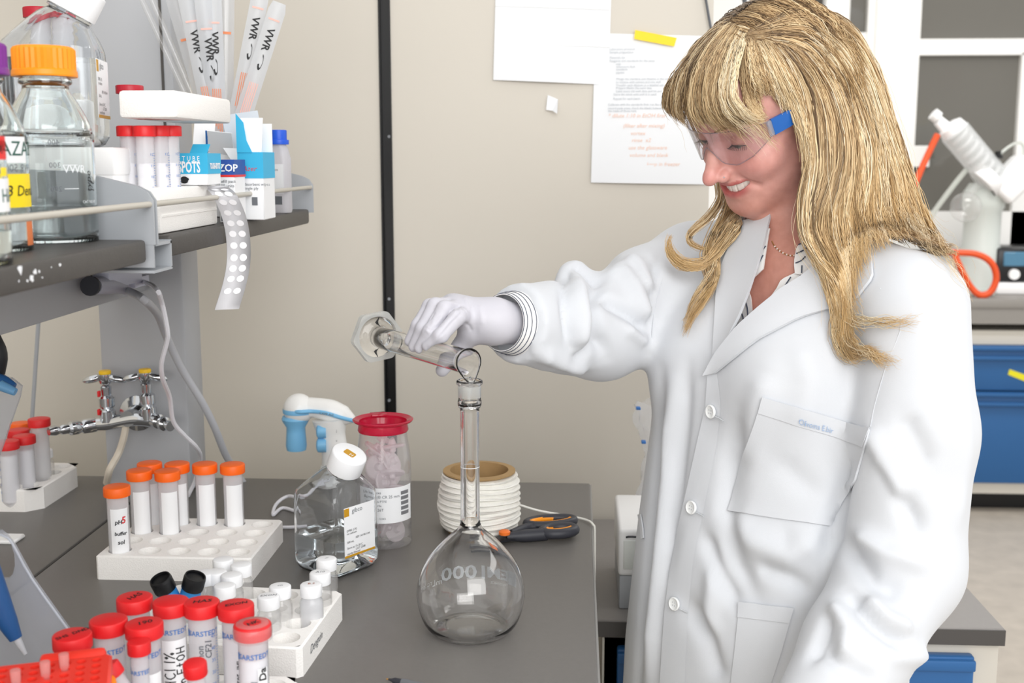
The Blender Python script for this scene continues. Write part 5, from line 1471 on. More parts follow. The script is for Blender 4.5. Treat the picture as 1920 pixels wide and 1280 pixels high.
def np_part(name, V, Fc, m, parent, smooth=180):
    me = bpy.data.meshes.new(name)
    me.vertices.add(len(V)); me.vertices.foreach_set('co', np.asarray(V, np.float32).ravel())
    k = Fc.shape[1]
    me.loops.add(len(Fc) * k); me.loops.foreach_set('vertex_index', Fc.astype(np.int32).ravel())
    me.polygons.add(len(Fc)); me.polygons.foreach_set('loop_start', np.arange(0, len(Fc) * k, k, dtype=np.int32))
    me.polygons.foreach_set('loop_total', np.full(len(Fc), k, np.int32))
    me.update(calc_edges=True); me.validate()
    me.polygons.foreach_set('use_smooth', np.ones(len(me.polygons), bool))
    me.materials.append(m)
    o = bpy.data.objects.new(name, me); COL.objects.link(o); o.parent = parent
    return o
def biggest(V, Fc):
    lab = np.arange(len(V))
    while True:
        m = lab[Fc].min(1); new = lab.copy()
        for k in range(Fc.shape[1]): np.minimum.at(new, Fc[:, k], m)
        new = new[new]
        if (new == lab).all(): break
        lab = new
    ids, cnt = np.unique(lab, return_counts=True); keep = lab == ids[cnt.argmax()]
    re = np.cumsum(keep) - 1
    return V[keep], re[Fc[keep[Fc[:, 0]]]]
def bvh_of(V, Fc): return BVHTree.FromPolygons([tuple(v) for v in V], [tuple(int(i) for i in f) for f in Fc])

woman = thing('person', 'woman with long blonde hair in white lab coat and safety glasses pouring into the flask', 'person', (0, 0, 0))
# head frame (head-local x = her left, y = forward, z = up)
yaw, pit, rol = math.radians(60.5), math.radians(29.0), math.radians(-7.2)
HO = np.array([.2422, 1.5402, 1.5293])
fh = np.array([-math.sin(yaw), -math.cos(yaw), 0]); lh = np.array([math.cos(yaw), -math.sin(yaw), 0]); uz = np.array([0, 0, 1.])
HF = fh * math.cos(pit) - uz * math.sin(pit); HU0 = uz * math.cos(pit) + fh * math.sin(pit)
HL = lh * math.cos(rol) + HU0 * math.sin(rol); HU = HU0 * math.cos(rol) - lh * math.sin(rol)
def h2w(p): return HO + p[0] * HL + p[1] * HF + p[2] * HU
def w2h(P): 
    d = [P[i] - HO[i] for i in range(3)]
    return [sum(d[i] * A[i] for i in range(3)) for A in (HL, HF, HU)]
HM = Matrix(((HL[0], HF[0], HU[0], HO[0]), (HL[1], HF[1], HU[1], HO[1]), (HL[2], HF[2], HU[2], HO[2]), (0, 0, 0, 1)))
BF = np.array([-.791, -.611, 0]); BL = np.array([.611, -.791, 0])
NB = np.array([.287, 1.572, 1.345])      # base of the neck

# ------------------------------------------------ body: head, neck, torso, arms, legs as one surface
def head_sdf(P):
    x, y, z = P; ax = np.abs(x); Q = [ax, y, z]
    f = s_ell(P, (0, -.012, .034), (.0735, .094, .079))
    f = smin(f, s_ell(P, (0, .034, -.022), (.0585, .056, .078)), .03)
    f = smin(f, s_ell(P, (0, .036, -.070), (.046, .046, .040)), .025)
    f = smin(f, s_cap(Q, (.050, .0, -.052), (.018, .070, -.097), .014, .013), .025)      # jaw line
    f = smin(f, s_ell(P, (0, .0735, -.0985), (.019, .017, .0165)), .014)                 # chin
    f = smin(f, s_ell(Q, (.0375, .0585, -.036), (.025, .024, .021)), .018)                # smiling cheeks
    f = smin(f, s_cap(Q, (.046, .066, .016), (.010, .084, .013), .009), .014)             # brow
    f = smax(f, -s_ell(Q, (.0315, .099, -.001), (.0175, .020, .0125)), .012)              # eye sockets
    # eyelids
    f = smin(f, s_ell(Q, (.0315, .0695, -.0015), (.0152, .0142, .0138)), .004)
    # nose
    n = s_cap(P, (0, .083, .006), (0, .1095, -.034), .0066, .0088)
    n = smin(n, s_ell(P, (0, .1130, -.0395), (.0090, .0106, .0092)), .006)
    n = smin(n, s_ell(Q, (.0112, .0990, -.0425), (.0072, .0106, .0074)), .005)
    n = smin(n, s_cap(P, (0, .090, -.020), (0, .086, -.044), .0110, .0085), .012)
    f = smin(f, n, .0085)
    f = smax(f, -s_ell(Q, (.0055, .1030, -.0492), (.0034, .0050, .0040)), .003)          # nostrils
    # muzzle
    f = smin(f, s_ell(P, (0, .066, -.066), (.029, .0255, .023)), .014)
    # smile fold
    f = smax(f, -s_cap(Q, (.0195, .0925, -.045), (.0385, .0735, -.066), .0022), .007)
    # mouth opening: curved slot with raised corners
    zc = -.0665 + 9.5 * ax * ax
    slot = np.maximum(np.maximum(np.abs(z - zc + .0004) - .0061 * np.sqrt(np.clip(1 - (ax / .0295) ** 2, 0, 1)), .070 - y), ax - .0295)
    # lips
    def lip(pts, rs):
        return s_chain(Q, pts, rs, .003)
    up = lip([(0, .0915, -.0585), (.008, .0908, -.0572), (.018, .0850, -.0575), (.0285, .0745, -.0580)], [.0042, .0043, .0036, .0022])
    lo = lip([(0, .0878, -.0782), (.010, .0864, -.0766), (.020, .0803, -.0692), (.0285, .0742, -.0592)], [.0054, .0052, .0042, .0024])
    f = smin(f, up, .004); f = smin(f, lo, .004)
    f = smax(f, -slot, .0018)
    # ear
    f = smin(f, s_ell(Q, (.0705, -.014, -.002), (.0055, .014, .024)), .006)
    return f
def torso_rings():
    return np.array([(1.345, .297, 1.585, .085, .062), (1.30, .295, 1.58, .150, .082), (1.22, .285, 1.572, .150, .108), (1.10, .278, 1.57, .135, .095), (.95, .27, 1.562, .16, .105), (.82, .265, 1.56, .165, .11)])
def s_rings(P, R_):
    z = P[2]
    cx, cy, a, b = (np.interp(z, R_[::-1, 0], R_[::-1, k]).astype(np.float32) for k in (1, 2, 3, 4))
    dx, dy = P[0] - cx, P[1] - cy
    u = dx * BL[0] + dy * BL[1]; v = dx * BF[0] + dy * BF[1]
    k0 = np.sqrt((u / a) ** 2 + (v / b) ** 2); k1 = np.sqrt((u / (a * a)) ** 2 + (v / (b * b)) ** 2)
    f = k0 * (k0 - 1) / np.maximum(k1, 1e-5)
    return np.maximum(f, np.maximum(z - R_[0, 0], R_[-1, 0] - z))
R_SH, R_EL, R_WR = np.array([.175, 1.725, 1.315]), np.array([.035, 1.600, 1.232]), np.array([-.088, 1.446, 1.262])
L_SH, L_EL, L_WR = np.array([.405, 1.415, 1.300]), np.array([.392, 1.355, .985]), np.array([.262, 1.215, .840])
def body_sdf(P):
    f = s_rings(P, torso_rings())
    f = smin(f, s_cap(P, R_SH, L_SH, .045, .045), .05)
    f = smin(f, s_cap(P, NB, R_SH * .8 + NB * .2, .045, .04), .03); f = smin(f, s_cap(P, NB, L_SH * .8 + NB * .2, .045, .04), .03)
    f = smin(f, s_chain(P, [R_SH, R_EL, R_WR], [.045, .036, .026], .01), .02)
    f = smin(f, s_chain(P, [L_SH, L_EL, L_WR], [.045, .036, .026], .01), .02)
    f = smin(f, s_cap(P, R_WR, atY(868, 592, 1.425), .024, .012), .01)
    f = smin(f, s_cap(P, L_WR, L_WR + np.array([-.06, -.05, -.07]), .024, .018), .01)
    for sgn in (-1, 1):
        hip = np.array([.265, 1.56, .82]) + BL * .085 * sgn
        knee = hip + np.array([0, 0, -.37]); foot_ = hip + np.array([0, 0, -.76])
        f = smin(f, s_chain(P, [hip, knee, foot_], [.085, .058, .040], .02), .04)
        f = smin(f, s_cap(P, foot_ + np.array([0, 0, -.02]), foot_ + BF * .15 + np.array([0, 0, -.03]), .034, .026), .03)
    return f
def axis(lo, hi, flo, fhi, fine, coarse):
    a = np.arange(flo, fhi, fine)
    L_ = np.arange(flo - coarse, lo - coarse, -coarse)[::-1]; H_ = np.arange(fhi + coarse * .5, hi + coarse, coarse)
    return np.concatenate([L_, a, H_])
fc_lo = np.array([.11, 1.40, 1.395]); fc_hi = np.array([.30, 1.585, 1.60])
xs = axis(-.16, .60, fc_lo[0], fc_hi[0], .0016, .012); ys = axis(1.13, 1.80, fc_lo[1], fc_hi[1], .0016, .012); zs = axis(-.01, 1.68, fc_lo[2], fc_hi[2], .0016, .013)
P = grid(xs, ys, zs)
# coarse evaluation below the neck, head evaluated only in its block
f = np.full(P[0].shape, .05, np.float32)
kz = np.searchsorted(zs, 1.415)
sub = [a[:, :, :kz] for a in P]; f[:, :, :kz] = body_sdf(sub)
i0, i1 = np.searchsorted(xs, (.06, .46)); j0, j1 = np.searchsorted(ys, (1.36, 1.72)); k0_, k1_ = np.searchsorted(zs, (1.27, 1.68))
sub = [a[i0:i1, j0:j1, k0_:k1_] for a in P]
hd = head_sdf(w2h(sub))
nk = s_cap(sub, NB + np.array([0.004, 0.004, -.03]), h2w((0, -.020, -.045)), .054, .0505)
nk = smin(nk, s_cap(sub, NB - BL * .045 - BF * -.045 + np.array([0, 0, -.02]), NB + BL * .045 + BF * .045 + np.array([0, 0, -.02]), .018), .02)   # collar bones
cur = f[i0:i1, j0:j1, k0_:k1_]
f[i0:i1, j0:j1, k0_:k1_] = smin(smin(hd, nk, .016), cur, .03)
BV, BFc = surface_nets(f, xs, ys, zs)
BV = relax(BV, BFc, 2, .45)
hl = np.array(w2h([BV[:, 0], BV[:, 1], BV[:, 2]])).T

# skin colour by region: lips and cheeks are redder, brows darker
def g3(p, c, r): return np.exp(-(((p - np.array(c)) / np.array(r)) ** 2).sum(1))
la = hl.copy(); la[:, 0] = np.abs(la[:, 0])
zcl = -.0672 + 9.5 * la[:, 0] ** 2
lipm = np.exp(-((la[:, 2] - zcl) / .0125) ** 6) * np.exp(-(la[:, 0] / .0295) ** 8) * (la[:, 1] > .070) * (la[:, 2] > -.0865) * (la[:, 2] < -.0535)
blush = g3(la, (.040, .07, -.034), (.022, .04, .018)) * .55 + g3(la, (0, .118, -.036), (.014, .02, .012)) * .6 + g3(la, (0, .09, -.104), (.018, .03, .012)) * .45
skin = np.tile(np.array(lin('#d6a096')[:3]), (len(hl), 1))
skin = skin * (1 - blush[:, None]) + np.array(lin('#d28882')[:3]) * blush[:, None]
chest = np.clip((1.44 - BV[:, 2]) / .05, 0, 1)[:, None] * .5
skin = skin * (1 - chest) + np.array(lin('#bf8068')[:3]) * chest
lm = np.clip(lipm, 0, 1)[:, None]
skin = skin * (1 - lm) + np.array(lin('#b65f5c')[:3]) * lm
lash = g3(la, (.0315, .083, -.0075), (.0125, .006, .0016))[:, None] * .55
skin = skin * (1 - lash) + np.array(lin('#3a2a26')[:3]) * lash
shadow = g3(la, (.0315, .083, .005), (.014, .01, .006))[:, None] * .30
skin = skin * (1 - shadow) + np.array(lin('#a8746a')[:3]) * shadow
M_skin = bpy.data.materials.new('skin'); M_skin.use_nodes = True
nt = M_skin.node_tree; b = nt.nodes['Principled BSDF']
at_ = nt.nodes.new('ShaderNodeAttribute'); at_.attribute_name = 'tone'
tc = nt.nodes.new('ShaderNodeTexCoord'); nz = nt.nodes.new('ShaderNodeTexNoise'); nz.inputs['Scale'].default_value = 900; nz.inputs['Detail'].default_value = 3
nz2 = nt.nodes.new('ShaderNodeTexNoise'); nz2.inputs['Scale'].default_value = 90; nz2.inputs['Detail'].default_value = 5
mx = nt.nodes.new('ShaderNodeMixRGB'); mx.blend_type = 'MULTIPLY'; mx.inputs[0].default_value = .35
rp = nt.nodes.new('ShaderNodeValToRGB'); rp.color_ramp.elements[0].color = (.72, .62, .58, 1); rp.color_ramp.elements[0].position = .3; rp.color_ramp.elements[1].color = (1, 1, 1, 1); rp.color_ramp.elements[1].position = .62
nt.links.new(tc.outputs['Object'], nz.inputs['Vector']); nt.links.new(tc.outputs['Object'], nz2.inputs['Vector'])
nt.links.new(nz2.outputs['Fac'], rp.inputs[0]); nt.links.new(at_.outputs['Color'], mx.inputs[1]); nt.links.new(rp.outputs[0], mx.inputs[2]); nt.links.new(mx.outputs[0], b.inputs['Base Color'])
bp_ = nt.nodes.new('ShaderNodeBump'); bp_.inputs['Strength'].default_value = .12; bp_.inputs['Distance'].default_value = .001
nt.links.new(nz.outputs['Fac'], bp_.inputs['Height']); nt.links.new(bp_.outputs[0], b.inputs['Normal'])
b.inputs['Roughness'].default_value = .46; b.inputs['Subsurface Weight'].default_value = .12; b.inputs['Subsurface Radius'].default_value = (.008, .003, .0015); b.inputs['Subsurface Scale'].default_value = .5
body = np_part('body', BV, BFc, M_skin, woman)
ca = body.data.color_attributes.new('tone', 'FLOAT_COLOR', 'POINT')
ca.data.foreach_set('color', np.concatenate([skin, np.ones((len(skin), 1))], 1).astype(np.float32).ravel())
bvh_body = bvh_of(BV, BFc)

def hpart(name, g, m, parent, smooth=180, label=None):
    return part(name, xm(g, HM), m, parent, smooth, label)
# eyes, looking down
M_eye = mat('eye_white', '#e9e2dd', .15); M_iris = mat('iris', '#5a6a5e', .1); M_pup = mat('pupil', '#0a0a0a', .1)
M_lash = mat('lash_dark', '#2a201d', .6); M_brow = mat('brow_hair', '#7a5c40', .7); M_teeth = mat('teeth', '#f3ede4', .25)
M_lid_skin = mat('eyelid_skin', '#c98f80', .45, sss=.1)
for s_ in (1, -1):
    e0 = Vector((s_ * .0315, .0715, -.0010)); ld = Vector((s_ * .05, .80, -.55)).normalized()
    ey = hpart('eye', sphere(.0126, 24, 16, tuple(e0)), M_eye, woman)
    part('iris', xm(aim(lathe([(0, .0129), (.003, .0128), (.0056, .0117), (.0058, .0110)], 20), e0, e0 + ld), HM), M_iris, ey, 180)
    part('pupil', xm(aim(lathe([(0, .01315), (.0024, .0130), (.0026, .0126)], 16), e0, e0 + ld), HM), M_pup, ey, 180)
    for nm_, e_lo, e_hi in (('upper_eyelid', -8, 75), ('lower_eyelid', -80, -48)):
        V, Fc = [], []
        for rr_ in (.0129, .0139):
            for a in range(13):
                az_ = math.radians(-84 + 168 * a / 12)
                squeeze = 1 - (abs(a - 6) / 6) ** 3
                for b_ in range(9):
                    lo_, hi_ = e_lo, e_hi
                    if nm_ == 'upper_eyelid': lo_ = e_lo - 14 * (1 - squeeze)
                    else: hi_ = e_hi + 10 * (1 - squeeze)
                    el = math.radians(lo_ + (hi_ - lo_) * b_ / 8)
                    V.append(tuple(e0 + Vector((math.sin(az_) * math.cos(el), math.cos(az_) * math.cos(el), math.sin(el))) * rr_))
        n_ = 13 * 9
        for a in range(12):
            for b_ in range(8):
                k_ = a * 9 + b_; Fc += [(n_ + k_, n_ + k_ + 9, n_ + k_ + 10, n_ + k_ + 1), (k_, k_ + 1, k_ + 10, k_ + 9)]
            for b_ in (0, 8):
                k_ = a * 9 + b_; Fc.append((k_, k_ + 9, n_ + k_ + 9, n_ + k_))
        hpart(nm_, (V, Fc), M_lid_skin, woman)
    # lashes along the lowered lid
    gs = []
    for k in range(15):
        a = -1.15 + 2.3 * k / 14
        p0 = e0 + Vector((math.sin(a) * .0132, math.cos(a) * .0128, -.0034 - .002 * abs(math.sin(a)) ** 3))
        p1 = p0 + Vector((math.sin(a) * .004 + s_ * .001, .0050, -.0028)); p2 = p1 + Vector((math.sin(a) * .003, .0022, .0010))
        gs.append(tube([p0, p1, p2], [.00035, .00028, .0001], 4, 3))
    hpart('eyelashes', merge(*gs), M_lash, woman)
    hpart('eyelid_line', tube([e0 + Vector((math.sin(a) * .0133, math.cos(a) * .0133, -.0032 - .0024 * abs(math.sin(a)) ** 3)) for a in (-1.25, -.8, -.3, .2, .7, 1.25)], [.0003, .0007, .0009, .0009, .0008, .0003], 6, 4), M_lash, woman)
    hpart('eyebrow', tube([Vector((s_ * .012, .0925, .0165)), Vector((s_ * .024, .0885, .0205)), Vector((s_ * .038, .0800, .0215)), Vector((s_ * .048, .0695, .0165))], [.0018, .0026, .0022, .0008], 8, 5, flat=.6), M_brow, woman)
# teeth in an arch behind the lips
tw = [.0085, .0068, .0072, .0066, .0062]
for s_ in (1, -1):
    xcur = .0
    for k, w in enumerate(tw):
        xm_ = xcur + w / 2; xcur += w * (.98 if k < 2 else .72)
        xx = s_ * (xm_ if k < 2 else .0150 + (k - 2) * .0046)
        yy = .0845 - 19.0 * xx * xx
        zz_ = -.0668 + 9.0 * xx * xx; h = (.0074, .0068, .0072, .0062, .0054)[k]
        hpart('tooth', xf(rbox(-w * .49, w * .49, -.0028, .0028, -h, h, .0016, 2), (xx, yy, zz_), (0, 0, -math.atan(2 * 19.0 * xx))), M_teeth, woman)
hpart('mouth_lining', xf(sphere(1, 20, 12, (0, .060, -.066), (.027, .016, .016)), (0, 0, 0)), mat('mouth_dark', '#5a2523', .5), woman)
p_ = h2w((.0135, .1072, -.0360)); hpart('nose_stud', sphere(.0011, 10, 6, (.0168, .1040, -.0400)), M_chrome, woman)

# ---- safety glasses
M_lens = film('lens_clear', '#f4f2f4', .03, .02, 1.55, '#fbf9fb')
gg = thing('safety_glasses', 'clear wraparound safety glasses with blue arms on her face', 'glasses', (0, 0, 0))
V, Fc = [], []
nu, nv_ = 56, 10
def lens_pt(u, v, off=0.0):
    ph = u * math.radians(72); r = .0815 + off
    a = abs(u)
    top = .0205 - .006 * a ** 2
    bot = float(np.interp(a, [0, .10, .22, .42, .65, 1.0], [-.002, -.010, -.0235, -.0285, -.0215, -.0020]))
    z = bot + (top - bot) * v
    return ((r - .004 * (1 - v)) * math.sin(ph) * .93, .0235 + (r - .003 * (1 - v)) * math.cos(ph), z + .002)
for sh in (0, .0016):
    for i in range(nu + 1):
        for j in range(nv_ + 1): V.append(lens_pt(-1 + 2 * i / nu, j / nv_, sh))
N1 = (nu + 1) * (nv_ + 1)
for i in range(nu):
    for j in range(nv_):
        k = i * (nv_ + 1) + j; Fc += [(k, k + 1, k + nv_ + 2, k + nv_ + 1), (N1 + k, N1 + k + nv_ + 1, N1 + k + nv_ + 2, N1 + k + 1)]
for i in range(nu):
    for j in (0, nv_):
        k = i * (nv_ + 1) + j; Fc.append((k, k + nv_ + 1, N1 + k + nv_ + 1, N1 + k))
part('lens', xm((V, Fc), HM), M_lens, gg, 40)
M_edge = film('lens_edge', '#9a98a2', .38, .1)
part('lens_rim', xm(tube([lens_pt(-1 + 2 * i / 40, 0, .0008) for i in range(41)], .0007, 6, 1), HM), M_edge, gg, 180)
part('lens_rim', xm(tube([lens_pt(-1 + 2 * i / 40, 1, .0008) for i in range(41)], .0007, 6, 1), HM), M_edge, gg, 180)
M_arm = mat('glasses_blue', '#1f5fae', .3)
for s_ in (1, -1):
    pts = [(s_ * .0715, .052, .0085), (s_ * .0765, .030, .0085), (s_ * .0775, .010, .0080), (s_ * .0755, -.004, .006), (s_ * .0725, -.014, .002)]
    hs_ = [.0105, .0100, .0075, .005, .004]
    rg = []
    for (x, y, z), h in zip(pts, hs_):
        rg.append([Vector((x + dx * .0016, y, z + dz * h)) for dx, dz in ((-1, -1), (1, -1), (1, 1), (-1, 1))])
    ar = part('temple_arm', xm(loft(rg), HM), M_arm, gg, 30)
    part('hinge', xm(merge(rbox(s_ * .0705 - .0022, s_ * .0705 + .0022, .050, .058, -.002, .018, .001, 1)), HM), film('hinge_clear', '#cdd6e6', .5, .1), ar)

# ------------------------------------------------ lab coat
CR = np.array([(1.365, .300, 1.590, .105, .072), (1.33, .300, 1.586, .150, .088), (1.29, .294, 1.580, .172, .108), (1.22, .285, 1.572, .188, .128), (1.10, .279, 1.569, .200, .146), (.95, .270, 1.562, .206, .158), (.78, .262, 1.556, .214, .165), (.50, .255, 1.545, .220, .165)])
CUFF_D = (R_WR - R_EL) / np.linalg.norm(R_WR - R_EL)
CUFF_P = R_WR - CUFF_D * .018
def coat_sdf(P):
    f = s_rings(P, CR)
    f = smin(f, s_cap(P, NB + np.array([.006, .008, .0]), R_SH + np.array([.0, .0, -.010]), .055, .064), .05)
    f = smin(f, s_cap(P, NB + np.array([.006, .008, .0]), L_SH + np.array([-.003, .003, -.010]), .055, .064), .05)
    # bust
    for s_ in (-1, 1):
        c = np.array([.285, 1.572, 1.185]) + BF * .075 + BL * .075 * s_; f = smin(f, s_ell(P, c, (.075, .075, .085)), .05)
    ra = s_chain(P, [R_SH + np.array([0, 0, -.010]), (R_SH + R_EL) / 2 + np.array([.0, 0, -.002]), R_EL + np.array([0, 0, .004]), (R_EL + R_WR) / 2, R_WR + CUFF_D * .03], [.066, .068, .072, .056, .050], .02)
    ra = smin(ra, s_ell(P, tuple(atY(1077, 528, 1.60)), (.026, .034, .032)), .02)      # bunched cloth at the elbow
    ra = smax(ra, -s_ell(P, tuple(atY(1124, 488, 1.64)), (.018, .05, .012)), .015)
    ra = smin(ra, s_ell(P, tuple(atY(1050, 668, 1.565)), (.026, .030, .020)), .02)
    ra = smin(ra, s_ell(P, tuple(atY(1186, 518, 1.69)), (.030, .034, .030)), .02)
    ra = smax(ra, sum((P[i] - CUFF_P[i]) * CUFF_D[i] for i in range(3)), .004)
    f = smin(f, ra, .025)
    la_ = s_chain(P, [L_SH + np.array([0, 0, -.012]), L_SH * .5 + L_EL * .5 + np.array([.008, -.004, .0]), L_EL, (L_EL + L_WR) / 2, L_WR], [.066, .070, .070, .060, .052], .02)
    f = smin(f, la_, .012)
    return f
xs = np.arange(-.16, .52, .005); ys = np.arange(1.13, 1.83, .005); zs = np.arange(.49, 1.44, .005)
P = grid(xs, ys, zs)
CV, CFc = surface_nets(coat_sdf(P), xs, ys, zs)
CV = relax(CV, CFc, 4, .5)
# folds: ridges (+) and valleys (-) pressed into the cloth along lines found on its surface
def cast(bv, px, py, maxd=3.0):
    d = ray(px, py); r = bv.ray_cast(CAM, d, maxd); return r[0], r[1]
def fold(V, N, bv, line, width, amp):
    pts = []
    for a, b_ in zip(line, line[1:]):
        n = max(2, int(math.hypot(a[0] - b_[0], a[1] - b_[1]) / 14))
        for k in range(n): pts.append((a[0] + (b_[0] - a[0]) * k / n, a[1] + (b_[1] - a[1]) * k / n))
    pts.append(line[-1]); H = []
    for x, y in pts:
        h, nn = cast(bv, x, y)
        if h is not None: H.append(np.array(h))
    if len(H) < 2: return V
    H = np.array(H); lo, hi = H.min(0) - 3 * width, H.max(0) + 3 * width
    m = np.nonzero(((V > lo) & (V < hi)).all(1))[0]
    if not len(m): return V
    Q = V[m]; dmin = np.full(len(Q), 9.0); tt = np.zeros(len(Q))
    L_ = len(H) - 1
    for i in range(L_):
        a, d = H[i], H[i + 1] - H[i]; t = np.clip(((Q - a) @ d) / (d @ d + 1e-12), 0, 1)
        dd = np.linalg.norm(Q - a - t[:, None] * d, axis=1); better = dd < dmin
        dmin = np.where(better, dd, dmin); tt = np.where(better, (i + t) / L_, tt)
    w = np.exp(-(dmin / width) ** 2) * np.clip(np.minimum(tt, 1 - tt) * 5 + .25, 0, 1)
    V = V.copy(); V[m] += N[m] * (amp * w)[:, None]; return V
bvh0 = bvh_of(CV, CFc); N = vnormals(CV, CFc)
FOLDS = [ # right sleeve
    ([(1080, 520), (1086, 560), (1092, 600), (1085, 650)], .016, .011), ([(1060, 500), (1058, 560), (1066, 620), (1072, 660)], .010, -.008), ([(1120, 520), (1110, 570), (1125, 640), (1135, 670)], .014, -.012),
    ([(1160, 500), (1190, 540), (1215, 600)], .016, .010), ([(1130, 560), (1180, 590), (1222, 625)], .012, -.011), ([(1175, 610), (1215, 640)], .012, .007), ([(1100, 690), (1060, 680), (1010, 660)], .014, .010),
    ([(1045, 690), (1090, 665), (1130, 640)], .010, -.009), ([(1000, 560), (1000, 610), (1003, 655)], .012, .003), ([(1180, 485), (1200, 505), (1215, 550)], .014, .012), ([(1235, 480), (1222, 520), (1216, 560), (1222, 620)], .008, -.007),
    ([(1060, 480), (1100, 505), (1125, 530)], .016, -.010), ([(1140, 520), (1200, 490)], .014, .006),
    # torso front, hanging folds
    ([(1240, 700), (1232, 850), (1215, 1050), (1195, 1280)], .016, -.010), ([(1262, 720), (1255, 900), (1235, 1100), (1215, 1280)], .016, .010), ([(1290, 680), (1284, 800), (1270, 930), (1252, 1080)], .012, -.006),
    ([(1390, 780), (1375, 870), (1365, 960), (1380, 1060), (1420, 1130)], .020, -.010), ([(1440, 700), (1410, 790), (1400, 880)], .022, .006), ([(1350, 960), (1400, 1010), (1480, 1040), (1540, 1000)], .024, .010),
    ([(1320, 1000), (1350, 1080), (1385, 1140)], .014, -.008), ([(1290, 1130), (1330, 1200), (1350, 1280)], .018, -.010), ([(1345, 1040), (1330, 1150), (1345, 1280)], .016, .007),
    ([(1500, 640), (1520, 720), (1500, 800)], .020, .004), ([(1460, 860), (1500, 900), (1540, 930)], .016, -.004), ([(1600, 860), (1570, 950), (1552, 1040)], .014, -.012), ([(1420, 1060), (1480, 1080), (1520, 1110)], .014, -.007),
    # left sleeve
    ([(1630, 800), (1660, 870), (1700, 940)], .016, .009), ([(1650, 860), (1690, 930), (1725, 1000)], .014, -.010), ([(1580, 1010), (1640, 1090), (1700, 1120)], .015, -.011), ([(1600, 1000), (1660, 1040), (1740, 1060)], .016, .010),
    ([(1620, 1120), (1660, 1160), (1710, 1180)], .013, .010), ([(1590, 1110), (1640, 1170), (1700, 1220)], .013, -.010), ([(1560, 1130), (1590, 1180), (1580, 1240)], .012, .010), ([(1540, 1200), (1580, 1250), (1640, 1280)], .012, -.008), ([(1690, 780), (1720, 830), (1740, 880)], .018, -.007),
    ([(1520, 1240), (1545, 1190), (1560, 1150)], .010, -.008), ([(1670, 1220), (1720, 1230), (1750, 1200)], .014, .008), ([(1800, 700), (1810, 850), (1790, 1000)], .02, .004)]
for ln, w, a in FOLDS: CV = fold(CV, N, bvh0, ln, w * .8, a * 1.35)
CV = relax(CV, CFc, 1, .4)
# neck opening: remove the cloth inside the V between the lapels
def in_poly(x, y, poly):
    r = np.zeros(len(x), bool); n = len(poly)
    for i in range(n):
        x0, y0 = poly[i]; x1, y1 = poly[(i + 1) % n]
        if y0 == y1: continue
        c = ((y0 > y) != (y1 > y)) & (x < (x1 - x0) * (y - y0) / (y1 - y0) + x0); r ^= c
    return r
def projn(V):
    d = V - np.array(CAM); z = d @ np.array(FWD); return 960 + F_PX * (d @ np.array(RIGHT)) / z, 640 - F_PX * (d @ np.array(UPV)) / z
cen = CV[CFc].mean(1); px_, py_ = projn(cen); nf = vnormals(CV, CFc)[CFc].mean(1)
front = ((cen - np.array([.30, 1.585, 0]))[:, :2] @ BF[:2]) > -.02
VP = [(1434, 405), (1428, 450), (1416, 500), (1396, 560), (1372, 625), (1384, 638), (1424, 606), (1478, 564), (1540, 524), (1572, 480), (1575, 405)]
kill = in_poly(px_, py_, VP) & front & (cen[:, 2] > 1.20)
nd = np.linalg.norm(cen[:, :2] - NB[:2], axis=1); kill |= (cen[:, 2] > 1.375) & (nd < .062)
keep = CFc[~kill]
M_coat = mat('coat_cotton', '#d0d3d8', .8, sheen=.15, bump=.12, bscale=1400)
used = np.unique(keep); remap = np.full(len(CV), -1); remap[used] = np.arange(len(used))
coat = np_part('lab_coat', CV[used], remap[keep], M_coat, woman)
md = coat.modifiers.new('cloth_thickness', 'SOLIDIFY'); md.thickness = .0022; md.offset = -1
bvh_coat = bvh_of(CV, CFc)

def sheet(bv, edgeA, edgeB, n, m, off, thick, lift=None):
    """cloth piece laid on a surface between two outlines given in the photo; real thickness"""
    def samp(E, t):
        s = t * (len(E) - 1); i = min(int(s), len(E) - 2); f_ = s - i
        return E[i][0] + (E[i + 1][0] - E[i][0]) * f_, E[i][1] + (E[i + 1][1] - E[i][1]) * f_
    top = []; 
    last = None
    for i in range(n + 1):
        for j in range(m + 1):
            t, s = i / n, j / m
            a, b_ = samp(edgeA, t), samp(edgeB, t); x, y = a[0] + (b_[0] - a[0]) * s, a[1] + (b_[1] - a[1]) * s
            h, nn = cast(bv, x, y)
            if h is None:
                h, nn = (last if last else (atY(x, y, 1.5), Vector((0, -1, 0))))
                h = CAM + ray(x, y) * (h - CAM).length
            else: last = (h.copy(), nn.copy())
            o = off + (lift(t, s) if lift else 0)
            top.append((h, nn, o))
    V = [tuple(h + nn * o) for h, nn, o in top] + [tuple(h + nn * max(.0003, o - thick)) for h, nn, o in top]
    N_ = (n + 1) * (m + 1); Fc = []
    for i in range(n):
        for j in range(m):
            k = i * (m + 1) + j; Fc += [(k, k + m + 1, k + m + 2, k + 1), (N_ + k, N_ + k + 1, N_ + k + m + 2, N_ + k + m + 1)]
    for i in range(n):
        for j in (0, m):
            k = i * (m + 1) + j; Fc.append((k, k + m + 1, N_ + k + m + 1, N_ + k))
    for j in range(m):
        for i in (0, n):
            k = i * (m + 1) + j; Fc.append((k, k + 1, N_ + k + 1, N_ + k))
    return V, Fc
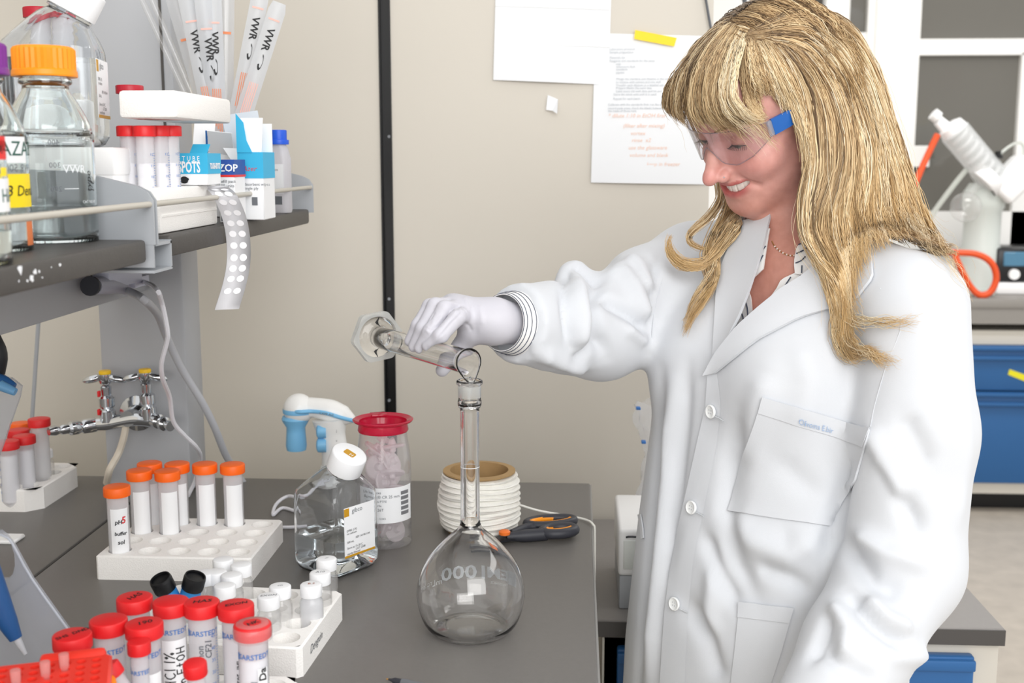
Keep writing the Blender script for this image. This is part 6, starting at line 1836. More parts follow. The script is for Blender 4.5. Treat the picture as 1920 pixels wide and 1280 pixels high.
# lapels and collar
lapL_in = [(1566, 446), (1550, 482), (1520, 515), (1470, 550), (1430, 585), (1392, 620), (1352, 668), (1330, 705)]
lapL_out = [(1610, 452), (1636, 480), (1640, 522), (1610, 560), (1562, 578), (1500, 598), (1420, 640), (1345, 700)]
part('lapel', sheet(bvh_coat, lapL_in, lapL_out, 26, 8, .006, .004, lambda t, s: .006 * (1 - s) ** 2), M_coat, coat, 60)
lapR_in = [(1450, 412), (1444, 450), (1430, 500), (1412, 555), (1396, 600), (1380, 632)]
lapR_out = [(1392, 418), (1372, 462), (1352, 510), (1345, 560), (1342, 610), (1340, 690)]
part('lapel', sheet(bvh_coat, lapR_in, lapR_out, 22, 8, .005, .004, lambda t, s: .007 * (1 - s) ** 2), M_coat, coat, 60)
# front edge of the overlapping side, pockets, buttons
pl_a = [(1330, 700), (1326, 760), (1310, 830), (1288, 930), (1262, 1050), (1248, 1150), (1240, 1290)]
pl_b = [(1345, 700), (1352, 760), (1345, 830), (1325, 930), (1300, 1050), (1290, 1150), (1284, 1290)]
part('front_placket', sheet(bvh_coat, pl_a, pl_b, 40, 4, .0034, .003, lambda t, s: -.0031 * s), M_coat, coat, 60)
part('chest_pocket', sheet(bvh_coat, [(1430, 745), (1398, 850), (1364, 957)], [(1632, 806), (1606, 900), (1556, 985)], 16, 14, .0032, .0028), M_coat, coat, 60)
part('pocket_hem', sheet(bvh_coat, [(1430, 743), (1422, 772)], [(1633, 804), (1622, 836)], 3, 14, .0045, .001), M_coat, coat, 60)
part('side_pocket', sheet(bvh_coat, [(1388, 1130), (1380, 1210), (1370, 1300)], [(1488, 1140), (1466, 1220), (1440, 1300)], 14, 10, .0032, .0028), M_coat, coat, 60)
part('pocket_hem', sheet(bvh_coat, [(1388, 1128), (1385, 1156)], [(1489, 1138), (1481, 1166)], 3, 10, .0045, .001), M_coat, coat, 60)
part('welt_slit', sheet(bvh_coat, [(1199, 965), (1203, 990), (1205, 1010)], [(1204, 964), (1208, 990), (1209, 1008)], 6, 2, .003, .002), M_coat, coat, 60)
M_btn = mat('button_white', '#eef0f0', .3)
M_thr = mat('thread_grey', '#c3c7cb', .7)
for x, y in ((1338, 771), (1301, 951), (1269, 1131)):
    h, nn = cast(bvh_coat, x, y)
    Mb = Matrix.Translation(h + nn * .0035) @ nn.to_track_quat('Z', 'Y').to_matrix().to_4x4()
    bt = part('button', xm(lathe([(0, 0), (.0085, 0), (.0090, .001), (.0090, .0026), (.0078, .0034), (.0060, .0022), (0, .0022)], 28), Mb), M_btn, coat, 50)
    part('button_holes', xm(merge(*[cyl(.0009, .0022, .0026, 8) if False else xf(cyl(.0009, .0022, .0026, 8), (dx, dy_, 0)) for dx in (-.002, .002) for dy_ in (-.002, .002)]), Mb), M_thr, bt, None)
    p2, n2 = cast(bvh_coat, x + 8, y + 9); p3, n3 = cast(bvh_coat, x + 22, y + 16)
    part('buttonhole', tube([p2 + n2 * .0042, (p2 + p3) / 2 + n2 * .0042, p3 + n3 * .0042], .0008, 6, 3), M_thr, coat)
# name written on the pocket hem
def surf_text(bv, s, x0, y0, x1, y1, size_px, off, m, parent, shear=.15):
    g = text(s, 1.0, shear, 'LEFT'); w = max(v[0] for v in g[0]); V = []
    for a, b_, _ in g[0]:
        x = x0 + (x1 - x0) * a / w - (y1 - y0) / math.hypot(x1 - x0, y1 - y0) * -b_ * size_px * 0
        y = y0 + (y1 - y0) * a / w - b_ * size_px
        h, nn = cast(bv, x, y); V.append(tuple(h + nn * off) if h else tuple(atY(x, y, 1.45)))
    part('lettering', (V, g[1]), m, parent, None)
surf_text(bvh_coat, 'Oivoma E.bir', 1498, 786, 1560, 806, 15, .0062, mat('ink_name', '#9db4d4', .7), coat)
# seams
def seam(line, r=.0006, off=.0001, nm='seam'):
    pts = []
    for x, y in line:
        h, nn = cast(bvh_coat, x, y)
        if h: pts.append(h + nn * off)
    if len(pts) > 1: part(nm, tube(pts, r, 5, 4), M_coat, coat)
seam([(1258, 478), (1240, 530), (1226, 590), (1222, 650)]); seam([(1650, 540), (1690, 600), (1660, 690), (1640, 760), (1632, 800)])

# ------------------------------------------------ striped shirt, necklace
M_shirt = mat('shirt_white', '#ecebea', .75, bump=.1, bscale=900); M_stripe = mat('shirt_stripe', '#3c4458', .7)
shirt = part('shirt_collar', sheet(bvh_body, [(1449, 430), (1447, 445), (1444, 470), (1440, 505), (1424, 520)], [(1425, 432), (1418, 450), (1412, 480), (1404, 520), (1404, 545)], 12, 5, .010, .002), M_shirt, woman, 60)
shirt2 = part('shirt_front', sheet(bvh_body, [(1408, 545), (1413, 560), (1415, 590), (1413, 625)], [(1370, 560), (1370, 590), (1365, 620), (1360, 660)], 8, 5, .006, .002), M_shirt, woman, 60)
shirt3 = part('shirt_collar', sheet(bvh_body, [(1512, 455), (1496, 470), (1492, 495), (1495, 515)], [(1560, 450), (1560, 470), (1565, 500), (1560, 530)], 8, 5, .010, .002), M_shirt, woman, 60)
shirt4 = part('shirt_front', sheet(bvh_body, [(1495, 512), (1470, 523), (1462, 540), (1436, 580), (1420, 610)], [(1560, 510), (1540, 535), (1520, 560), (1500, 600), (1470, 640)], 10, 5, .007, .002), M_shirt, woman, 60)
def stripe(line, parent, off):
    pts = []
    for x, y in line:
        h, nn = cast(bvh_body, x, y)
        if h: pts.append(h + nn * off)
    if len(pts) > 1: part('stripe', tube(pts, .0008, 5, 4), M_stripe, parent)
for ln in ([(1448, 425), (1436, 450), (1428, 475)], [(1444, 465), (1434, 480), (1424, 505)], [(1440, 482), (1432, 497), (1420, 515)]): stripe(ln, shirt, .0110)
for ln in ([(1401, 560), (1407, 580), (1408, 605)], [(1392, 583), (1399, 597), (1400, 615)], [(1386, 605), (1388, 618)]): stripe(ln, shirt2, .0070)
for ln in ([(1500, 466), (1512, 462), (1522, 456)], [(1496, 482), (1510, 476), (1520, 468)], [(1495, 498), (1506, 494), (1514, 487)], [(1508, 502), (1509, 515)]): stripe(ln, shirt3, .0110)
for ln in ([(1487, 520), (1477, 537), (1466, 553)], [(1508, 516), (1500, 524)]): stripe(ln, shirt4, .0080)
h, nn = cast(bvh_body, 1516, 487)
nl = thing('necklace', 'fine gold necklace with small pearls at her throat', 'necklace', (0, 0, 0))
pts = []
for x, y in ((1448, 452), (1452, 460), (1458, 467), (1466, 473), (1476, 478), (1486, 480), (1496, 478), (1502, 472)):
    h, nn = cast(bvh_body, x, y)
    if h: pts.append(h + nn * .0012)
part('chain', tube(pts, .0006, 6, 4), mat('gold', '#c9a25a', .25, metal=1.0), nl)
M_pearl = mat('pearl', '#efe3da', .2, coat=.5)
for q in crom(pts, 3)[4:-2:2]: part('pearl', sphere(.0013, 10, 6, tuple(q)), M_pearl, nl)

# ------------------------------------------------ gloved hand on the cylinder, shirt cuff
def a_(px, py, Y): return np.array(atY(px, py, Y))
ax0, ax1 = np.array(foot), np.array(mouth); axd = (ax1 - ax0) / np.linalg.norm(ax1 - ax0)
fing = [ # leftmost .. nearest the viewer: knuckle, middle joint, end joint, tip
    [(846, 572, 1.447), (806, 574, 1.424), (784, 610, 1.409), (769, 639, 1.413)],
    [(852, 574, 1.436), (816, 573, 1.412), (793, 616, 1.398), (777, 649, 1.403)],
    [(860, 580, 1.425), (834, 578, 1.400), (806, 622, 1.385), (788, 652, 1.391)],
    [(872, 592, 1.416), (858, 594, 1.388), (826, 630, 1.374), (803, 648, 1.381)]]
fing = [[a_(*p) for p in f_] for f_ in fing]
rad = [[.0115, .0092, .0084, .0072], [.0118, .0096, .0088, .0076], [.0118, .0096, .0088, .0076], [.0116, .0098, .0090, .0078]]
thumb = [a_(884, 622, 1.432), a_(864, 650, 1.440), a_(842, 676, 1.432), a_(829, 694, 1.420)]
wrist_c = R_WR + CUFF_D * .012
xs = np.arange(-.215, -.05, .0013); ys = np.arange(1.355, 1.50, .0013); zs = np.arange(1.185, 1.325, .0013)
P = grid(xs, ys, zs)
f = s_cap(P, wrist_c - CUFF_D * .05, wrist_c, .0275, .0265)
palm = None
for f_ in fing:
    base = wrist_c + (f_[0] - wrist_c) * .25
    g = s_cap(P, base, f_[0], .0165, .0128); palm = g if palm is None else smin(palm, g, .016)
f = smin(f, palm, .022)
for f_, r_ in zip(fing, rad):
    f = smin(f, s_chain(P, f_, r_, .004), .0022)
f = smin(f, s_chain(P, [wrist_c + (thumb[0] - wrist_c) * .4] + thumb, [.019, .0155, .0112, .0100, .0082], .005), .012)
# nothing of the hand inside the cylinder
dq = [P[i] - ax0[i] for i in range(3)]; tq_ = sum(dq[i] * axd[i] for i in range(3))
cyl_d = np.sqrt(sum((dq[i] - tq_ * axd[i]) ** 2 for i in range(3))) - (R + .0004)
f = smax(f, -cyl_d, .002)
GV, GFc = surface_nets(f, xs, ys, zs)
GV = relax(GV, GFc, 1, .4)
GV, GFc = biggest(GV, GFc)
N = vnormals(GV, GFc); bvg = bvh_of(GV, GFc)
for ln, w, am in (([(815, 600), (808, 615), (800, 612)], .0022, .0012), ([(845, 583), (856, 578), (862, 588)], .0025, -.0016), ([(862, 584), (842, 603), (822, 628)], .0020, -.0018), ([(830, 592), (815, 612)], .002, .0011), ([(798, 618), (806, 624)], .002, .0012),
                  ([(838, 566), (862, 572), (878, 588)], .0028, .0010), ([(880, 560), (890, 590), (892, 630)], .004, -.0012), ([(870, 556), (882, 580)], .003, .0011), ([(900, 570), (905, 610)], .003, .0012), ([(800, 650), (815, 640), (835, 625)], .0018, .0010), ([(815, 585), (806, 600)], .002, -.001), ([(870, 605), (880, 612), (884, 622)], .0025, -.0014)):
    GV = fold(GV, N, bvg, ln, w, am)
M_glove = mat('glove_nitrile', '#c6c5cd', .5, noise=.02, nscale=80, bump=.05, bscale=300)
glove = np_part('glove', GV, GFc, M_glove, woman)
glove['label'] = 'pale grey disposable glove on her pouring hand'
# shirt cuff with dark stripes coming out of the coat sleeve
cz_ = Vector(CUFF_D); cuff = thing
Mc = Matrix.Translation(Vector(CUFF_P) - cz_ * .03) @ cz_.to_track_quat('Z', 'Y').to_matrix().to_4x4()
cuffo = part('shirt_cuff', xm(lathe([(.042, 0), (.0415, .03), (.0385, .046), (.0365, .053), (.0352, .053), (.0372, .045), (.040, .03), (.040, 0)], 44), Mc), M_shirt, woman, 60)
for z_, r_ in ((.034, .0411), (.041, .0398), (.048, .0382), (.0525, .0367)):
    part('stripe', xm(lathe([(r_ - .0004, z_ - .0007), (r_ + .0003, z_), (r_ - .0004, z_ + .0007)], 44), Mc), M_stripe, cuffo)
# left hand end: cuff of the coat (below the picture), trousers and shoes
M_trou = mat('trousers_navy', '#2b3040', .8); M_shoe = mat('shoe_black', '#1c1c1e', .5)
for s_ in (-1, 1):
    hip = np.array([.265, 1.56, .80]) + BL * .085 * s_
    tr = part('trouser_leg', tube([hip, hip + np.array([0, 0, -.35]), hip + np.array([0, 0, -.72])], [.098, .078, .066], 20, 4), M_trou, woman)
    fo = hip + np.array([0, 0, -.76])
    part('shoe', loft([[Vector(fo + BF * (-.07 + .27 * t) + BL * (w * math.cos(a)) + np.array([0, 0, max(-.038, h * math.sin(a))])) for a in [2 * PI * k / 16 for k in range(16)]] for t, w, h in ((0, .02, .03), (.08, .036, .06), (.35, .038, .06), (.6, .044, .045), (.85, .042, .03), (1, .015, .012))]), M_shoe, woman)

# ------------------------------------------------ hair: tapered strands grown along hand-placed guide locks
M_hair = bpy.data.materials.new('hair_blonde'); M_hair.use_nodes = True
nt = M_hair.node_tree; b = nt.nodes['Principled BSDF']
at_ = nt.nodes.new('ShaderNodeAttribute'); at_.attribute_name = 'tone'; nt.links.new(at_.outputs['Color'], b.inputs['Base Color'])
b.inputs['Roughness'].default_value = .42; b.inputs['Specular IOR Level'].default_value = .35; b.inputs['Sheen Weight'].default_value = .15
env_c, env_r = (0, -.020, .036), (.086, .110, .092)
ev = xm(sphere(1, 40, 24, env_c, env_r), HM)
bvh_env = BVHTree.FromPolygons([tuple(v) for v in ev[0]], ev[1])
envc_w = Vector(h2w(env_c))
def on_env(px, py, grow=0.0):
    """point where the photo position meets the outer hair shell of the skull"""
    h, nn = cast(bvh_env, px, py)
    if h is None:
        d = ray(px, py); q = CAM + d * ((envc_w - CAM).dot(d)); h, nn = bvh_env.find_nearest(q)[:2]
        return np.array(q)
    return np.array(h + nn * grow)
def G(*pts):
    out = []
    for p in pts:
        if len(p) == 2: out.append(on_env(*p))
        elif p[2] == 'h': out.append(h2w(p[3:]))
        else:
            q = atY(*p); hh, nn = cast(bvh_coat, p[0], p[1])
            if hh is not None and (hh - CAM).length < (q - CAM).length + .008: q = hh + nn * .012
            out.append(np.array(q))
    return out
def resample(pts, n=30):
    q = np.array([tuple(v) for v in crom([Vector(p) for p in pts], 8)])
    s = np.concatenate([[0], np.cumsum(np.linalg.norm(np.diff(q, axis=0), axis=1))]); s /= s[-1]
    t = np.linspace(0, 1, n); return np.stack([np.interp(t, s, q[:, k]) for k in range(3)], 1)
hr = np.random.RandomState(12)
TONES = [lin(c)[:3] for c in ('#655039', '#9d7f5a', '#cbad82', '#e5cfa6', '#f7ebd0')]
def tone(base, nseg, goldtip=.6):
    """colour along a strand: darker at the root, gold at the tip"""
    base = np.clip(base, 0, 1)
    cols = np.array(TONES); x = base * (len(TONES) - 1)
    c = np.stack([np.interp(x, range(len(TONES)), cols[:, k]) for k in range(3)], 1)
    t = np.linspace(0, 1, nseg)
    root = np.clip(1 - t / .25, 0, 1)[None, :, None] * .6; tip = np.clip((t - .55) / .45, 0, 1)[None, :, None] * goldtip
    out = c[:, None, :] * (1 - root) + np.array(lin('#6a533c')[:3]) * root
    gold = np.array(lin('#dcb474')[:3])
    return out * (1 - tip) + gold * tip
def push_out(P, trees):
    n, m, _ = P.shape
    for i in range(n):
        for j in range(1, m):
            p = Vector(P[i, j])
            for bv, off in trees:
                r = bv.find_nearest(p, .035)
                if r[0] is None: continue
                d = (p - r[0]).dot(r[1])
                if d < off: p = r[0] + r[1] * off
            P[i, j] = p
    return P
def strands(name, guides, count, lightness, spread, r0=.00075, closed_jit=.5, inward=.012, frizz=.0015, nseg=30, trees=True, curl=0.0, label=None, taper=.25, goldtip=.6, srange=(0, 1), locks=36, clump=.5, wave=.0, coff=.0045):
    Gd = np.array([resample(g, nseg) for g in guides]); k = len(Gd)
    t = np.linspace(0, 1, nseg)
    nl = max(3, int(locks * (srange[1] - srange[0])))
    u = hr.uniform(0, 1, count); lk = np.minimum((u * nl).astype(int), nl - 1); uc = (lk + .5) / nl
    ue = uc[:, None] + (u - uc)[:, None] * (1 - clump * np.clip(t * 1.5, 0, 1))[None]
    s = (srange[0] + ue * (srange[1] - srange[0])) * (k - 1); i = np.clip(s.astype(int), 0, max(0, k - 2)); f = (s - i)[:, :, None]
    jj = np.broadcast_to(np.arange(nseg)[None], s.shape)
    P = (Gd[i, jj] * (1 - f) + Gd[np.minimum(i + 1, k - 1), jj] * f)
    lock_tone = np.clip(hr.normal(0, .22, nl), -.45, .34); lock_ph = hr.uniform(0, 6.28, nl); lock_fr = hr.uniform(.8, 1.3, nl); lock_off = hr.normal(0, 1, nl)
    base = lightness + lock_tone[lk] + hr.normal(0, .13, count)
    T = np.gradient(P, axis=1); T /= np.maximum(np.linalg.norm(T, axis=2), 1e-9)[:, :, None]
    view = np.array([CAM.x, CAM.y, CAM.z]) - P; view /= np.linalg.norm(view, axis=2)[:, :, None]
    U = np.cross(T, view); U /= np.maximum(np.linalg.norm(U, axis=2), 1e-9)[:, :, None]
    sp = np.interp(t, np.linspace(0, 1, len(spread)), spread)
    a = hr.normal(0, 1, count)[:, None] * closed_jit * sp[None]; bdep = hr.uniform(0, 1, count)[:, None] ** 1.3 * inward * np.interp(t, [0, .1, .8, 1], [.2, 1, 1, .4])[None]
    ph = hr.uniform(0, 6.28, count)[:, None]; fr = hr.uniform(1.5, 4, count)[:, None]
    a = a + frizz * np.sin(fr * 3.0 * t[None] * 2 + ph) * t[None] + curl * np.sin(t[None] * 14 + ph * .3) * np.clip(t - .45, 0, 1)[None]
    a = a + wave * np.sin(t[None] * 12 * lock_fr[lk][:, None] + lock_ph[lk][:, None]) * np.clip(t * 1.6 - .3, 0, 1)[None]
    bdep = bdep - (lock_off[lk][:, None] * .0022) * np.clip(t * 3, 0, 1)[None]
    P = P + U * a[:, :, None] - view * bdep[:, :, None] + hr.normal(0, .0006, P.shape) * np.array([1, 1, 1])
    # slightly different lengths
    cut = hr.uniform(.82, 1.0, count); out = np.empty_like(P)
    for q in range(count): 
        for c in range(3): out[q, :, c] = np.interp(t * cut[q], t, P[q, :, c])
    P = out
    if trees: P = push_out(P, [(bvh_body, .004), (bvh_coat, coff)])
    T = np.gradient(P, axis=1); T /= np.maximum(np.linalg.norm(T, axis=2), 1e-9)[:, :, None]
    A = np.cross(T, np.array([.31, .52, .79])); A /= np.maximum(np.linalg.norm(A, axis=2), 1e-9)[:, :, None]; B = np.cross(T, A)
    rr = r0 * np.interp(t, [0, .15, .75, 1], [.7, 1, .85, taper])[None] * hr.uniform(.7, 1.35, count)[:, None]
    V = np.stack([P + (A * math.cos(q) + B * math.sin(q)) * rr[:, :, None] for q in (0, 2.094, 4.189)], 2)   # count, nseg, 3, 3
    idx = np.arange(count * nseg * 3).reshape(count, nseg, 3); F_ = []
    for q in range(3):
        q2 = (q + 1) % 3; F_.append(np.stack([idx[:, :-1, q], idx[:, :-1, q2], idx[:, 1:, q2], idx[:, 1:, q]], -1).reshape(-1, 4))
    col = np.repeat(tone(base, nseg, goldtip)[:, :, None, :], 3, 2).reshape(-1, 3)
    o = np_part(name, V.reshape(-1, 3), np.concatenate(F_), M_hair, woman)
    ca = o.data.color_attributes.new('tone', 'FLOAT_COLOR', 'POINT')
    ca.data.foreach_set('color', np.concatenate([col, np.ones((len(col), 1))], 1).astype(np.float32).ravel())
    o['kind'] = 'stuff'
    return o
# undercoat that follows the skull
capg = sphere(1, 40, 28, (0, -.018, .036), (.0785, .1005, .0840))
keepf = [fc for fc in capg[1] if not (np.mean([capg[0][i][1] for i in fc]) > .030 and np.mean([capg[0][i][2] for i in fc]) < .070) and np.mean([capg[0][i][2] for i in fc]) > -.045]
M_cap = mat('hair_undercoat', '#8d6d47', .6, noise=.3, nscale=90)
part('hair_base', xm((capg[0], keepf), HM), M_cap, woman, 180)

# near-side curtain, from the face edge (first) to the back outline (last)
near = [
    G((1434, 60), (1474, 112), (1500, 165), (1512, 225, 1.462), (1516, 300, 1.455), (1506, 360, 1.446), (1508, 420, 1.440), (1532, 475, 1.425), (1566, 530, 1.41), (1590, 590, 1.40), (1580, 632, 1.395), (1590, 660, 1.39), (1640, 672, 1.39)),
    G((1438, 55), (1492, 108), (1530, 175), (1545, 250, 1.465), (1545, 320, 1.458), (1528, 380, 1.446), (1520, 430, 1.440), (1548, 490, 1.425), (1585, 555, 1.41), (1602, 605, 1.40), (1596, 645, 1.395), (1625, 668, 1.39)),
    G((1444, 48), (1512, 100), (1560, 175), (1580, 260, 1.472), (1578, 330, 1.463), (1560, 400, 1.450), (1556, 450, 1.440), (1580, 510, 1.425), (1604, 570, 1.41), (1612, 620, 1.40), (1630, 650, 1.395)),
    G((1454, 40), (1532, 90), (1585, 165), (1610, 255, 1.485), (1614, 340, 1.472), (1606, 400, 1.455), (1608, 440, 1.445), (1625, 485, 1.43), (1640, 520, 1.42)),
    G((1467, 30), (1552, 72), (1608, 155), (1638, 260, 1.49), (1652, 340, 1.48), (1660, 390, 1.475), (1674, 430, 1.465), (1696, 470, 1.455)),
    G((1482, 20), (1572, 58), (1630, 145, 1.53), (1664, 255, 1.52), (1688, 340, 1.50), (1712, 405, 1.49), (1736, 450, 1.48), (1756, 486, 1.47)),
    G((1494, 8, 1.56), (1587, 40, 1.56), (1644, 132, 1.555), (1676, 240, 1.54), (1702, 330, 1.52), (1732, 405, 1.515), (1756, 455, 1.505), (1778, 500, 1.49))]
strands('hair', near, 2600, .55, [.002, .004, .005, .006, .007, .008], r0=.00072, inward=.022, frizz=.003, locks=44, wave=.004, coff=.013, clump=.75)
strands('hair', near, 800, .74, [.002, .004, .005, .005, .006, .008], r0=.0006, inward=.004, frizz=.003, locks=60, wave=.005, coff=.015, clump=.7)
strands('hair', near, 60, .75, [.003, .008, .014, .018, .022, .03], r0=.00026, inward=.0, frizz=.010, coff=.012)      # fly-aways
# fine wisps trailing past the shoulder
wis = [G((1690, 300, 1.52), (1722, 390, 1.50), (1760, 470, 1.47), (1800, 540, 1.43), (1830, 590, 1.40)), G((1680, 330, 1.50), (1700, 400, 1.48), (1745, 480, 1.45), (1790, 530, 1.43))]
strands('hair', wis, 36, .8, [.004, .010, .014, .018], r0=.00030, inward=.0, frizz=.008, coff=.006, goldtip=.7)
# ends flicked out over the sleeve
for gd, n in ((G((1590, 560, 1.405), (1604, 588, 1.40), (1636, 600, 1.395), (1680, 603, 1.39), (1730, 600, 1.385)), 24), (G((1585, 615, 1.395), (1600, 650, 1.39), (1650, 668, 1.385), (1700, 678, 1.385)), 22),
              (G((1576, 560, 1.41), (1566, 610, 1.40), (1572, 648, 1.395), (1600, 668, 1.39), (1640, 660, 1.385), (1662, 664, 1.385)), 80), (G((1588, 600, 1.40), (1610, 640, 1.39), (1645, 664, 1.385), (1680, 690, 1.385)), 40)):
    strands('hair', [gd], n, .72, [.004, .006, .006, .008], r0=.00042, inward=.002, frizz=.004, coff=.006, goldtip=.8)
# crown: from the parting up over the top and back
crown = [G((1410, 56, 1.545), (1442, 26, 1.55), (1492, 6, 1.555), (1556, 30, 1.545), (1602, 95, 1.53)), G((1408, 60), (1446, 38), (1500, 22), (1572, 60), (1622, 140)), G((1404, 66), (1450, 54), (1512, 48), (1580, 100), (1622, 200)), G((1400, 70), (1450, 72), (1520, 92), (1575, 170), (1600, 260)),
         G((1398, 72), (1440, 85), (1500, 130), (1535, 205, 1.466), (1550, 285, 1.460))]
strands('hair', crown, 1300, .36, [.003, .005, .006, .007], r0=.0007, inward=.010, frizz=.003, goldtip=.25, locks=40)
def over(y0, sx, drop=.045):
    zs_ = .036 + .094 * math.sqrt(max(.02, 1 - ((y0 + .02) / .112) ** 2))
    kx = sx * math.sqrt(max(.05, 1 - ((y0 + .02) / .114) ** 2)); by = .35 + .65 * abs(kx)
    return G((0, 0, 'h', kx * .002, y0, zs_), (0, 0, 'h', kx * .030, y0 - .004 * by, zs_ - .007), (0, 0, 'h', kx * .062, y0 - .008 * by, zs_ - .033), (0, 0, 'h', kx * .086, y0 - .012 * by, min(drop, zs_ - .06)))
ys_ = (.035, .010, -.020, -.050, -.080, -.100)
strands('hair', [over(y, 1) for y in ys_], 800, .36, [.002, .004, .006, .006], r0=.0007, inward=.004, frizz=.003, goldtip=.1, locks=40)
strands('hair', [over(y, -1) for y in ys_], 600, .32, [.002, .004, .006, .006], r0=.0008, inward=.004, frizz=.003, goldtip=.1)
templ = [G((1403, 66), (1394, 110), (1394, 160), (1408, 210), (1432, 246)), G((1407, 64), (1408, 105), (1416, 145), (1428, 182)), G((1410, 63), (1420, 105), (1434, 145), (1450, 180)), G((1416, 62), (1436, 108), (1458, 152), (1482, 196), (1502, 240, 1.462))]
strands('fringe', templ, 620, .52, [.002, .004, .005, .006], r0=.0006, inward=.006, frizz=.002, goldtip=.1, locks=16)

# back of the head, hanging behind
back = [G(('h', 0, 'h', .05, -.10, .09), (0, 0, 'h', .05, -.125, .02), (1640, 250, 1.60), (1680, 350, 1.60), (1720, 430, 1.58)) if False else G((0, 0, 'h', .04, -.075, .105), (0, 0, 'h', .06, -.118, .04), (1640, 200, 1.58), (1672, 300, 1.58), (1700, 400, 1.57), (1735, 460, 1.55)),
        G((0, 0, 'h', -.03, -.075, .110), (0, 0, 'h', -.02, -.130, .04), (1625, 220, 1.64), (1650, 320, 1.64), (1670, 420, 1.63), (1690, 470, 1.62)),
        G((0, 0, 'h', -.05, -.05, .105), (0, 0, 'h', -.088, -.06, .03), (0, 0, 'h', -.09, -.055, -.04), (0, 0, 'h', -.08, -.06, -.12))]
strands('hair', back, 900, .45, [.006, .012, .014, .016], r0=.0009, inward=.02, frizz=.004)
# far side: falls behind the cheek and curls over the coat
farc = [G((0, 0, 'h', -.02, .03, .118), (0, 0, 'h', -.075, .035, .08), (0, 0, 'h', -.092, .045, .01), (1362, 320, 1.60), (1372, 380, 1.60), (1352, 430, 1.585), (1328, 480, 1.57), (1338, 530, 1.55), (1340, 560, 1.54), (1312, 600, 1.535), (1292, 640, 1.53)),
        G((0, 0, 'h', -.02, .02, .118), (0, 0, 'h', -.078, .02, .08), (0, 0, 'h', -.092, .02, .01), (1385, 330, 1.61), (1392, 390, 1.61), (1372, 440, 1.59), (1345, 480, 1.57), (1352, 520, 1.55), (1330, 560, 1.54), (1305, 590, 1.535), (1290, 625, 1.53))]
strands('hair', farc, 420, .45, [.004, .008, .010, .012, .010, .004], r0=.0007, inward=.010, frizz=.002, coff=.010)
loop = [G((0, 0, 'h', -.088, .03, .0), (1385, 380, 1.61), (1385, 440, 1.60), (1352, 478, 1.575), (1310, 500, 1.565), (1275, 500, 1.575), (1254, 480, 1.585), (1250, 455, 1.60), (1258, 438, 1.61)),
        G((0, 0, 'h', -.088, .02, .0), (1400, 385, 1.61), (1398, 430, 1.60), (1370, 468, 1.575), (1330, 492, 1.565), (1290, 492, 1.57), (1264, 474, 1.585), (1256, 452, 1.60), (1262, 440, 1.61))]
strands('hair', loop, 230, .55, [.004, .008, .010, .006, .003], r0=.0007, inward=.006, frizz=.001, coff=.008)
loop2 = [G((0, 0, 'h', -.088, .04, .0), (1352, 350, 1.61), (1335, 400, 1.60), (1300, 432, 1.595), (1290, 448, 1.59), (1305, 462, 1.58), (1330, 468, 1.575), (1352, 472, 1.57))]
strands('hair', loop2, 70, .55, [.003, .007, .006, .004, .002], r0=.0006, inward=.003, frizz=.001)
curlA = [G((1358, 455, 1.58), (1338, 500, 1.56), (1300, 560, 1.545), (1288, 590, 1.54), (1288, 612, 1.54))]
strands('hair', curlA, 26, .6, [.003, .003, .001], r0=.0005, inward=.0, frizz=.001)
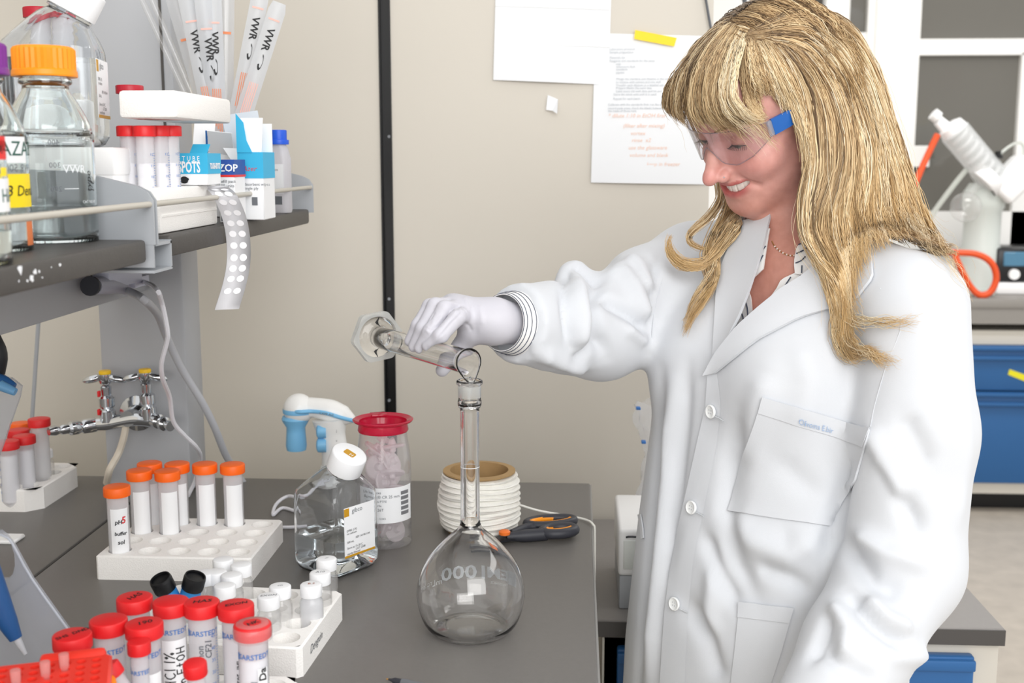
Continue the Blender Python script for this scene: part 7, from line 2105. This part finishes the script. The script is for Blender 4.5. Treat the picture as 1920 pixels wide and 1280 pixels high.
# fringe: falls forward from the parting, parted wisps over the forehead
def bang(x0, endz=.010, out=0.0):
    a = abs(x0); sx = 1 if x0 > 0 else -1
    return G((0, 0, 'h', x0 * .22, -.014, .1245), (0, 0, 'h', x0 * .48, .040, .123 - a * .25), (0, 0, 'h', x0 * .75, .084, .102 - a * .35), (0, 0, 'h', x0 * .95, .114 - a * .28, .064 - a * .15), (0, 0, 'h', x0 * 1.08, .114 - a * .38, .036), (0, 0, 'h', x0 * 1.18 + sx * out, .107 - a * .42, endz))
strands('fringe', [bang(-.075, .024), bang(-.055, .020), bang(-.035, .020)], 260, .50, [.002, .003, .004, .004, .004], r0=.00055, inward=.008, frizz=.0012, goldtip=.15, locks=14)
strands('fringe', [bang(-.035, .020), bang(-.024, .022)], 70, .52, [.002, .003, .003, .003, .004], r0=.00055, inward=.006, frizz=.0012, goldtip=.15, locks=5)
strands('fringe', [bang(.006, .025), bang(.025, .021), bang(.042, .014, .004), bang(.056, .004, .008)], 300, .60, [.002, .003, .004, .004, .005], r0=.00055, inward=.007, frizz=.0012, goldtip=.15, locks=16, clump=.6)
strands('fringe', [bang(.058, .000, .008), bang(.072, -.006, .014), bang(.080, -.010, .018)], 60, .66, [.002, .003, .004, .005, .006], r0=.00045, inward=.004, frizz=.002, goldtip=.15, locks=8)
strands('fringe', [bang(.036, .042, .0), bang(.060, .036, .0), bang(.085, .036, .0)], 520, .50, [.002, .004, .005, .005, .006], r0=.0006, inward=.006, frizz=.002, goldtip=.1, locks=10)
sideb = [G((1412, 64), (1432, 105), (1452, 145), (1472, 185), (1496, 235, 1.462), (1510, 290, 1.456)), G((1420, 62), (1448, 110), (1470, 155), (1490, 200), (1506, 250, 1.458), (1514, 310, 1.455)), G((1428, 60), (1462, 110), (1488, 160), (1508, 215, 1.460), (1520, 290, 1.456), (1510, 350, 1.446))]
strands('fringe', sideb, 640, .58, [.002, .004, .005, .005, .005], r0=.0006, inward=.008, frizz=.002, goldtip=.1, locks=12)
top_f = [bang(-.08, .044), bang(-.03, .050), bang(.03, .050), bang(.070, .054)]
strands('fringe', top_f, 760, .36, [.003, .005, .006, .005, .004], r0=.00062, inward=.006, frizz=.0015, goldtip=.0, taper=.12, locks=34)
strands('fringe', [bang(-.06, .008), bang(0, .004), bang(.07, -.012, .012)], 30, .64, [.002, .006, .009, .011, .012], r0=.00028, inward=.0, frizz=.004, goldtip=.1)
